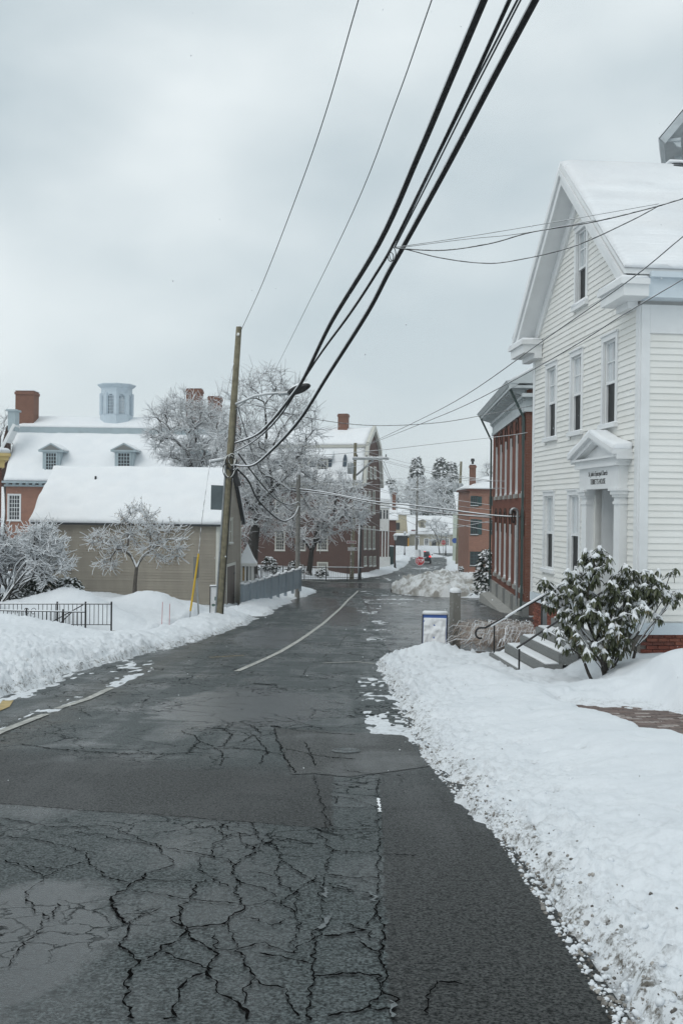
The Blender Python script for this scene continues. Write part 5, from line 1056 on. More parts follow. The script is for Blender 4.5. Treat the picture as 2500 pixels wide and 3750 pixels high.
class Tree:
    def __init__(s, seed, rtip=0.012, snow=1.0, pow_=0.42, side=4, twig=0.5, wob=0.07, sn=0.012, sides=3, frac=0.55, droop=0.0):
        s.rn = random.Random(seed); s.trunk = MB(); s.br = MB(); s.snow = MB(); s.rtip = rtip; s.pow = pow_; s.side = side; s.twig = twig; s.wob = wob; s.sn = sn; s.sides = sides; s.sk = snow; s.frac = frac; s.droop = droop; s.tips = []
    def r(s, n): return s.rtip * n ** s.pow
    def put(s, pts, ra, rb, main=False):
        rr_ = [ra + (rb - ra) * k / (len(pts) - 1) for k in range(len(pts))]
        thick = ra > 0.035
        (s.trunk if thick else s.br).tube(pts, rr_, 8 if ra > 0.1 else (5 if thick else s.sides), caps=False)
        d = pts[-1] - pts[0]
        if s.sk and (ra < 0.25) and abs(d.normalized().z) < 0.93:
            k = s.rn.uniform(0.55, 1.15) * s.sk
            s.snow.tube([p + Vector((0, 0, q * 0.75 + s.sn * 0.5 * k)) for p, q in zip(pts, rr_)], [(q * 0.72 + s.sn * k) for q in rr_], 4 if ra > 0.03 else s.sides, caps=False)
    def grow(s, node, idx, P, rin, depth=0):
        n = len(idx)
        if n == 1:
            t = Vector(P[idx[0]]); pts = bend(node, t, s.rn, s.wob, 0.03, 3); s.put(pts, min(rin, s.rtip * 1.5), s.rtip * 0.8); s.twigs(pts); return
        if n <= 3: groups = [np.array([i]) for i in idx]
        else:
            k = 2 if s.rn.random() < 0.55 or depth > 3 else 3
            groups = [idx[g] for g in kmeans(P[idx], k, s.rn)]
            if len(groups) == 1: groups = [idx[: n // 2], idx[n // 2:]]
        for g in groups:
            c = Vector(P[g].mean(0)); rb = min(rin * 0.96, s.r(len(g)))
            if len(g) == 1: s.grow(node, g, P, rb, depth + 1); continue
            e = node.lerp(c, s.frac) + Vector((0, 0, -s.droop))
            pts = bend(node, e, s.rn, s.wob); s.put(pts, min(rin, rb * 1.18), rb); s.grow(e, g, P, rb, depth + 1)
            if rb < 0.03:
                s.twigs(pts, 0.5)
    def twigs(s, pts, f=1.0):
        d = (pts[-1] - pts[0]); d.normalize(); s.tips.append((pts[-1], d))
        for k in range(int(s.side * f + s.rn.random())):
            q = s.rn.random(); i = min(int(q * (len(pts) - 1)), len(pts) - 2); a = pts[i].lerp(pts[i + 1], q * (len(pts) - 1) - i)
            v = (d * 0.8 + Vector((s.rn.gauss(0, 0.65), s.rn.gauss(0, 0.65), s.rn.gauss(0.15, 0.5)))).normalized() * s.twig * s.rn.uniform(0.4, 1.2)
            b = a + v; mid = a.lerp(b, 0.5) + Vector((s.rn.gauss(0, 0.05), s.rn.gauss(0, 0.05), s.rn.gauss(0, 0.05))) * s.twig
            s.put([a, mid, b], s.rtip * 0.8, s.rtip * 0.45); s.tips.append((b, v.normalized()))
    def finish(s, name, label, loc, bark, group=None, twig=None):
        t = thing(name, label, 'tree', loc, group)
        s.trunk.build('trunk', bark, t, smooth=True); s.br.build('crown', twig or M['twig'], t)
        if s.sk: tag(s.snow.build('snow', M['snow'], t, smooth=True), kind='stuff')
        return t
def crown_pts(rn, n, c, r, shell=0.35, low=-1.0, tilt=0.0):
    out_ = []
    while len(out_) < n:
        v = Vector((rn.gauss(0, 1), rn.gauss(0, 1), rn.gauss(0, 1))).normalized() * (shell + (1 - shell) * rn.random()) ** 0.6
        if v.z < low: continue
        out_.append((c[0] + v.x * r[0], c[1] + v.y * r[1], c[2] + v.z * r[2] + tilt * v.x))
    return np.array(out_)
def big_tree(seed, label, base, fork, tr, crowns, n, **k):
    T = Tree(seed, **k); P = np.concatenate([crown_pts(T.rn, int(n * f), c, r_, low=lo) for f, c, r_, lo in crowns])
    fork = Vector(fork); base = Vector(base)
    pts = bend(base, fork, T.rn, 0.03, 0, 6); T.trunk.tube(pts, [tr * (1.45 if i == 0 else 1.0 - 0.05 * i) for i in range(7)], 10, caps=False)
    T.grow(fork, np.arange(len(P)), P, tr * 0.75); return T
# big snowy tree behind the barn corner
Yb = 62.0
b0 = at(922, 2130, Yb); fk = at(935, 1930, Yb)
T1 = big_tree(21, '', b0, fk, 0.42, [(0.5, at(975, 1590, Yb + 0.5), (3.9, 3.6, 4.6), -1), (0.28, at(1020, 1770, Yb), (3.5, 3.2, 3.4), -0.9), (0.22, at(890, 1780, Yb + 1), (2.3, 2.6, 4.8), -1)], 1000, rtip=0.012, side=5, twig=0.85, sn=0.0092, pow_=0.40)
T1.finish('bare_tree', 'largest bare tree, twigs loaded with snow, dark trunk by the fence', b0, M['bark'])
b0 = at(705, 2100, 66.0); fk = at(715, 1800, 66)
T2 = big_tree(22, '', b0, fk, 0.3, [(0.7, at(672, 1580, 66), (2.7, 2.6, 2.7), -1), (0.3, at(760, 1640, 67), (2.0, 2.2, 3.4), -1)], 620, rtip=0.0115, side=5, twig=0.75, sn=0.0095)
T2.finish('bare_tree', 'snowy bare tree rising behind the barn roof before the brick chimneys', b0, M['bark'])
b0 = at(1128, 2105, 82.0); fk = at(1140, 2020, 82)
T3 = big_tree(23, '', b0, fk, 0.26, [(0.65, at(1245, 1840, 81), (2.7, 2.6, 2.7), -1), (0.35, at(1110, 1920, 82), (3.2, 2.4, 2.3), -1)], 480, rtip=0.014, side=4, twig=0.75, sn=0.018, frac=0.62)
T3.finish('bare_tree', 'low spreading bare tree with thick snowy limbs before the brown brick house', b0, M['bark'])
b0 = at(497, 2235, 41.0); fk = at(500, 2080, 41)
T4 = big_tree(24, '', b0, fk, 0.10, [(0.2, at(385, 1985, 41), (0.85, 0.8, 0.6), -1), (0.26, at(505, 1905, 41), (1.0, 0.9, 0.75), -1), (0.2, at(620, 1975, 41), (0.85, 0.8, 0.75), -1), (0.2, at(505, 1990, 41), (1.2, 0.9, 0.5), -1), (0.07, at(395, 2070, 41), (0.7, 0.5, 0.2), -1), (0.07, at(610, 2050, 41), (0.8, 0.5, 0.25), -1)], 300, rtip=0.0075, side=3, twig=0.42, sn=0.0115, wob=0.12, pow_=0.36)
t4 = T4.finish('small_tree', 'small snow-laden tree with dry seed clusters in front of the barn', b0, M['bark_pale'])
m = MB(); rn = random.Random(4)
for p, d in T4.tips:
    if rn.random() < 0.5:
        for k in range(3):
            q = p + Vector((rn.gauss(0, 0.04), rn.gauss(0, 0.04), rn.gauss(-0.03, 0.04))); a = Vector((rn.gauss(0, 1), rn.gauss(0, 1), -0.8)).normalized() * rn.uniform(0.04, 0.09); b = a.cross(Vector((rn.random(), rn.random(), 0.3))).normalized() * 0.016
            m.add([q, q + a * 0.5 + b, q + a, q + a * 0.5 - b], [(0, 1, 2, 3)])
tag(m.build('seed_cluster', M['seed'], t4), kind='stuff')
# bush at the left edge
T5 = Tree(25, rtip=0.0075, side=4, twig=0.32, sn=0.0105, wob=0.09); c5 = at(20, 2190, 34.0); c5.z = gzf(34) + 0.7
for k in range(12):
    a = at(20 + T5.rn.uniform(-60, 70), 2190, 34.0 + T5.rn.uniform(-0.5, 0.5)); a.z = c5.z
    ctr = at(T5.rn.uniform(-60, 205), T5.rn.uniform(1960, 2080), 34.0 + T5.rn.uniform(-0.8, 0.8)); P = crown_pts(T5.rn, 75, ctr, (0.85, 0.7, 0.85), shell=0.1)
    f_ = a.lerp(ctr, 0.35); T5.put(bend(a, f_, T5.rn, 0.06), 0.045, 0.035); T5.grow(f_, np.arange(len(P)), P, 0.035)
T5.finish('large_shrub', 'large leafless shrub heaped with snow behind the iron railing', (c5.x, c5.y, c5.z), M['bark'])
bpy.data.objects['large_shrub']['category'] = 'shrub'
# evergreens: needle sprays with snow pads
M['needle'] = paint('evergreen_needles', (0.028, 0.045, 0.026), 0.8, 0.35, 5); M['snowpad'] = M['snow']
def conifer(name, label, base, h, r, seed, n=260, spray=0.35, snow=0.6, cat='tree', group=None, flat=0.35, shape=1.0, trunk=0.06):
    rn = random.Random(seed); t = thing(name, label, cat, base, group); base = Vector(base); dk = MB(); sn = MB()
    MB().tube([base - Vector((0, 0, 0.2)), base + Vector((0, 0, h * 0.95))], [trunk, trunk * 0.3], 6).build('trunk', M['bark'], t)
    for k in range(n):
        q = rn.random() ** 0.8; z = h * (0.06 + 0.92 * q); rad = r * (1 - q) ** shape * (0.75 + 0.5 * rn.random()) + 0.04 * r
        a = rn.random() * math.tau; f = rn.random() ** 0.5; p = base + Vector((math.cos(a) * rad * f, math.sin(a) * rad * f, z)); o = Vector((math.cos(a), math.sin(a), -0.25 + 0.3 * rn.gauss(0, 1))).normalized(); s_ = o.cross(Vector((0, 0, 1))).normalized()
        L_ = spray * rn.uniform(0.6, 1.3)
        for j in range(7):
            d = (o + s_ * rn.gauss(0, 0.7) + Vector((0, 0, rn.gauss(-0.15, 0.35)))).normalized() * L_; w_ = d.cross(Vector((rn.gauss(0, 1), rn.gauss(0, 1), 1))).normalized() * L_ * 0.12
            dk.add([p, p + d * 0.5 + w_, p + d, p + d * 0.5 - w_], [(0, 1, 2, 3)])
        if rn.random() < snow:
            c = p + o * L_ * 0.5 + Vector((0, 0, L_ * 0.12)); w_ = L_ * rn.uniform(0.3, 0.6); vs = []
            for j in range(6): b = j * math.tau / 6; vs.append(c + o * math.cos(b) * w_ * rn.uniform(0.7, 1.2) + s_ * math.sin(b) * w_ * rn.uniform(0.5, 0.9) + Vector((0, 0, -0.02 - 0.12 * L_ * math.cos(b))))
            sn.add(vs + [c + Vector((0, 0, w_ * flat))], [(j, (j + 1) % 6, 6) for j in range(6)])
    dk.build('crown', M['needle'], t); tag(sn.build('snow', M['snow'], t, smooth=True), kind='stuff'); return t
p = at(1778, 2150, 61.5); conifer('evergreen_shrub', 'tall dark evergreen shrub at the far corner of the red hall', (p.x, p.y, gzf(61.5)), 3.1, 0.75, 31, 420, 0.28, 0.75, 'shrub', shape=0.5)
p = at(255, 2165, 35.0); conifer('evergreen_shrub', 'low dark evergreen shrub at the foot of the snowy left shrub', (p.x, p.y, gzf(35) + 0.9), 0.8, 0.55, 32, 200, 0.2, 0.9, 'shrub', shape=0.5)
p = at(130, 2150, 35.5); conifer('evergreen_shrub', 'dark low evergreen hidden under the snowy branches at the left edge', (p.x, p.y, gzf(35) + 0.7), 1.1, 1.2, 33, 300, 0.22, 0.7, 'shrub', shape=0.5)
for k, (x, h, r_, lb) in enumerate(((1080, 1.7, 1.1, 'snowy evergreen shrub behind the iron fence, nearest the bare tree'), (985, 2.0, 1.1, 'snowy evergreen shrub left of the trunk behind the fence'), (1180, 0.9, 0.7, 'low snowy evergreen shrub under the brown brick wall'))):
    p = at(x, 2085, 92.0); conifer('evergreen_shrub', lb, (p.x, p.y, gzf(92)), h, r_, 40 + k, 200, 0.3, 0.8, 'shrub', shape=0.6)
p = at(1722, 2085, 96); conifer('evergreen_shrub', 'tiny potted evergreen by the green-shuttered brick house', (p.x - 0.9, p.y, gzf(96)), 1.2, 0.45, 47, 100, 0.2, 0.7, 'shrub')
# far trees
for k, (x, yt, Y, r_, lb) in enumerate(((1525, 1668, 235, 4.2, 'tall pointed evergreen left of the far grove'), (1612, 1668, 240, 4.6, 'tall evergreen in the middle of the far grove'), (1652, 1682, 245, 4.4, 'tall evergreen right of the far grove, beside the far utility pole'), (1430, 1750, 230, 3.4, 'short far evergreen just right of the brown brick gable'))):
    p = at(x, yt, Y); conifer('far_evergreen', lb, (p.x, Y, gzf(Y) - 0.2), p.z - gzf(Y), r_, 60 + k, 620, 1.0, 0.92, 'tree', 'evergreens beyond the end of the street', shape=0.75, trunk=0.25)
for k, (x, y, Y, rx, lb) in enumerate(((1480, 1830, 212, 5.0, 'leftmost snowy bare tree in the far grove'), (1550, 1815, 216, 5.5, 'snowy bare tree in the middle of the far grove behind the tan house'), (1620, 1822, 214, 5.5, 'snowy bare tree at the right of the far grove behind the tan house'))):
    c = at(x, y, Y); b0 = Vector((c.x, Y, gzf(Y))); fk = b0.lerp(c, 0.45)
    T = big_tree(70 + k, '', b0, fk, 0.3, [(1.0, c, (rx, rx, 4.6), -1)], 170, rtip=0.022, side=6, twig=1.2, sn=0.035)
    T.finish('far_tree', lb, b0, M['bark'], 'bare trees beyond the end of the street')
c = at(1598, 1945, 178); b0 = at(1610, 2025, 178); b0.z = gzf(178); T = big_tree(80, '', b0, b0.lerp(c, 0.4), 0.1, [(1.0, c, (2.6, 2.4, 2.6), -0.8)], 130, rtip=0.014, side=5, twig=0.6, sn=0.026)
T.finish('street_tree', 'small snowy street tree before the tan house at the street end', b0, M['bark'])
c = at(1800, 1735, 150); b0 = Vector((c.x, 150, gzf(150))); T = big_tree(81, '', b0, b0.lerp(c, 0.8), 0.2, [(1.0, c, (2.4, 2.4, 2.0), -1)], 90, rtip=0.02, side=4, twig=0.8, sn=0.02); T.finish('far_tree', 'bare treetop showing above the green-shuttered brick house', b0, M['bark'])
c = at(5, 1590, 130); b0 = Vector((c.x, 130, gzf(130))); T = big_tree(82, '', b0, b0.lerp(c, 0.8), 0.25, [(1.0, c, (3.0, 2.4, 3.4), -1)], 100, rtip=0.02, side=4, twig=0.9, sn=0.02); T.finish('far_tree', 'bare treetop at the left edge behind the mansion parapet', b0, M['bark'])
# ---- rhododendron beside the steps
M['leaf'] = paint('rhododendron_leaf', (0.050, 0.060, 0.024), 0.35, 0.35, 9); M['leaf_b'] = paint('rhododendron_leaf_brown', (0.095, 0.080, 0.035), 0.4, 0.3, 9); M['stem'] = paint('rhododendron_stem', (0.05, 0.042, 0.036), 0.8, 0.25, 12)
rb0 = at(2215, 2415, 16.9); rb0.z = gzf(16.9) + 0.25
rh = thing('rhododendron', 'rhododendron bush with drooping leaves and snow clumps beside the steps', 'shrub', rb0)
T = Tree(91, rtip=0.009, snow=0.7, sn=0.010, side=0, twig=0.1, wob=0.12, pow_=0.40, frac=0.6)
cl = [(2190, 2110, 16.9, 0.62, 0.5, 0.52, 62), (2090, 2190, 17.0, 0.5, 0.45, 0.34, 38), (2230, 2230, 16.6, 0.75, 0.5, 0.35, 52), (2320, 2130, 17.0, 0.42, 0.4, 0.3, 24), (2410, 2120, 17.1, 0.42, 0.4, 0.36, 26), (2060, 2310, 16.8, 0.28, 0.3, 0.2, 9), (2180, 2340, 16.4, 0.45, 0.4, 0.35, 22), (2010, 2150, 17.1, 0.2, 0.2, 0.2, 6), (2450, 2180, 17.0, 0.2, 0.2, 0.15, 5), (2270, 2330, 16.5, 0.3, 0.3, 0.3, 12)]
tips = []
for k, (x, y, Y, rx, ry, rz_, n) in enumerate(cl):
    c = at(x, y, Y); P = crown_pts(T.rn, n, c, (rx, ry, rz_), shell=0.3); a = rb0 + Vector((T.rn.gauss(0, 0.14), T.rn.gauss(0, 0.1), -0.3)); f_ = a.lerp(c, 0.45) + Vector((T.rn.gauss(0, 0.08), T.rn.gauss(0, 0.08), 0.05))
    T.trunk.tube(bend(a, f_, T.rn, 0.07, 0, 6), [0.032, 0.03, 0.029, 0.028, 0.027, 0.025, 0.024], 6, caps=False); T.grow(f_, np.arange(len(P)), P, 0.024)
T.trunk.build('stem', M['stem'], rh, smooth=True); T.br.build('branch', M['stem'], rh, smooth=True)
def leafmesh(mat):
    m = MB(); prof = [(0.0, 0.006), (0.03, 0.010), (0.06, 0.019), (0.10, 0.016), (0.13, 0.004)]; vs = []
    for x, w_ in prof: vs += [(x, -w_, 0.007 - 2.2 * x * x), (x, 0, -2.2 * x * x), (x, w_, 0.007 - 2.2 * x * x)]
    fs = [(i * 3 + j, i * 3 + j + 1, i * 3 + j + 4, i * 3 + j + 3) for i in range(4) for j in range(2)]
    o = m.add(vs, fs).build('leaf', mat, smooth=True); d = o.data; bpy.data.objects.remove(o); return d
lms = [leafmesh(M['leaf']), leafmesh(M['leaf']), leafmesh(M['leaf_b'])]; rn = random.Random(5); rest = MB(); sn = MB(); allL = []
for p, d in T.tips:
    nL = rn.randint(7, 11); a0 = rn.random() * 6.3
    for k in range(nL):
        a = a0 + k * math.tau / nL; dr = rn.uniform(-1.5, -0.3); x = Vector((math.cos(a) * math.cos(dr), math.sin(a) * math.cos(dr), math.sin(dr))); x = (x + d * 0.25).normalized(); y = Vector((0, 0, 1)).cross(x)
        y = y.normalized() if y.length > 0.01 else Vector((1, 0, 0)); z_ = x.cross(y); s_ = rn.uniform(0.75, 1.5)
        allL.append((Matrix(((x.x, y.x, z_.x, p.x), (x.y, y.y, z_.y, p.y), (x.z, y.z, z_.z, p.z), (0, 0, 0, 1))) @ Matrix.Scale(s_, 4), rn.choice((0, 1, 2)) if rn.random() < 0.5 else 0))
    if rn.random() < 0.78:
        heavy = rn.uniform(0.8, 1.9)
        for mx_, _k in allL[-nL:]:
            if rn.random() < 0.8:
                l0, l1 = -0.01, rn.uniform(0.03, 0.10); rr_ = rn.uniform(0.010, 0.018) * heavy
                pts = [mx_ @ Vector((x, rn.gauss(0, 0.003), -2.2 * max(x, 0) ** 2)) + Vector((0, 0, rr_ * 0.55)) for x in (l0, l0 + (l1 - l0) * 0.35, l0 + (l1 - l0) * 0.7, l1)]
                sn.tube(pts, [rr_ * rn.uniform(0.9, 1.5), rr_ * rn.uniform(0.9, 1.4), rr_ * rn.uniform(0.8, 1.2), rr_ * 0.35], 5)
allL.sort(key=lambda q: q[0].translation.y)
Rt = Matrix.Translation(-Vector(rb0))
for k, (mx_, w_) in enumerate(allL):
    if k < 290: o = bpy.data.objects.new('leaf', lms[w_]); COL.objects.link(o); o.parent = rh; o.matrix_local = Rt @ mx_
    else:
        d = lms[w_]; rest.add([mx_ @ v.co for v in d.vertices], [tuple(q.vertices) for q in d.polygons])
tag(T.snow.build('snow', M['snow'], rh, smooth=True), kind='stuff'); tag(rest.build('foliage', M['leaf'], rh, smooth=True), kind='stuff'); tag(sn.build('snow', M['snow'], rh, smooth=True), kind='stuff')
# ---- dry ornamental grass beside the lot, bent under snow
t_ = NT('dry_grass'); t_.set(col=t_.ramp(t_.noise(t_.pos(), 5, 4), 0.35, 0.7, (0.36, 0.27, 0.21, 1), (0.66, 0.58, 0.52, 1)), rough=0.8); M['drygrass'] = t_.m
g0 = at(1850, 2360, 25.0); g0.z = gzf(25); og = thing('ornamental_grass', 'clump of dry ornamental grass bent under snow beside the lot', 'grass', g0); m = MB(); ms_ = MB(); rn = random.Random(6)
for k in range(1500):
    a = Vector((g0.x + rn.gauss(0.15, 0.42), g0.y + rn.gauss(0, 0.5), gzf(25) + 0.25)); d = Vector((rn.gauss(-0.25, 0.25), rn.gauss(-0.1, 0.25), 0)); h = rn.uniform(0.2, 0.75); pts = [a, a + d * 0.35 + Vector((0, 0, h * 0.75)), a + d * 0.8 + Vector((0, 0, h * 0.8)), a + d * 1.25 + Vector((0, 0, h * 0.35))]
    m.tube(pts, [0.004, 0.004, 0.004, 0.003], 3, caps=False)
    if rn.random() < 0.35: ms_.tube([q + Vector((0, 0, 0.008)) for q in pts[1:]], [0.006, 0.012, 0.006], 3, caps=False)
tag(m.build('blade', M['drygrass'], og), kind='stuff'); tag(ms_.build('snow', M['snow'], og), kind='stuff')
# ================================================================== FAR BUILDINGS
M['shutter'] = paint('green_shutter', (0.02, 0.055, 0.055), 0.6, 0.2); M['tan'] = paint('tan_siding', (0.42, 0.39, 0.31), 0.7, 0.08, 2); M['pale_green'] = paint('pale_green_siding', (0.50, 0.55, 0.46), 0.7, 0.06, 2); M['charcoal'] = paint('charcoal_front', (0.022, 0.025, 0.028), 0.6, 0.2); M['amber'] = paint('amber_panel', (0.60, 0.30, 0.03), 0.6, 0.1); M['cream'] = paint('cream_wall', (0.58, 0.52, 0.38), 0.7, 0.06, 2)
def far_box(name, label, px0, px1, Y, yeave, depth, mat, roof=None, cat='house', ang=0.0, base=None):
    p0 = at(px0, 1900, Y); p1 = at(px1, 1900, Y); T = frame(p0.x, Y, 0, math.cos(ang), math.sin(ang)); L_ = (p1.x - p0.x) / math.cos(ang); z1 = at((px0 + px1) / 2, yeave, Y).z; z0 = base if base is not None else gzf(Y) - 0.3
    t = thing(name, label, cat, (p0.x, Y, gzf(Y))); return t, T, L_, z0, z1
def fw(T, x0, x1, y0, y1): a = on_plane(T, x0, (y0 + y1) / 2); b = on_plane(T, x1, (y0 + y1) / 2); return (a[0], b[0], on_plane(T, (x0 + x1) / 2, y1)[1], on_plane(T, (x0 + x1) / 2, y0)[1])
# orange brick house with green shutters
t, T, L_, z0, z1 = far_box('brick_house', 'orange brick house with green shutters beyond the red hall', 1717, 1850, 100, 1798, 9, None)
hs = [fw(T, 1724, 1748, 1818, 1852), fw(T, 1724, 1748, 1903, 1958), fw(T, 1722, 1758, 2022, 2072), fw(T, 1806, 1830, 1818, 1852), fw(T, 1806, 1830, 1903, 1958)]
wall('front_wall', T, 0, L_, z0, z1, hs, M['brick_orange'], t); wall('side_wall', frame(T[0][3], 109, 0, 0, -1), 0, 9, z0, z1, [], M['brick_orange'], t)
for i, h in enumerate(hs):
    window(T, *h, t, M['shutter'], M['pane'], None, 3, 4, 0.05, 0.03, 0.06, 0.05, 0.05, muntin=0.05, lite=True)
    if i != 2: 
        w_ = (h[1] - h[0]) * 0.55; MB(T).box(h[1] + 0.06, -0.06, h[2], h[1] + 0.06 + w_, -0.01, h[3]).build('shutter', M['shutter'], t)
        if i > 2: MB(T).box(h[0] - 0.06 - w_, -0.06, h[2], h[0] - 0.06, -0.01, h[3]).build('shutter', M['shutter'], t)
MB(T).box(-0.25, -0.25, z1, L_, 9.2, z1 + 0.2).build('eave', M['brick_dark'], t)
zr = at(1790, 1748, 104.5).z
snow_slab('snow', t, [(-0.3, -0.3, z1 + 0.2), (L_, -0.3, z1 + 0.2), (L_, 4.5, zr), (2.2, 4.5, zr)], 0.15, 14, 8, T=T); snow_slab('snow', t, [(-0.3, 9.3, z1 + 0.2), (-0.3, -0.3, z1 + 0.2), (2.2, 4.5, zr), (2.2, 4.6, zr)], 0.15, 8, 8, T=T)
c = chimney(T, 1721, 1741, 1702, 1795, 1.2, t, 0.6); q = on_plane(T, 1730, 1690, 1.5); m = MB(T); m.tube([(q[0], 1.5, q[1] - 0.4), (q[0], 1.5, q[1] + 0.05)], 0.12, 8); m.tube([(q[0], 1.5, q[1] + 0.02), (q[0], 1.5, q[1] + 0.3)], [0.22, 0.16], 8); m.build('chimney_pot', M['charcoal'], c)
# pale green house and its snowy neighbour
t, T, L_, z0, z1 = far_box('pale_green_house', 'pale green clapboard house behind the far pole', 1681, 1760, 142, 1882, 8, None)
hs = [fw(T, 1696, 1707, 1940, 1965)]
wall('front_wall', T, 0, L_, z0, z1, hs, M['pale_green'], t); wall('side_wall', frame(T[0][3], 150, 0, 0, -1), 0, 8, z0, z1, [], M['pale_green'], t)
for h in hs: window(T, *h, t, M['white_trim'], M['pane'], None, 2, 2, 0.06, 0.03, 0.06, 0.05, 0.05, lite=True)
MB(T).box(-0.06, -0.05, z0, 0.3, 0.02, z1).build('corner_board', M['white'], t); snow_slab('snow', t, [(-0.4, -0.4, z1), (L_, -0.4, z1), (L_, 4, z1 + 3.2), (-0.4, 4, z1 + 3.2)], 0.2, 10, 8, T=T)
aw = fw(T, 1699, 1722, 1978, 1992); MB(T).prism([(aw[0], -0.9, aw[2]), (aw[0], -0.9, aw[2] + 0.15), (aw[0], 0, aw[3])], (aw[1] - aw[0], 0, 0)).build('awning', M['pale_green'], t); snow_slab('snow', t, [(aw[0], -0.9, aw[2] + 0.16), (aw[1], -0.9, aw[2] + 0.16), (aw[1], 0, aw[3] + 0.02), (aw[0], 0, aw[3] + 0.02)], 0.12, 5, 4, T=T)
chimney(T, 1690, 1702, 1797, 1850, 3.0, t, 0.6)
# tan house closing the street
t, T, L_, z0, z1 = far_box('tan_house', 'low tan house with snowy roof closing the end of the street', 1498, 1672, 190, 1960, 8, None)
hs = [fw(T, 1521, 1533, 1974, 1996), fw(T, 1554, 1568, 1974, 1996), fw(T, 1580, 1597, 1978, 2018), fw(T, 1632, 1643, 1974, 1998)]
wall('front_wall', T, 0, L_, z0, z1, hs, M['tan'], t)
for i, h in enumerate(hs):
    if i == 2: MB(T).box(h[0], 0.1, h[2], h[1], 0.15, h[3]).build('door', M['charcoal'], t)
    else: window(T, *h, t, M['white_trim'], M['pane'], None, 2, 4, 0.12, 0.03, 0.07, 0.05, 0.06, muntin=0.06, lite=True)
zr = at(1580, 1890, 193).z; MB(T).box(-0.2, -0.35, z1, L_ + 0.2, 0.1, z1 + 0.15).build('eave', M['tan'], t); snow_slab('snow', t, [(-0.3, -0.4, z1 + 0.15), (L_ + 0.3, -0.4, z1 + 0.15), (L_ + 0.3, 4, zr), (-0.3, 4, zr)], 0.2, 24, 8, T=T)
dormer(T, 1539, 1552, 1913, 1931, 1902, 0.9, t, M['tan'], 2.0)
MB(T).box(0.0, 0.3, z0, L_, 8, z1).build('core_wall', M['tan'], t)
# charcoal shopfront with the cream gable above
t, T, L_, z0, z1 = far_box('dark_shopfront', 'charcoal shopfront with amber door post at the left of the street end', 1449, 1497, 187, 1962, 6, None, cat='shop')
MB(T).box(0, 0, z0, L_, 6, z1).build('wall', M['charcoal'], t); q = fw(T, 1492, 1497, 1970, 2016); MB(T).box(q[0], -0.06, q[2], q[1], -0.01, q[3]).build('door_post', M['amber'], t); snowcap(MB(T), -0.2, L_ + 0.2, -0.4, 6, z1, 0.35).build('snow', M['snow'], t, smooth=True)
q = fw(T, 1453, 1488, 1952, 1959); MB(T).box(q[0], -0.2, q[2] - 0.3, q[1], -0.01, q[3] - 0.2).build('fascia', M['slate_blue'], t)
t, T, L_, z0, z1 = far_box('cream_house', 'cream house wall rising behind the charcoal shopfront', 1440, 1496, 195, 1885, 8, None)
MB(T).box(0, 0, z0, L_, 8, z1).build('wall', M['cream'], t); h = fw(T, 1450, 1460, 1917, 1937); MB(T).box(h[0] - 0.15, -0.1, h[2] - 0.15, h[1] + 0.15, -0.01, h[3] + 0.15).build('window', M['charcoal'], t); snow_slab('snow', t, [(-0.3, -0.3, z1), (L_ + 0.3, -0.3, z1), (L_ + 0.3, 4, z1 + 2.2), (-0.3, 4, z1 + 2.2)], 0.2, 8, 6, T=T)
# white porch house and brick row on the left of the far street
t, T, L_, z0, z1 = far_box('porch_house', 'white house with stacked bay and pillared porch on the far street', 1384, 1428, 117, 1836, 8, None, ang=R(4))
MB(T).box(0, 0.9, z0, L_, 8, z1).build('wall', M['white'], t); bay = fw(T, 1390, 1424, 1860, 1945); MB(T).box(bay[0], 0, bay[2], bay[1], 1.0, bay[3]).build('bay', M['white'], t)
for x in (1394, 1406, 1417): w_ = fw(T, x - 3, x + 3, 1868, 1900); MB(T).box(w_[0], -0.03, w_[2], w_[1], -0.005, w_[3]).build('window', M['pane'], t)
for x in (1388, 1399, 1410, 1421): p_ = fw(T, x - 2.0, x + 2.0, 1945, 2050); MB(T).box(p_[0], 0.0, p_[2] - 0.5, p_[1], 0.14, p_[3] + 0.05).build('porch_pillar', M['white'], t)
pf = fw(T, 1384, 1428, 2040, 2075); MB(T).box(pf[0], -0.05, pf[2] - 1, pf[1], 1.0, pf[3]).build('porch_base', M['white'], t); MB(T).box(pf[0], 0.7, pf[3], pf[1], 0.8, bay[2]).build('porch_back', M['brick_dark'], t)
snow_slab('snow', t, [(-0.2, 0.6, z1), (L_ + 0.2, 0.6, z1), (L_ + 0.2, 4.5, z1 + 2.0), (-0.2, 4.5, z1 + 2.0)], 0.15, 8, 6, T=T); m = MB(T); snowcap(m, bay[0] - 0.1, bay[1] + 0.1, -0.1, 1.0, bay[3], 0.15); m.build('snow', M['snow'], t, smooth=True)
t, T, L_, z0, z1 = far_box('brick_row_house', 'narrow dark red brick house with chimney beside the white porch house', 1424, 1450, 130, 1905, 7, None)
MB(T).box(0, 0, z0, L_, 7, z1).build('wall', M['brick_dark'], t); chimney(T, 1437, 1448, 1803, 1910, 2.0, t, 0.6); snow_slab('snow', t, [(-0.2, -0.3, z1), (L_ + 0.3, -0.3, z1), (L_ + 0.3, 4, z1 + 2.2), (-0.2, 4, z1 + 2.2)], 0.15, 6, 6, T=T)
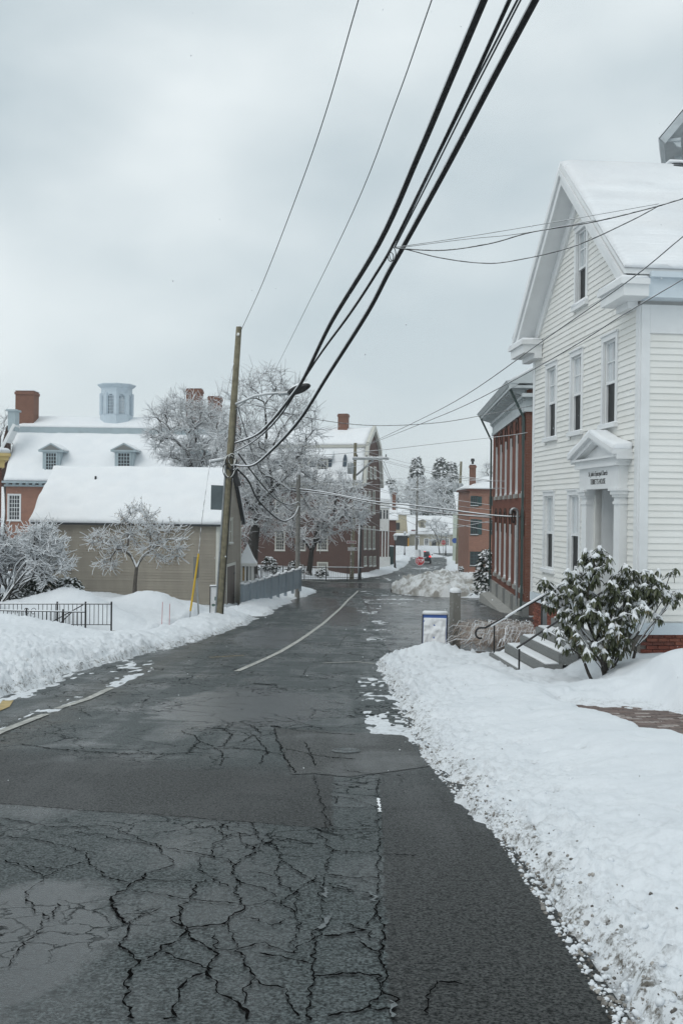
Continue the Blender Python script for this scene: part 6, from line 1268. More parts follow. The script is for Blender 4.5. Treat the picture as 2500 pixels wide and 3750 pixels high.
# ================================================================== UTILITY POLES
M['pole'] = snowy('pole_wood', (0.20, 0.18, 0.125), 0.5, 1.2, 3.0, var=0.25, bsc=6); M['pole_grey'] = snowy('pole_wood_grey', (0.20, 0.195, 0.18), 0.5, 1.2, 3.0, var=0.2, bsc=6)
def pole(label, pb, pt, Y, r0, r1, mat, group=None, name='utility_pole'):
    b = at(*pb, Y); tp = at(*pt, Y); b.z = min(b.z, gzf(Y)) - 0.2
    t = thing(name, label, 'utility pole', (b.x, Y, gzf(Y)), group); MB().tube([b, b.lerp(tp, 0.3), b.lerp(tp, 0.65), tp], [r0, r0 * 0.92, (r0 + r1) / 2, r1], 12).build('shaft', mat, t, smooth=False); return t, b, tp
YP = 37.0
P1, p1b, p1t = pole('nearest leaning wooden utility pole with street lamp, sign panel and cable coils', (799, 2290), (875, 1197), YP, 0.155, 0.105, M['pole'])
def on1(py): 
    a = (at(0, py, YP).z - p1b.z) / (p1t.z - p1b.z); return p1b.lerp(p1t, a)
MB().lathe(tuple(p1t + Vector((0, 0, 0))), [(0.10, 0), (0.09, 0.04), (0.03, 0.07)], 10).build('snow', M['snow'], P1, smooth=True)
q = on1(1218); MB().tube([q + Vector((0, -0.12, 0)), q + Vector((0.02, -0.25, 0.02))], 0.05, 8).build('insulator', M['white'], P1)
# street lamp arm and head
a0 = on1(1478); lamp_l = at(1050, 1440, YP - 0.6); lamp_r = at(1138, 1412, YP - 1.1)
arm = [at(862, 1482, YP - 0.1), at(890, 1470, YP - 0.15), at(930, 1452, YP - 0.3), at(975, 1444, YP - 0.4), at(1030, 1441, YP - 0.5)]
MB().tube(arm, 0.03, 6).build('lamp_arm', M['galv'], P1, smooth=True); MB().tube([p + Vector((0, 0, 0.04)) for p in arm], 0.028, 5).build('snow', M['snow'], P1, smooth=True)
MB().tube([at(862, 1500, YP - 0.1), at(905, 1465, YP - 0.2)], 0.02, 5).build('arm_brace', M['galv'], P1)
hd_ = MB(); ax = (lamp_r - lamp_l); n = 10; c_l = lamp_l.lerp(lamp_r, 0.5); sx = ax.normalized(); sy = Vector((0, -0.85, 0.5)).normalized(); sz = sx.cross(sy).normalized()
if sz.z < 0: sz = -sz
LW = ax.length / 2; W_ = 0.24
ringp = lambda k_, h_: [c_l + sx * math.cos(a) * LW * k_ + sy * math.sin(a) * W_ * k_ + sz * h_ for a in [j * math.tau / 20 for j in range(20)]]
hd_.add(ringp(0.86, -0.05) + ringp(1.0, 0.0) + ringp(0.9, 0.06) + ringp(0.55, 0.12), [(i * 20 + j, i * 20 + (j + 1) % 20, (i + 1) * 20 + (j + 1) % 20, (i + 1) * 20 + j) for i in range(3) for j in range(20)] + [tuple(60 + j for j in range(20))])
lh = hd_.build('lamp_head', M['black'], P1, smooth=True); MB().add(ringp(0.80, -0.035), [tuple(range(20))]).build('lens', M['black'], lh)
MB().add(ringp(0.93, 0.05) + ringp(0.8, 0.15) + ringp(0.45, 0.20), [(i * 20 + j, i * 20 + (j + 1) % 20, (i + 1) * 20 + (j + 1) % 20, (i + 1) * 20 + j) for i in range(2) for j in range(20)] + [tuple(40 + j for j in range(20))]).build('snow', M['snow'], lh, smooth=True)
MB().tube([at(1020, 1442, YP - 0.5), at(1058, 1438, YP - 0.6)], 0.075, 8).build('lamp_socket', M['galv'], P1)
# side arm with guy wire, panel, coils
MB().tube([at(836, 1682, YP), at(768, 1694, YP - 0.3)], 0.035, 6).build('guy_arm', M['galv'], P1); MB().tube([at(836, 1676, YP), at(766, 1688, YP - 0.3)], 0.05, 6).build('snow', M['snow'], P1, smooth=True)
pq = [at(773, 1776, YP - 0.25), at(818, 1778, YP - 0.1), at(815, 1868, YP - 0.1), at(771, 1866, YP - 0.25)]; MB().prism([pq[0], pq[3], pq[2], pq[1]], (0.01, 0.02, 0)).build('sign_panel', paint('panel_grey', (0.12, 0.15, 0.16), 0.5, 0.15), P1)
for y in (1800, 1850): MB().bar(at(800, y, YP - 0.1), on1(y), 0.04).build('panel_bracket', M['black'], P1)
rn = random.Random(2)
for k in range(6):
    c = on1(1690) + Vector((rn.uniform(-0.05, 0.12), -0.2, rn.uniform(-0.25, 0.2))); rx, rz_ = rn.uniform(0.12, 0.24), rn.uniform(0.2, 0.42); MB().tube([c + Vector((rx * math.cos(a), 0.05 * math.sin(a * 2), rz_ * math.sin(a))) for a in np.linspace(0, math.tau, 18)], 0.016, 5).build('cable_coil', M['white'] if k % 3 == 0 else M['black'], P1, smooth=True)
MB().tube([on1(y) + Vector((0.14, -0.10, 0)) for y in (1480, 1700, 1950, 2250)], 0.02, 5).build('ground_wire', M['black'], P1); MB().tube([on1(y) + Vector((-0.13, -0.10, 0)) for y in (1700, 1950, 2270)], 0.035, 6).build('conduit', M['galv'], P1)
m = MB(); m.box(0, 0, 0, 0.001, 0.001, 0.001)
c = on1(1735) + Vector((0.25, -0.1, 0)); MB().tube([c + Vector((0, 0, 0.25)), c, c + Vector((0.15, 0, -0.35))], [0.09, 0.11, 0.09], 8).build('splice_case', M['black'], P1)
P2, p2b, p2t = pole('weathered grey pole at the end of the blue fence', (1088, 2190), (1093, 1738), 60, 0.15, 0.12, M['pole_grey'])
P3, p3b, p3t = pole('tall pole with long crossarm before the brown brick house', (1287, 2105), (1301, 1622), 92, 0.20, 0.14, M['pole'])
m = MB(); m.bar(at(1292, 1681, 92), at(1422, 1681, 89), 0.14, 0.16); m.build('crossarm', M['galv'], P3); MB().bar(at(1305, 1740, 92), at(1365, 1686, 90.5), 0.13).build('arm_brace', M['galv'], P3); m = MB(); a, b = at(1292, 1679, 92), at(1422, 1679, 89); m.tube([a + Vector((0, 0, 0.1)), b + Vector((0, 0, 0.1))], 0.08, 5); m.build('snow', M['snow'], P3, smooth=True)
for k in range(4): q = a.lerp(b, 0.12 + 0.27 * k); MB().lathe(tuple(q + Vector((0, 0, 0.08))), [(0.05, 0), (0.07, 0.1), (0.04, 0.2), (0.06, 0.25), (0.02, 0.3)], 8).build('insulator', M['black'], P3)
q = at(1283, 1715, 91.6); MB().lathe(tuple(q), [(0.28, -0.5), (0.30, -0.45), (0.30, 0.4), (0.26, 0.5), (0.1, 0.55)], 10).build('transformer', M['galv'], P3, smooth=True)
P4, p4b, p4t = pole('thin black pole with snow down one side at the brown brick corner', (1316, 2108), (1321, 1895), 91, 0.14, 0.13, M['black'])
m = MB(); m.tube([p4b.lerp(p4t, k) + Vector((-0.11, -0.05, 0)) for k in (0.05, 0.4, 0.7, 1.0)], [0.05, 0.08, 0.08, 0.1], 6); m.build('snow', M['snow'], P4, smooth=True)
P5, p5b, p5t = pole('far wooden pole with transformers before the pale green house', (1672, 2058), (1688, 1690), 130, 0.22, 0.15, M['pole'])
for x in (1668, 1685): q = at(x, 1786, 129.6); MB().lathe(tuple(q), [(0.36, -0.55), (0.38, -0.5), (0.38, 0.45), (0.3, 0.55), (0.1, 0.6)], 10).build('transformer', M['galv'], P5, smooth=True)
P6, p6b, p6t = pole('farthest pole with small crossarm before the tan house', (1524, 2015), (1528, 1749), 183, 0.22, 0.16, M['pole_grey'])
MB().bar(at(1504, 1794, 182.7), at(1550, 1794, 182.7), 0.16).build('crossarm', M['pole_grey'], P6); MB().tube([at(1504, 1791, 182.7), at(1550, 1791, 182.7)], 0.1, 5).build('snow', M['snow'], P6, smooth=True)
# ================================================================== WIRES
M['wire'] = snowy('cable_with_snow', (0.02, 0.021, 0.022), 0.35, 0.85, 14.0); M['wire_thin'] = snowy('thin_wire_with_snow', (0.06, 0.065, 0.07), 0.15, 0.6, 4.0); M['wire_white'] = snowy('snowed_wire', (0.10, 0.10, 0.10), 0.001, 0.18, 5.0)
def cat_rom(P, n=6):
    Q = []; 
    for i in range(len(P) - 1):
        a, b, c, d = P[max(i - 1, 0)], P[i], P[i + 1], P[min(i + 2, len(P) - 1)]
        for k in range(n):
            t = k / n; Q.append(0.5 * ((2 * b) + (c - a) * t + (2 * a - 5 * b + 4 * c - d) * t * t + (3 * b - a - 3 * c + d) * t ** 3))
    return Q + [P[-1]]
def wire(name, label, pts, Ya, Yb, r, group=None, ext=0.0, snow=None, mat=None, cat='wire'):
    ms_ = [ray(*p) for p in pts]; X0, X1 = ms_[0][0] * Ya, ms_[-1][0] * Yb; P = []
    for i, (mx_, mz_) in enumerate(ms_):
        if i == 0: Y = Ya
        elif i == len(ms_) - 1: Y = Yb
        elif abs(Yb - Ya) < 0.5: Y = Ya + (Yb - Ya) * (mx_ - ms_[0][0]) / (ms_[-1][0] - ms_[0][0])
        else:
            k = (X1 - X0) / (Yb - Ya); Y = (X0 - k * Ya) / (mx_ - k); Y = min(max(Y, min(Ya, Yb)), max(Ya, Yb))
        P.append(Vector((mx_ * Y, Y, EYE + mz_ * Y)))
    if ext: d = P[-1] - P[-2]; P.append(P[-1] + d.normalized() * ext)
    Q = cat_rom(P); rr_ = r if not hasattr(r, '__len__') else [r[0] + (r[1] - r[0]) * i / (len(Q) - 1) for i in range(len(Q))]
    m = MB(); m.tube(Q, rr_, 8 if snow else 5)
    if snow:
        t = thing(name, label, cat, Q[0], group); m.build('cable', M['wire'] if mat is None else mat, t, smooth=True); s_ = MB(); rr2 = r if not hasattr(r, '__len__') else r[0]
        rw = random.Random(len(pts)); s_.tube([q + Vector((-0.25 * rr2, 0, rr2 * 0.55 + snow * 0.2)) for q in Q], [rr2 * 0.72 * rw.uniform(0.85, 1.1) + snow * 0.3 for _ in Q], 6); s_.build('snow', M['snow'], t, smooth=True); return t
    o = m.build(name, mat or M['wire_thin'], smooth=True); return tag(o, label, cat, group)
G1 = 'heavy cables from the near pole over the road'
wire('telephone_cable', 'thickest black cable bundle, upper left of the three overhead', [(862, 1622), (932, 1597), (986, 1552), (1070, 1449), (1116, 1379), (1212, 1182), (1387, 893), (1530, 574), (1650, 290), (1772, 0)], 36.8, 7.5, 0.029, G1, 3.5, 0.02)
wire('telephone_cable', 'black cable running between the two thicker overhead bundles', [(858, 1655), (930, 1615), (1020, 1530), (1155, 1322), (1280, 1150), (1377, 1002), (1442, 890), (1600, 570), (1740, 275), (1865, 0)], 36.8, 7.6, 0.017, G1, 3.5, 0.01)
wire('telephone_cable', 'right-hand thick black cable bundle of those overhead', [(862, 1704), (923, 1705), (990, 1654), (1093, 1543), (1204, 1369), (1343, 1150), (1422, 1000), (1484, 890), (1640, 605), (1800, 300), (1960, 0)], 36.8, 7.7, 0.028, G1, 3.5, 0.02)
wire('telephone_cable', 'thin pale wire close beside the middle overhead cable', [(1445, 905), (1540, 700), (1700, 375), (1893, 0)], 11.0, 7.7, 0.010, G1, 3.5)
wire('telephone_cable', 'second thin pale wire beside the middle overhead cable', [(1445, 905), (1560, 680), (1715, 370), (1905, 0)], 11.05, 7.75, 0.008, G1, 3.5)
wire('power_line', 'thin wire rising from the very top of the near pole', [(880, 1215), (960, 1040), (1085, 720), (1190, 420), (1312, 0)], 36.8, 14.0, 0.009, None, 6, mat=M['wire_thin'])
wire('power_line', 'thin wire crossing the open sky right of the pole top', [(1005, 1360), (1110, 1150), (1290, 780), (1450, 370), (1580, 0)], 60, 12.0, 0.008, None, 6, mat=M['wire_thin'])
lp = at(1437, 930, 11.05); lpc = MB(); lpc.tube([lp + Vector((0.035 * math.cos(a), 0, 0.075 * math.sin(a))) for a in np.linspace(0, math.tau, 16)], 0.005, 5); lpc.tube([lp + Vector((-0.02 + 0.03 * math.cos(a), 0.01, -0.03 + 0.05 * math.sin(a))) for a in np.linspace(0, math.tau, 16)], 0.005, 5)
tag(lpc.build('cable_loop', M['black']), 'small black wire loop hanging where the service drops begin', 'wire')
G2 = 'service drops over the white house'
wire('service_drop', 'upper dark service drop passing across the white gable', [(1447, 907), (1491, 912), (1629, 916), (1797, 891), (1950, 849), (2180, 811), (2400, 757), (2500, 727)], 11.0, 10.2, 0.007, G2, 2, mat=M['wire'])
wire('service_drop', 'lower sagging dark service drop across the attic window', [(1450, 908), (1499, 916), (1606, 943), (1744, 962), (1859, 958), (2088, 906), (2295, 815), (2410, 754)], 11.0, 10.25, 0.006, G2, 0, mat=M['wire'])
wire('service_drop', 'hair-thin wire above the service drops before the white gable', [(1450, 905), (1700, 868), (1996, 819), (2410, 746)], 11.0, 10.25, 0.004, G2)
wire('service_drop', 'second hair-thin wire just above the upper service drop', [(1455, 908), (1700, 876), (1900, 856), (2180, 806)], 11.0, 10.3, 0.004, G2)
G3 = 'wires between the white house side and the far crossarm pole'
wire('power_line', 'upper long wire slanting down past the white house to the far crossarm', [(1322, 1640), (1350, 1625), (1509, 1550), (1700, 1449), (2006, 1234), (2297, 1030), (2500, 865)], 90, 12, (0.018, 0.005), G3, 2)
wire('power_line', 'lower long wire slanting down past the white house to the far crossarm', [(1322, 1642), (1360, 1624), (1545, 1550), (1700, 1485), (1884, 1390), (2108, 1262), (2271, 1158), (2500, 1022)], 90, 12, (0.018, 0.005), G3, 2)
G4 = 'wires strung across the road to the red hall'
wire('power_line', 'single dark wire crossing above the chimney to the red hall corner', [(872, 1466), (1000, 1500), (1173, 1538), (1370, 1558), (1600, 1548), (1780, 1518), (1960, 1483)], 36.9, 43, 0.014, G4, mat=M['wire'])
wire('power_line', 'wire crossing below the brown brick ridge to the red hall', [(860, 1655), (1100, 1668), (1350, 1652), (1600, 1624), (1850, 1596), (1930, 1584)], 36.9, 43.5, 0.013, G4, mat=M['wire_white'])
wire('service_cable', 'thick snow-crusted cable sagging to the gooseneck on the red hall', [(1095, 1790), (1200, 1805), (1350, 1834), (1554, 1856), (1797, 1887), (1903, 1893)], 60, 45.5, 0.030, G4, 0, 0.03)
wire('service_cable', 'second snow-crusted cable just below the one at the gooseneck', [(1095, 1800), (1230, 1815), (1350, 1842), (1554, 1873), (1700, 1888), (1803, 1896)], 60, 57, 0.026, G4, 0, 0.03)
G5 = 'drooping cables between the near pole and the grey pole'
wire('drooping_cable', 'thick black cable drooping lowest from near pole to grey pole', [(868, 1717), (910, 1762), (950, 1838), (1030, 1907), (1075, 1891), (1093, 1855)], 36.9, 59.8, 0.035, G5, 0, 0.02)
wire('drooping_cable', 'snowy cable drooping less low from near pole to grey pole', [(872, 1660), (914, 1717), (968, 1784), (1012, 1829), (1057, 1849), (1093, 1838)], 36.9, 59.8, 0.028, G5, 0, 0.02)
wire('drooping_cable', 'thin dark cable slanting from near pole lamp bracket toward the fence', [(872, 1490), (905, 1600), (960, 1740), (1040, 1850), (1092, 1880)], 36.9, 59.8, 0.016, G5, mat=M['wire'])
wire('guy_wire', 'slack guy wire from pole top over the arm to the yellow guard', [(856, 1330), (815, 1500), (770, 1694), (740, 1900), (726, 2032), (697, 2240)], 36.7, 35.5, 0.011, None, mat=M['wire_white'], cat='guy wire')
G6 = 'tangle of snow-lined wires over the far junction'
L6 = 'snow-lined wire in the tangle strung over the far junction'
for pts, Ya, Yb, r_ in (
 ([(1093, 1745), (1220, 1725), (1420, 1680)], 60, 89, 0.014), ([(1093, 1760), (1350, 1792), (1600, 1842), (1800, 1868)], 60, 57, 0.014), ([(1340, 1665), (1466, 1700), (1600, 1730), (1800, 1760)], 90, 58, 0.02), ([(1340, 1672), (1462, 1705), (1600, 1737), (1800, 1764)], 90.5, 58.5, 0.02), ([(1300, 1640), (1470, 1690), (1687, 1735)], 92, 130, 0.02),
 ([(1350, 1748), (1600, 1757), (1850, 1762)], 92, 52, 0.012), ([(1300, 1770), (1600, 1786), (1850, 1788)], 92, 52, 0.015), ([(1300, 1815), (1420, 1830), (1520, 1845), (1687, 1868)], 92, 130, 0.02), ([(1300, 1842), (1420, 1850), (1550, 1872), (1700, 1905), (1800, 1915)], 92, 60, 0.02),
 ([(1300, 1850), (1450, 1890), (1560, 1935), (1640, 1915), (1685, 1870)], 92, 130, 0.02), ([(1300, 1935), (1450, 1947), (1560, 1945), (1680, 1930), (1800, 1907)], 92, 60, 0.02), ([(1688, 1695), (1640, 1740), (1560, 1790), (1530, 1800)], 130, 183, 0.03), ([(1684, 1805), (1640, 1835), (1560, 1860), (1470, 1872)], 130, 116, 0.03), ([(1688, 1812), (1630, 1850), (1540, 1872), (1425, 1880)], 130, 116, 0.03),
 ([(1395, 1690), (1430, 1760), (1470, 1785), (1528, 1760)], 90, 183, 0.02), ([(1405, 1690), (1440, 1765), (1480, 1775), (1530, 1797)], 90, 183, 0.02), ([(1160, 1700), (1300, 1690), (1420, 1745), (1600, 1830)], 85, 60, 0.014), ([(1095, 1790), (1200, 1850), (1300, 1880), (1400, 1935)], 60, 92, 0.018), ([(1340, 1720), (1450, 1790), (1560, 1815), (1800, 1850)], 92, 60, 0.016),
 ([(1095, 1830), (1180, 1842), (1300, 1870), (1390, 1878)], 60, 92, 0.02), ([(1180, 1930), (1250, 1925), (1390, 1942), (1450, 1948)], 80, 92, 0.018), ([(1420, 1872), (1520, 1896), (1640, 1915), (1800, 1945)], 116, 62, 0.022), ([(1400, 1860), (1500, 1862), (1620, 1880), (1800, 1890)], 116, 60, 0.025), ([(1300, 1755), (1420, 1800), (1550, 1838), (1690, 1858)], 92, 130, 0.02)):
    wire('power_line', L6, pts, Ya, Yb, r_, G6, mat=M['wire_white'])
# ================================================================== STREET FURNITURE
M['yellow_pl'] = paint('yellow_plastic', (0.65, 0.42, 0.03), 0.5, 0.08); M['red'] = paint('sign_red', (0.42, 0.02, 0.025), 0.5, 0.1); M['sign_white'] = paint('sign_white', (0.75, 0.76, 0.77), 0.5, 0.05); M['blue'] = paint('sign_blue', (0.03, 0.10, 0.36), 0.5, 0.1); M['maroon'] = paint('sign_maroon', (0.16, 0.03, 0.035), 0.5, 0.1)
FC = lambda p: frame(p.x, p.y, 0, 1, 0)
# snow pile
t_ = NT('pile_snow'); v_ = t_.pos(); k_ = t_.noise(v_, 1.1, 8, 0.68)
t_.set(col=t_.mix(t_.math('MULTIPLY', t_.ramp(k_, 0.43, 0.58), 0.9), (0.72, 0.735, 0.74, 1), (0.25, 0.235, 0.205, 1)), rough=0.8); t_.bump(t_.noise(v_, 4, 6, 0.65), 0.5, 0.1); M['pile'] = t_.m
pl0 = at(1470, 2175, 66.0); pl1 = at(1800, 2150, 68.0); nx, ny = 110, 60; xx = np.linspace(pl0.x - 0.5, pl1.x + 0.6, nx); yy = np.linspace(63.0, 76.5, ny); XX, YY = np.meshgrid(xx, yy)
cx_, cy_ = (xx[0] + xx[-1]) / 2, 69.3; a_ = (XX - cx_) / ((xx[-1] - xx[0]) / 2); b_ = (YY - cy_) / 5.6
prof = np.clip(1 - a_ ** 2 - b_ ** 2 + 0.22 * fbm(XX * 0.5, YY * 0.5, 101, 2), -0.2, 1); ht_ = (at(1630, 2087, 69.3).z - gzf(69.3)) * 0.88
ZZ = gz(YY) + np.where(prof > 0, ht_ * np.clip(prof, 0, 1) ** 0.62, -0.4) + (np.abs(fbm(XX * 1.6, YY * 1.6, 103, 3)) * 0.6 + np.abs(fbm(XX * 4.2, YY * 4.2, 105, 2)) * 0.13 - 0.15) * (prof > 0.0)
m = MB(); m.v = [tuple(p) for p in np.stack([XX, YY, ZZ], -1).reshape(-1, 3)]; m.f = [(j * nx + i, j * nx + i + 1, (j + 1) * nx + i + 1, (j + 1) * nx + i) for j in range(ny - 1) for i in range(nx - 1)]
tag(m.build('snow_pile', M['pile'], smooth=True), 'large dirty ploughed snow pile at the junction before the stop sign', 'snow pile')
# granite post
g0 = at(1664, 2368, 25.5); gt = at(1664, 2170, 25.5).z; gz0 = gzf(25.5) - 0.15; w0, w1 = 0.112, 0.105
t = thing('granite_post', 'square granite gatepost capped with snow beside the lot entrance', 'post', (g0.x, g0.y, gzf(25.5)))
ra = 0.35; c_, s_ = math.cos(ra), math.sin(ra); sq = lambda w_, z: [(g0.x + (x * c_ - y * s_) * w_, g0.y + (x * s_ + y * c_) * w_, z) for x, y in ((-1, -1), (1, -1), (1, 1), (-1, 1))]
t_ = NT('granite_flecked'); v_ = t_.pos(); t_.set(col=t_.mix(t_.ramp(t_.noise(t_.pos((1, 1, 0.6)), 16, 5, 0.7), 0.60, 0.68), t_.ramp(t_.noise(v_, 60, 3), 0.3, 0.7, (0.17, 0.165, 0.145, 1), (0.27, 0.265, 0.24, 1)), (0.8, 0.81, 0.82, 1)), rough=0.85); t_.bump(t_.noise(v_, 50, 3), 0.4, 0.01)
MB().hexa(sq(w0, gz0) + sq(w1, gt)).build('shaft', t_.m, t)
m = MB(); vs = sq(w1 + 0.012, gt) + sq(w1 + 0.012, gt + 0.05) + sq(w1 * 0.85, gt + 0.10) + sq(w1 * 0.4, gt + 0.125); m.add(vs, [(i * 4 + k, i * 4 + (k + 1) % 4, (i + 1) * 4 + (k + 1) % 4, (i + 1) * 4 + k) for i in range(3) for k in range(4)] + [(12, 13, 14, 15)]); m.build('snow', M['snow'], t, smooth=True)
# sandwich board plastered with snow
s0 = at(1548, 2365, 25.0); s1 = at(1634, 2365, 25.0); zt_ = at(1590, 2250, 25.0).z; zb = gzf(25) + 0.02; T = frame(s0.x, 25.0, 0, 1, -0.12); L_ = (s1 - s0).length
t = thing('sandwich_board', 'blue sandwich board sign plastered with snow beside the granite post', 'sign', ((s0.x + s1.x) / 2, 25.0, gzf(25)))
for sg in (-1, 1):
    m = MB(T); m.hexa([(0, sg * 0.30 - 0.012, zb), (L_, sg * 0.30 - 0.012, zb), (L_, sg * 0.30 + 0.012, zb), (0, sg * 0.30 + 0.012, zb), (0, sg * 0.03 - 0.012, zt_), (L_, sg * 0.03 - 0.012, zt_), (L_, sg * 0.03 + 0.012, zt_), (0, sg * 0.03 + 0.012, zt_)]); m.build('panel', M['blue'], t)
    for u in (-0.025, L_): MB(T).hexa([(u, sg * 0.30 - 0.025, zb), (u + 0.025, sg * 0.30 - 0.025, zb), (u + 0.025, sg * 0.30 + 0.02, zb), (u, sg * 0.30 + 0.02, zb), (u, sg * 0.03 - 0.025, zt_ + 0.01), (u + 0.025, sg * 0.03 - 0.025, zt_ + 0.01), (u + 0.025, sg * 0.03 + 0.02, zt_ + 0.01), (u, sg * 0.03 + 0.02, zt_ + 0.01)]).build('edge_rail', M['black'], t)
nx, nz_ = 26, 34; m = MB(T); vs = []
for j in range(nz_):
    for i in range(nx):
        a, b = i / (nx - 1), j / (nz_ - 1); n = float(fbm(np.array([a * 6.0]), np.array([b * 9.0]), 111, 4)[0]); z = zb + (zt_ - zb) * (0.02 + 0.90 * b); v = -0.30 + 0.27 * (z - zb) / (zt_ - zb) - 0.012 - max(-0.004, 0.026 + 0.05 * n) * (1 if 0 < i < nx - 1 and j < nz_ - 1 else 0)
        vs.append((0.012 + a * (L_ - 0.024), v, z))
m.add(vs, [(j * nx + i, j * nx + i + 1, (j + 1) * nx + i + 1, (j + 1) * nx + i) for j in range(nz_ - 1) for i in range(nx - 1)]); m.build('snow', M['snow'], t, smooth=True)
m = MB(T); snowcap(m, -0.02, L_ + 0.02, -0.07, 0.07, zt_, 0.09); m.build('snow', M['snow'], t, smooth=True)
# iron railings at the left
M['iron'] = snowy('iron_with_snow', (0.015, 0.015, 0.016), 0.75, 1.0, 8.0)
def railing(label, a, b, h, n, posts, scroll=None):
    t = thing('iron_railing', label, 'railing', (a.x, a.y, gzf(a.y)))
    up = Vector((0, 0, 1)); A, B = a + up * h, b + up * h
    MB().bar(A, B, 0.045, 0.02).build('top_rail', M['black'], t); MB().bar(a + up * 0.10, b + up * 0.10, 0.03, 0.02).build('bottom_rail', M['black'], t); m = MB(); m.tube([A + up * 0.02, B + up * 0.02], 0.022, 5); m.build('snow', M['snow'], t, smooth=True)
    for k in range(1, n):
        if scroll and scroll[0] <= k <= scroll[1]: continue
        p = a.lerp(b, k / n); MB().bar(p + up * 0.1, p + up * h, 0.016).build('baluster', M['black'], t)
    for f in posts: p = a.lerp(b, f); MB().bar(p - up * 0.25, p + up * (h + 0.08), 0.045).build('post', M['black'], t)
    if scroll:
        c = a.lerp(b, (scroll[0] + scroll[1]) / 2 / n); d = (b - a).normalized()
        for sg in (-1, 1):
            for vz in (0.68, 0.30):
                pts = [c + d * sg * (0.11 + 0.10 * math.cos(q) * (1 - q / 11)) + up * (h * vz + 0.13 * math.sin(q) * (1 - q / 11)) for q in np.linspace(0, 7.5, 20)]; MB().tube(pts, 0.010, 5).build('scroll', M['black'], t)
    return t
ra0 = at(-60, 2298, 31.8); ra1 = at(407, 2300, 31.2); hA = at(407, 2213, 31.2).z - ra1.z
railing('longer rear iron railing with scrollwork at the left edge', ra0, ra1, hA, 30, (0.0, 0.58, 0.80, 1.0), (10, 12))
rb0_ = at(-60, 2330, 30.0); rb1_ = at(312, 2338, 29.9); hB = at(312, 2243, 29.9).z - rb1_.z
railing('front iron railing half buried in the left snowbank', rb0_, rb1_, hB, 26, (0.42, 0.78, 1.0))
t = thing('stair_handrail', 'sloping iron stair rail between the two left railings', 'handrail', (ra1.x - 1.5, 30.8, gzf(31)))
for (a, b) in ((at(150, 2300, 30.8), at(305, 2215, 30.8)), (at(170, 2330, 30.6), at(262, 2243, 30.6))): MB().bar(a, b, 0.03).build('rail', M['black'], t); MB().bar(a, a - Vector((0, 0, 0.5)), 0.02).build('post', M['black'], t)
pf = at(318, 2345, 30.2); pz = at(360, 2318, 30.8).z; st = MB(); st.box(pf.x - 0.6, 29.9, gzf(30) - 0.2, at(424, 2325, 30.3).x, 31.4, pz); tag(st.build('concrete_landing', paint('brown_concrete', (0.21, 0.18, 0.15), 0.8, 0.2, 4, 0.2)), 'brown concrete landing at the foot of the left railings', 'landing')
# guy guard, sign post edge-on, marker stakes, white board
a = at(697, 2238, 35.5); b = at(727, 2028, 35.5); t = thing('guy_guard', 'leaning yellow plastic guard on the guy wire', 'guy guard', (a.x, a.y, gzf(35.5))); MB().tube([a, b], 0.035, 8).build('sleeve', M['yellow_pl'], t); MB().tube([a - Vector((0.02, 0, 0.5)), a], 0.02, 6).build('anchor_rod', M['galv'], t)
a = at(731, 2268, 36.0); b = at(716, 2040, 36.0); t = thing('sign_post', 'galvanised signpost seen edge-on beside the yellow guy guard', 'sign post', (a.x, a.y, gzf(36))); MB().bar(a - Vector((0, 0, 0.5)), b, 0.055).build('post', M['galv'], t); MB().box(b.x - 0.02, 35.6, b.z - 0.75, b.x + 0.10, 36.2, b.z + 0.02).build('plate', M['granite'], t)
for x, y0, y1, lb in ((592, 2205, 2292, 'left thin red snow marker stake in the bank'), (619, 2212, 2296, 'right thin red snow marker stake in the bank')): a = at(x, y1 + 10, 33.5); b = at(x + 3, y0, 33.5); tag(MB().tube([a, b], 0.009, 5).build('marker_stake', M['red']), lb, 'marker stake')
p0 = at(770, 2226, 38.0); T = frame(p0.x, 38.0, 0, 1, 0.1); L_ = at(800, 2226, 38).x - p0.x; zb = p0.z; zt_ = at(785, 2150, 38).z
t = thing('sandwich_board', 'small white sandwich board with green arrow behind the near pole', 'sign', (p0.x, 38, gzf(38))); MB(T).box(0, 0, zb - 0.3, L_, 0.03, zt_).build('panel', M['sign_white'], t)
m = MB(T); m.box(-0.03, -0.02, zb - 0.4, 0.0, 0.05, zt_ + 0.02); m.box(L_, -0.02, zb - 0.4, L_ + 0.03, 0.05, zt_ + 0.02); m.box(0, -0.02, zt_, L_, 0.05, zt_ + 0.03); m.build('frame', M['slate'], t)
gr = paint('sign_green', (0.01, 0.10, 0.07), 0.6); m = MB(T); m.box(0.1, -0.012, zb + 0.08, 0.26, -0.002, zb + 0.13); m.prism([(0.04, -0.012, zb + 0.105), (0.12, -0.012, zb + 0.04), (0.12, -0.012, zb + 0.17)], (0, 0.01, 0)); m.build('arrow', gr, t); MB(T).box(0.16, -0.012, zb + 0.28, 0.26, -0.002, zb + 0.42).build('lettering', gr, t)
m = MB(T); snowcap(m, -0.03, L_ + 0.03, -0.02, 0.05, zt_ + 0.03, 0.05); m.build('snow', M['snow'], t, smooth=True)
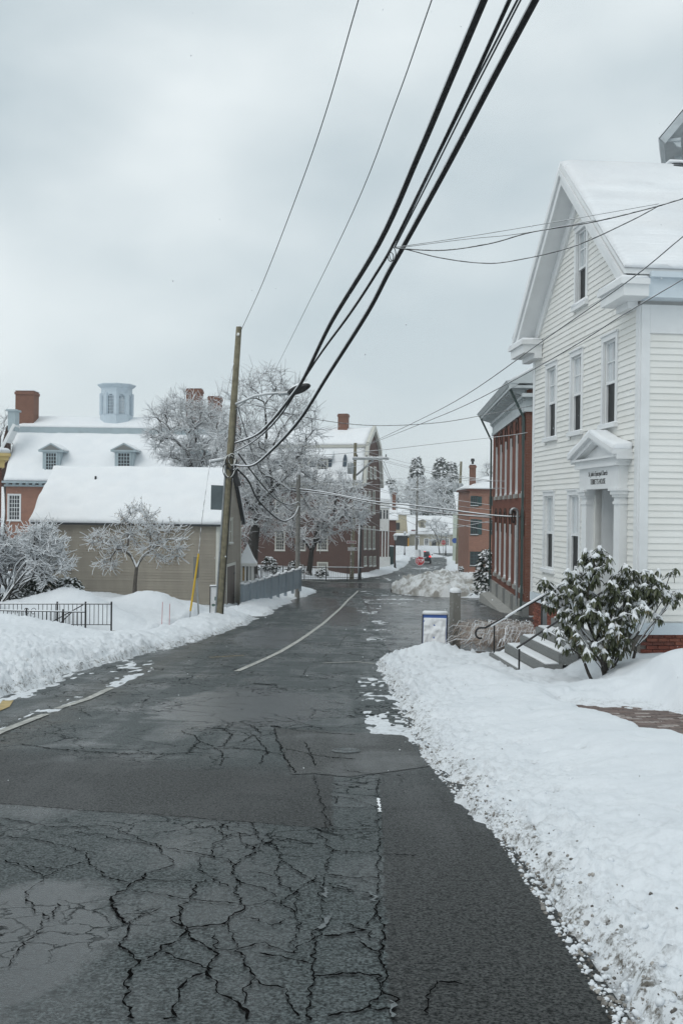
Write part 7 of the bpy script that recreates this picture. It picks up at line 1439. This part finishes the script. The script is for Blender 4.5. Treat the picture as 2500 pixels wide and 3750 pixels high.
# blue-grey board fence
M['fence'] = paint('fence_blue_grey', (0.28, 0.33, 0.37), 0.7, 0.12, 4, streak=True)
t = thing('board_fence', 'blue-grey board fence with snow-capped posts along the left pavement', 'fence', (at(885, 2200, 48).x, 48, gzf(48)))
NP = 8; bot = [at(886 + (1098 - 886) * k / NP, 2203 + (2140 - 2203) * k / NP, 48 + 9.5 * k / NP) for k in range(NP + 1)]; top = [at(886 + (1098 - 886) * k / NP, 2146 + (2086 - 2146) * k / NP, 48 + 9.5 * k / NP) for k in range(NP + 1)]
for k in range(NP + 1):
    p, q = bot[k], top[k]; MB().box(p.x - 0.08, p.y - 0.08, p.z - 0.4, p.x + 0.08, p.y + 0.08, q.z + 0.08).build('post', M['fence'], t); m = MB(); snowcap(m, p.x - 0.10, p.x + 0.10, p.y - 0.10, p.y + 0.10, q.z + 0.08, 0.10); m.build('snow', M['snow'], t, smooth=True)
    if k < NP:
        r_, s_ = bot[k + 1], top[k + 1]; m = MB(); m.bar(q - Vector((0, 0, 0.02)), s_ - Vector((0, 0, 0.02)), 0.09, 0.06); m.bar(p + Vector((0, 0, 0.08)), r_ + Vector((0, 0, 0.08)), 0.07, 0.08); m.build('rail', M['fence'], t)
        m = MB(); m.bar(q + Vector((0, 0, 0.05)), s_ + Vector((0, 0, 0.05)), 0.11, 0.08); m.build('snow', M['snow'], t, smooth=True)
        for j in range(7):
            a = p.lerp(r_, (j + 0.5) / 7); b = q.lerp(s_, (j + 0.5) / 7); m = MB(); m.bar(Vector((a.x + 0.03, a.y, a.z - 0.2)), Vector((b.x + 0.03, b.y, b.z - 0.05)), 0.155, 0.02, up=(1, -0.2, 0)); m.build('board', M['fence'], t)
# little pavilion with flared snowy roof behind the fence
kc = at(902, 2110, 51.5); t = thing('ticket_pavilion', 'small white pavilion with flared snowy roof and amber poster behind the barn', 'pavilion', (kc.x, kc.y, gzf(51.5)))
e0_ = at(868, 2068, 50.8); e1_ = at(937, 2068, 50.8); hw = (e1_.x - e0_.x) / 2; kx = (e1_.x + e0_.x) / 2; ke = e0_.z; ka = at(885, 1995, 52).z; kb_ = at(900, 2170, 51).z; ky = 50.8 + hw
MB().box(kx - hw + 0.15, ky - hw + 0.15, kb_ - 0.4, kx + hw - 0.15, ky + hw - 0.15, kb_ + 0.6).build('base_wall', M['white'], t)
for sx_ in (-1, -0.25, 0.45, 1): MB().box(kx + sx_ * (hw - 0.22) - 0.05, ky - hw + 0.13, kb_ + 0.6, kx + sx_ * (hw - 0.22) + 0.05, ky - hw + 0.25, ke).build('corner_post', M['white'], t)
for sx_ in (-1, 1): MB().box(kx + sx_ * (hw - 0.22) - 0.05, ky + hw - 0.25, kb_ + 0.6, kx + sx_ * (hw - 0.22) + 0.05, ky + hw - 0.13, ke).build('corner_post', M['white'], t)
MB().box(kx - hw + 0.2, ky - hw + 0.2, kb_ + 0.6, kx + hw - 0.2, ky - hw + 0.22, ke - 0.05).build('pane', M['pane'], t); MB().box(at(886, 2100, 50.9).x, ky - hw + 0.17, kb_ + 0.35, at(902, 2100, 50.9).x, ky - hw + 0.19, ke - 0.15).build('poster', paint('poster_amber', (0.45, 0.28, 0.08), 0.6, 0.4, 8), t)
prof = [(1.0, 0.0), (0.78, 0.16), (0.55, 0.38), (0.3, 0.68), (0.04, 1.0)]; m = MB(); vs = []
for r_, h in prof:
    for x, y in ((-1, -1), (1, -1), (1, 1), (-1, 1)): vs.append((kx + x * hw * r_, ky + y * hw * r_, ke + 0.08 + (ka - ke) * h))
m.add(vs, [(i * 4 + k, i * 4 + (k + 1) % 4, (i + 1) * 4 + (k + 1) % 4, (i + 1) * 4 + k) for i in range(4) for k in range(4)] + [(16, 17, 18, 19)]); m.build('snow', M['snow'], t)
MB().box(kx - hw, ky - hw, ke - 0.08, kx + hw, ky + hw, ke + 0.08).build('roof_edge', M['white'], t)
# iron fence before the brown brick house
fa = at(955, 2100, 89); fb = at(1330, 2100, 89); zt_ = at(1150, 2076, 89).z; fz = gzf(89) - 0.1; t = thing('iron_fence', 'low black iron picket fence before the brown brick house', 'fence', (fa.x, 89, gzf(89)))
n = int((fb.x - fa.x) / 0.16); pm = MB()
for k in range(n): x = fa.x + k * 0.16; pm.box(x - 0.012, 88.99, fz, x + 0.012, 89.01, zt_)
tag(pm.build('picket', M['black'], t), kind='stuff')
for z in (zt_ - 0.06, fz + 0.35): MB().box(fa.x, 88.975, z, fb.x, 88.985, z + 0.04).build('rail', M['black'], t)
m = MB(); snowcap(m, fa.x, fb.x, 88.95, 89.03, zt_ - 0.02, 0.05); m.build('snow', M['snow'], t, smooth=True)
for k in range(0, n, 12): x = fa.x + k * 0.16 + 0.05; MB().box(x - 0.03, 88.95, fz, x + 0.03, 88.97, zt_ + 0.12).build('post', M['black'], t)
# ---- signs
def octagon(T, u, z, r, v0, v1, k=8, rot=math.pi / 8): return [(u + r * math.cos(rot + i * math.tau / k), v0, z + r * math.sin(rot + i * math.tau / k)) for i in range(k)]
def stop_sign(label, px, py, Y, r, snow):
    c = at(px, py, Y); T = frame(c.x, Y, 0, 1, 0); t = thing('stop_sign', label, 'stop sign', (c.x, Y, gzf(Y)), None)
    MB(T).prism(octagon(T, 0, c.z, r, -0.02, 0), (0, 0.02, 0)).build('border', M['sign_white'], t); f_ = MB(T).prism(octagon(T, 0, c.z, r * 0.92, -0.03, 0), (0, 0.008, 0)).build('face', M['red'], t)
    text_mesh('lettering', 'STOP', r * 0.95, M['sign_white'], f_, T, 0, -0.035, c.z, 0.68); MB().box(c.x - 0.03, Y, gzf(Y) - 0.3, c.x + 0.03, Y + 0.06, c.z + r + 0.5 * snow).build('post', M['galv'], t)
    if snow:
        rn = random.Random(8); m = MB(T)
        for k in range(9):
            a, rr_ = rn.random() * 6.3, r * 0.85 * math.sqrt(rn.random()); u, z = rr_ * math.cos(a), c.z + rr_ * math.sin(a); w_, h_ = rn.uniform(0.02, 0.06), rn.uniform(0.02, 0.07)
            m.prism([(u - w_, -0.042, z - h_ * 0.3), (u + w_ * 0.4, -0.042, z - h_), (u + w_, -0.042, z + h_ * 0.5), (u - w_ * 0.2, -0.042, z + h_)], (0, 0.01, 0))
        tag(m.build('snow', M['snow'], t, smooth=True), kind='stuff')
    return t, c, T
t, c, T = stop_sign('near red stop sign flecked with snow behind the snow pile', 1537, 2054, 81, 0.40, 1)
q = at(1536, 2027, 80.9); MB().box(q.x - 0.34, 81.07, q.z - 0.28, q.x + 0.34, 81.10, q.z + 0.28).build('plate', M['sign_white'], t)
q = at(1535, 2012, 81); MB().lathe((q.x, 81.03, q.z - 0.1), [(0.05, 0), (0.09, 0.08), (0.07, 0.16), (0.01, 0.2)], 8).build('snow', M['snow'], t, smooth=True)
stop_sign('distant small red stop sign before the tan house', 1623, 1987, 152, 0.40, 0)
def plate_sign(t, px0, px1, py0, py1, Y, mat, text=None, tm=None, sx=0.8, arrow=False):
    a = at(px0, py0, Y); b = at(px1, py1, Y); T = frame(a.x, Y, 0, 1, 0); w_ = b.x - a.x; z0, z1 = b.z, a.z
    MB(T).box(-0.02, -0.02, z0 - 0.02, w_ + 0.02, -0.001, z1 + 0.02).build('sign_border', M['sign_white'], t); f_ = MB(T).box(0.015, -0.03, z0 + 0.015, w_ - 0.015, -0.02, z1 - 0.015).build('sign_face', mat, t)
    if arrow:
        h = z1 - z0; zc = (z0 + z1) / 2; d = 1 if arrow > 0 else -1; x0, x1 = (0.06, w_ - 0.06) if d > 0 else (w_ - 0.06, 0.06); pts = [(x0, zc - h * 0.25), (x1 - d * 0.28, zc - h * 0.25), (x1 - d * 0.28, zc - h * 0.38), (x1, zc), (x1 - d * 0.28, zc + h * 0.38), (x1 - d * 0.28, zc + h * 0.25), (x0, zc + h * 0.25)]
        if d < 0: pts = pts[::-1]
        MB(T).prism([(x, -0.036, z) for x, z in pts], (0, 0.005, 0)).build('arrow', M['sign_white'], f_)
        if text: text_mesh('lettering', text, h * 0.42, M['black_paint'], f_, T, w_ * 0.44, -0.04, zc, sx)
    elif text: text_mesh('lettering', text, (z1 - z0) * 0.75, tm or M['sign_white'], f_, T, w_ / 2, -0.034, (z0 + z1) / 2, sx)
pp = at(1284, 2100, 90.8); t = thing('street_sign_post', 'thin snowy post carrying street name and one way signs', 'sign post', (pp.x, 90.8, gzf(90.8))); MB().tube([(pp.x, 90.8, gzf(90.8) - 0.2), (pp.x + 0.05, 90.8, at(1288, 1885, 90.8).z)], 0.04, 6).build('post', M['wire_white'], t)
plate_sign(t, 1270, 1303, 1981, 1990, 90.7, M['maroon'], 'Daniel St', None, 0.95); plate_sign(t, 1274, 1306, 2005, 2016, 90.7, M['black_paint'], 'ONE WAY', None, 0.8, 1)
t = thing('street_sign', 'distant black one way sign on the farthest pole', 'sign', (at(1527, 1965, 182).x, 182, gzf(182))); plate_sign(t, 1518, 1537, 1962, 1968, 182.2, M['black_paint'], 'ONE WAY', None, 0.8, -1)
t = thing('street_sign', 'distant small maroon street name sign beside the farthest pole', 'sign', (at(1512, 1942, 182).x, 182, gzf(182))); plate_sign(t, 1505, 1520, 1940, 1945, 182.2, M['maroon'], None)
c = at(1664, 1980, 131); t = thing('round_sign', 'round blue hanging sign beside the far pole with transformers', 'sign', (c.x, 131, gzf(131))); MB().prism([(c.x + 0.34 * math.cos(a * math.tau / 20), 131, c.z + 0.34 * math.sin(a * math.tau / 20)) for a in range(20)], (0, 0.06, 0)).build('disc', M['blue'], t); MB().bar((c.x, 131.03, c.z + 0.30), (c.x + 0.6, 131.03, c.z + 0.40), 0.05).build('bracket', M['black'], t)
# ---- lamp posts
def lamp_post(label, px, ytop, Y):
    p = at(px, ytop, Y); z0 = gzf(Y) + 0.0; H = p.z - z0; t = thing('lamp_post', label, 'lamp post', (p.x, Y, z0), 'black lantern lamp posts on the far street')
    MB().lathe((p.x, Y, z0), [(0.17, -0.2), (0.17, 0.25), (0.12, 0.35), (0.12, 0.7), (0.065, 0.9), (0.055, H - 1.0), (0.09, H - 0.97), (0.05, H - 0.9)], 10).build('post', M['black'], t)
    MB().lathe((p.x, Y, z0 + H - 0.9), [(0.12, 0), (0.20, 0.45), (0.20, 0.47), (0.02, 0.48)], 6).build('lantern', M['pane_curtain'], t); MB().lathe((p.x, Y, z0 + H - 0.43), [(0.26, 0), (0.24, 0.05), (0.10, 0.25), (0.04, 0.30), (0.05, 0.36), (0.01, 0.42)], 8).build('cap', M['black'], t); MB().lathe((p.x, Y, z0 + H - 0.40), [(0.27, 0), (0.20, 0.12), (0.07, 0.28), (0.01, 0.32)], 8).build('snow', M['snow'], t, smooth=True)
lamp_post('black lantern lamp post nearest, beside the white porch house', 1447, 1950, 116); lamp_post('black lantern lamp post before the charcoal shopfront', 1482, 1943, 163); lamp_post('black lantern lamp post beside the distant stop sign', 1632, 1945, 176)
p0 = at(1424, 2045, 124); p1 = at(1442, 2002, 124); t = thing('utility_cabinet', 'dark green street cabinet with snow on top by the porch house', 'cabinet', (p0.x, 124, gzf(124))); MB().box(p0.x, 124, gzf(124) - 0.2, p1.x, 124.7, p1.z).build('body', M['shutter'], t); snowcap(MB(), p0.x, p1.x, 124, 124.7, p1.z, 0.12).build('snow', M['snow'], t, smooth=True)
# ---- car: dark blue SUV seen from behind
cx0 = at(1553, 2056, 139); T = frame(cx0.x, 139.0, gzf(139), 1, -0.10); t = thing('parked_car', 'dark blue SUV seen from behind with red tail lights on the far street', 'car', (cx0.x, 139, gzf(139)))
navy = NT('car_navy'); navy.set(col=(0.012, 0.02, 0.05, 1), rough=0.25, coat=1.0); sec = [(0.0, 0.35, 0.95, 0.93, 0.80), (0.12, 0.30, 1.05, 0.94, 0.84), (0.55, 0.28, 1.62, 0.94, 0.66), (0.9, 0.28, 1.70, 0.94, 0.66), (2.2, 0.28, 1.70, 0.94, 0.68), (2.9, 0.28, 1.15, 0.94, 0.80), (4.2, 0.30, 1.0, 0.92, 0.74), (4.55, 0.4, 0.8, 0.82, 0.7)]
m = MB(T); vs = []
for v, za, zb, wa, wb in sec: vs += [(-wa, v, za), (-wa, v, 0.95 if zb > 0.95 else zb * 0.9), (-wb, v, zb), (wb, v, zb), (wa, v, 0.95 if zb > 0.95 else zb * 0.9), (wa, v, za)]
m.add(vs, [(i * 6 + k, i * 6 + (k + 1) % 6, (i + 1) * 6 + (k + 1) % 6, (i + 1) * 6 + k) for i in range(len(sec) - 1) for k in range(6)] + [(0, 1, 2, 3, 4, 5), tuple(42 + k for k in range(6))[::-1]]); m.build('body', navy.m, t)
MB(T).hexa([(-0.70, 0.10, 1.06), (0.70, 0.10, 1.06), (0.70, 0.2, 1.06), (-0.70, 0.2, 1.06), (-0.58, 0.46, 1.55), (0.58, 0.46, 1.55), (0.58, 0.5, 1.55), (-0.58, 0.5, 1.55)]).build('rear_window', M['pane'], t)
tl_ = NT('tail_light'); tl_.set(col=(0.5, 0.01, 0.01, 1), emit=(1, 0.06, 0.05, 1), es=1.6)
for s in (-1, 1): MB(T).box(s * 0.93, -0.01, 0.88, s * 0.66, 0.12, 1.08).build('tail_light', tl_.m, t); MB(T).box(s * 0.94, 2.6, 1.05, s * 1.13, 2.75, 1.2).build('mirror', navy.m, t)
MB(T).box(-0.2, 0.44, 1.63, 0.2, 0.56, 1.68).build('brake_light', tl_.m, t); MB(T).box(-0.9, -0.08, 0.36, 0.9, 0.05, 0.62).build('bumper', M['black'], t); MB(T).box(-0.26, -0.012, 0.75, 0.26, 0.0, 0.88).build('number_plate', M['sign_white'], t)
for s in (-1, 1):
    for v in (0.85, 3.6):
        m = MB(T); m.tube([(s * 0.72, v, 0.34), (s * 0.95, v, 0.34)], 0.34, 14); wl_ = m.build('wheel', M['black'], t); m = MB(T); m.tube([(s * 0.94, v, 0.34), (s * 0.96, v, 0.34)], 0.2, 10); m.build('rim', M['galv'], wl_)
# ---- person on the far pavement: dark coat, carrying a brown bag, walking towards the camera
pp = at(1688, 2056, 146); pz = pp.z; t = thing('person', 'person in long dark coat carrying a brown bag on the far pavement', 'person', (pp.x, 146, pz)); X, Y = pp.x, 146
def skin(name, verts, edges, rad, mat, parent):
    me = bpy.data.meshes.new(name); me.from_pydata([tuple(v) for v in verts], edges, []); me.materials.append(mat); o = bpy.data.objects.new(name, me); COL.objects.link(o); o.parent = parent
    md = o.modifiers.new('skin', 'SKIN'); sd = me.skin_vertices[0].data
    for i, r_ in enumerate(rad): sd[i].radius = (r_ if hasattr(r_, '__len__') else (r_, r_))
    sd[0].use_root = True; o.modifiers.new('sub', 'SUBSURF').levels = 1; dg = bpy.context.evaluated_depsgraph_get(); dg.update(); me2 = bpy.data.meshes.new_from_object(o.evaluated_get(dg)); o.modifiers.clear(); o.data = me2; me2.materials.clear(); me2.materials.append(mat); return o
bv = [(0, 0, 0.92), (0, 0, 1.15), (0, 0.01, 1.38), (0, 0.01, 1.47), (0, -0.01, 1.60), (0, -0.01, 1.68), (-0.19, 0, 1.40), (-0.25, -0.02, 1.13), (-0.20, -0.16, 0.95), (0.19, 0, 1.40), (0.25, 0.02, 1.13), (0.24, -0.05, 0.87), (-0.09, 0, 0.85), (-0.10, -0.06, 0.48), (-0.10, 0.0, 0.08), (-0.10, -0.14, 0.04), (0.09, 0, 0.85), (0.10, 0.10, 0.48), (0.10, 0.18, 0.10), (0.10, 0.06, 0.05)]
be_ = [(0, 1), (1, 2), (2, 3), (3, 4), (4, 5), (2, 6), (6, 7), (7, 8), (2, 9), (9, 10), (10, 11), (0, 12), (12, 13), (13, 14), (14, 15), (0, 16), (16, 17), (17, 18), (18, 19)]
skin('body', bv, be_, [0.17, 0.16, 0.17, 0.06, 0.10, 0.085, 0.085, 0.06, 0.045, 0.085, 0.06, 0.045, 0.10, 0.07, 0.05, 0.04, 0.10, 0.07, 0.05, 0.04], M['charcoal'], t)
M['skin'] = paint('skin', (0.42, 0.27, 0.20), 0.6, 0.05)
def at_p(m, name, mat, **k): o = m.build(name, mat, t, **k); return o
m = MB(); m.lathe((X, Y - 0.055, pz + 1.54), [(0.01, 0), (0.06, 0.02), (0.07, 0.07), (0.06, 0.12), (0.01, 0.14)], 8); at_p(m, 'face', M['skin'], smooth=True)
m = MB(); m.lathe((X, Y + 0.03, pz + 1.44), [(0.04, 0), (0.11, 0.04), (0.13, 0.17), (0.11, 0.26), (0.03, 0.30)], 10); at_p(m, 'hood', M['black'], smooth=True)
m = MB(); m.lathe((X, Y, pz + 0.55), [(0.25, 0), (0.23, 0.2), (0.20, 0.5), (0.23, 0.75), (0.20, 0.88), (0.08, 0.93)], 12); at_p(m, 'coat', M['black'], smooth=True)
m = MB(); m.hexa([(X - 0.36, Y - 0.22, pz + 0.72), (X - 0.10, Y - 0.22, pz + 0.72), (X - 0.10, Y - 0.10, pz + 0.72), (X - 0.36, Y - 0.10, pz + 0.72), (X - 0.34, Y - 0.20, pz + 0.95), (X - 0.12, Y - 0.20, pz + 0.95), (X - 0.12, Y - 0.12, pz + 0.95), (X - 0.34, Y - 0.12, pz + 0.95)])
tag(m.build('handbag', paint('bag_brown', (0.12, 0.05, 0.03), 0.6)), 'small brown bag held by the person on the far pavement', 'bag')

# ---- light snowfall
rn = random.Random(77); m = MB()
for k in range(1500):
    Y = rn.uniform(4, 48); x = rn.uniform(-0.42, 0.42) * Y; z = gzf(Y) + rn.uniform(0.3, 5 + 0.5 * Y); r_ = rn.uniform(0.0025, 0.006)
    m.add([(x + r_, Y, z), (x - r_ * 0.5, Y + r_ * 0.8, z), (x - r_ * 0.5, Y - r_ * 0.8, z), (x, Y, z + r_), (x, Y, z - r_)], [(0, 1, 3), (1, 2, 3), (2, 0, 3), (1, 0, 4), (2, 1, 4), (0, 2, 4)])
tag(m.build('falling_snowflakes', M['snow']), 'fine snowflakes drifting through the air', 'snow', kind='stuff')

# ---- light snow haze in the air
hz_ = MB().box(-420, -90, -9.5, 420, 500, 22.0); vm = bpy.data.materials.new('snow_haze'); vm.use_nodes = True; vm.node_tree.nodes.clear(); vo_ = vm.node_tree.nodes.new('ShaderNodeOutputMaterial'); pv_ = vm.node_tree.nodes.new('ShaderNodeVolumePrincipled'); pv_.inputs['Color'].default_value = (0.9, 0.93, 0.95, 1); pv_.inputs['Density'].default_value = 0.0008; pv_.inputs['Anisotropy'].default_value = 0.2; vm.node_tree.links.new(pv_.outputs[0], vo_.inputs['Volume'])
tag(hz_.build('haze', vm), 'thin snow haze filling the air', 'haze', kind='stuff')
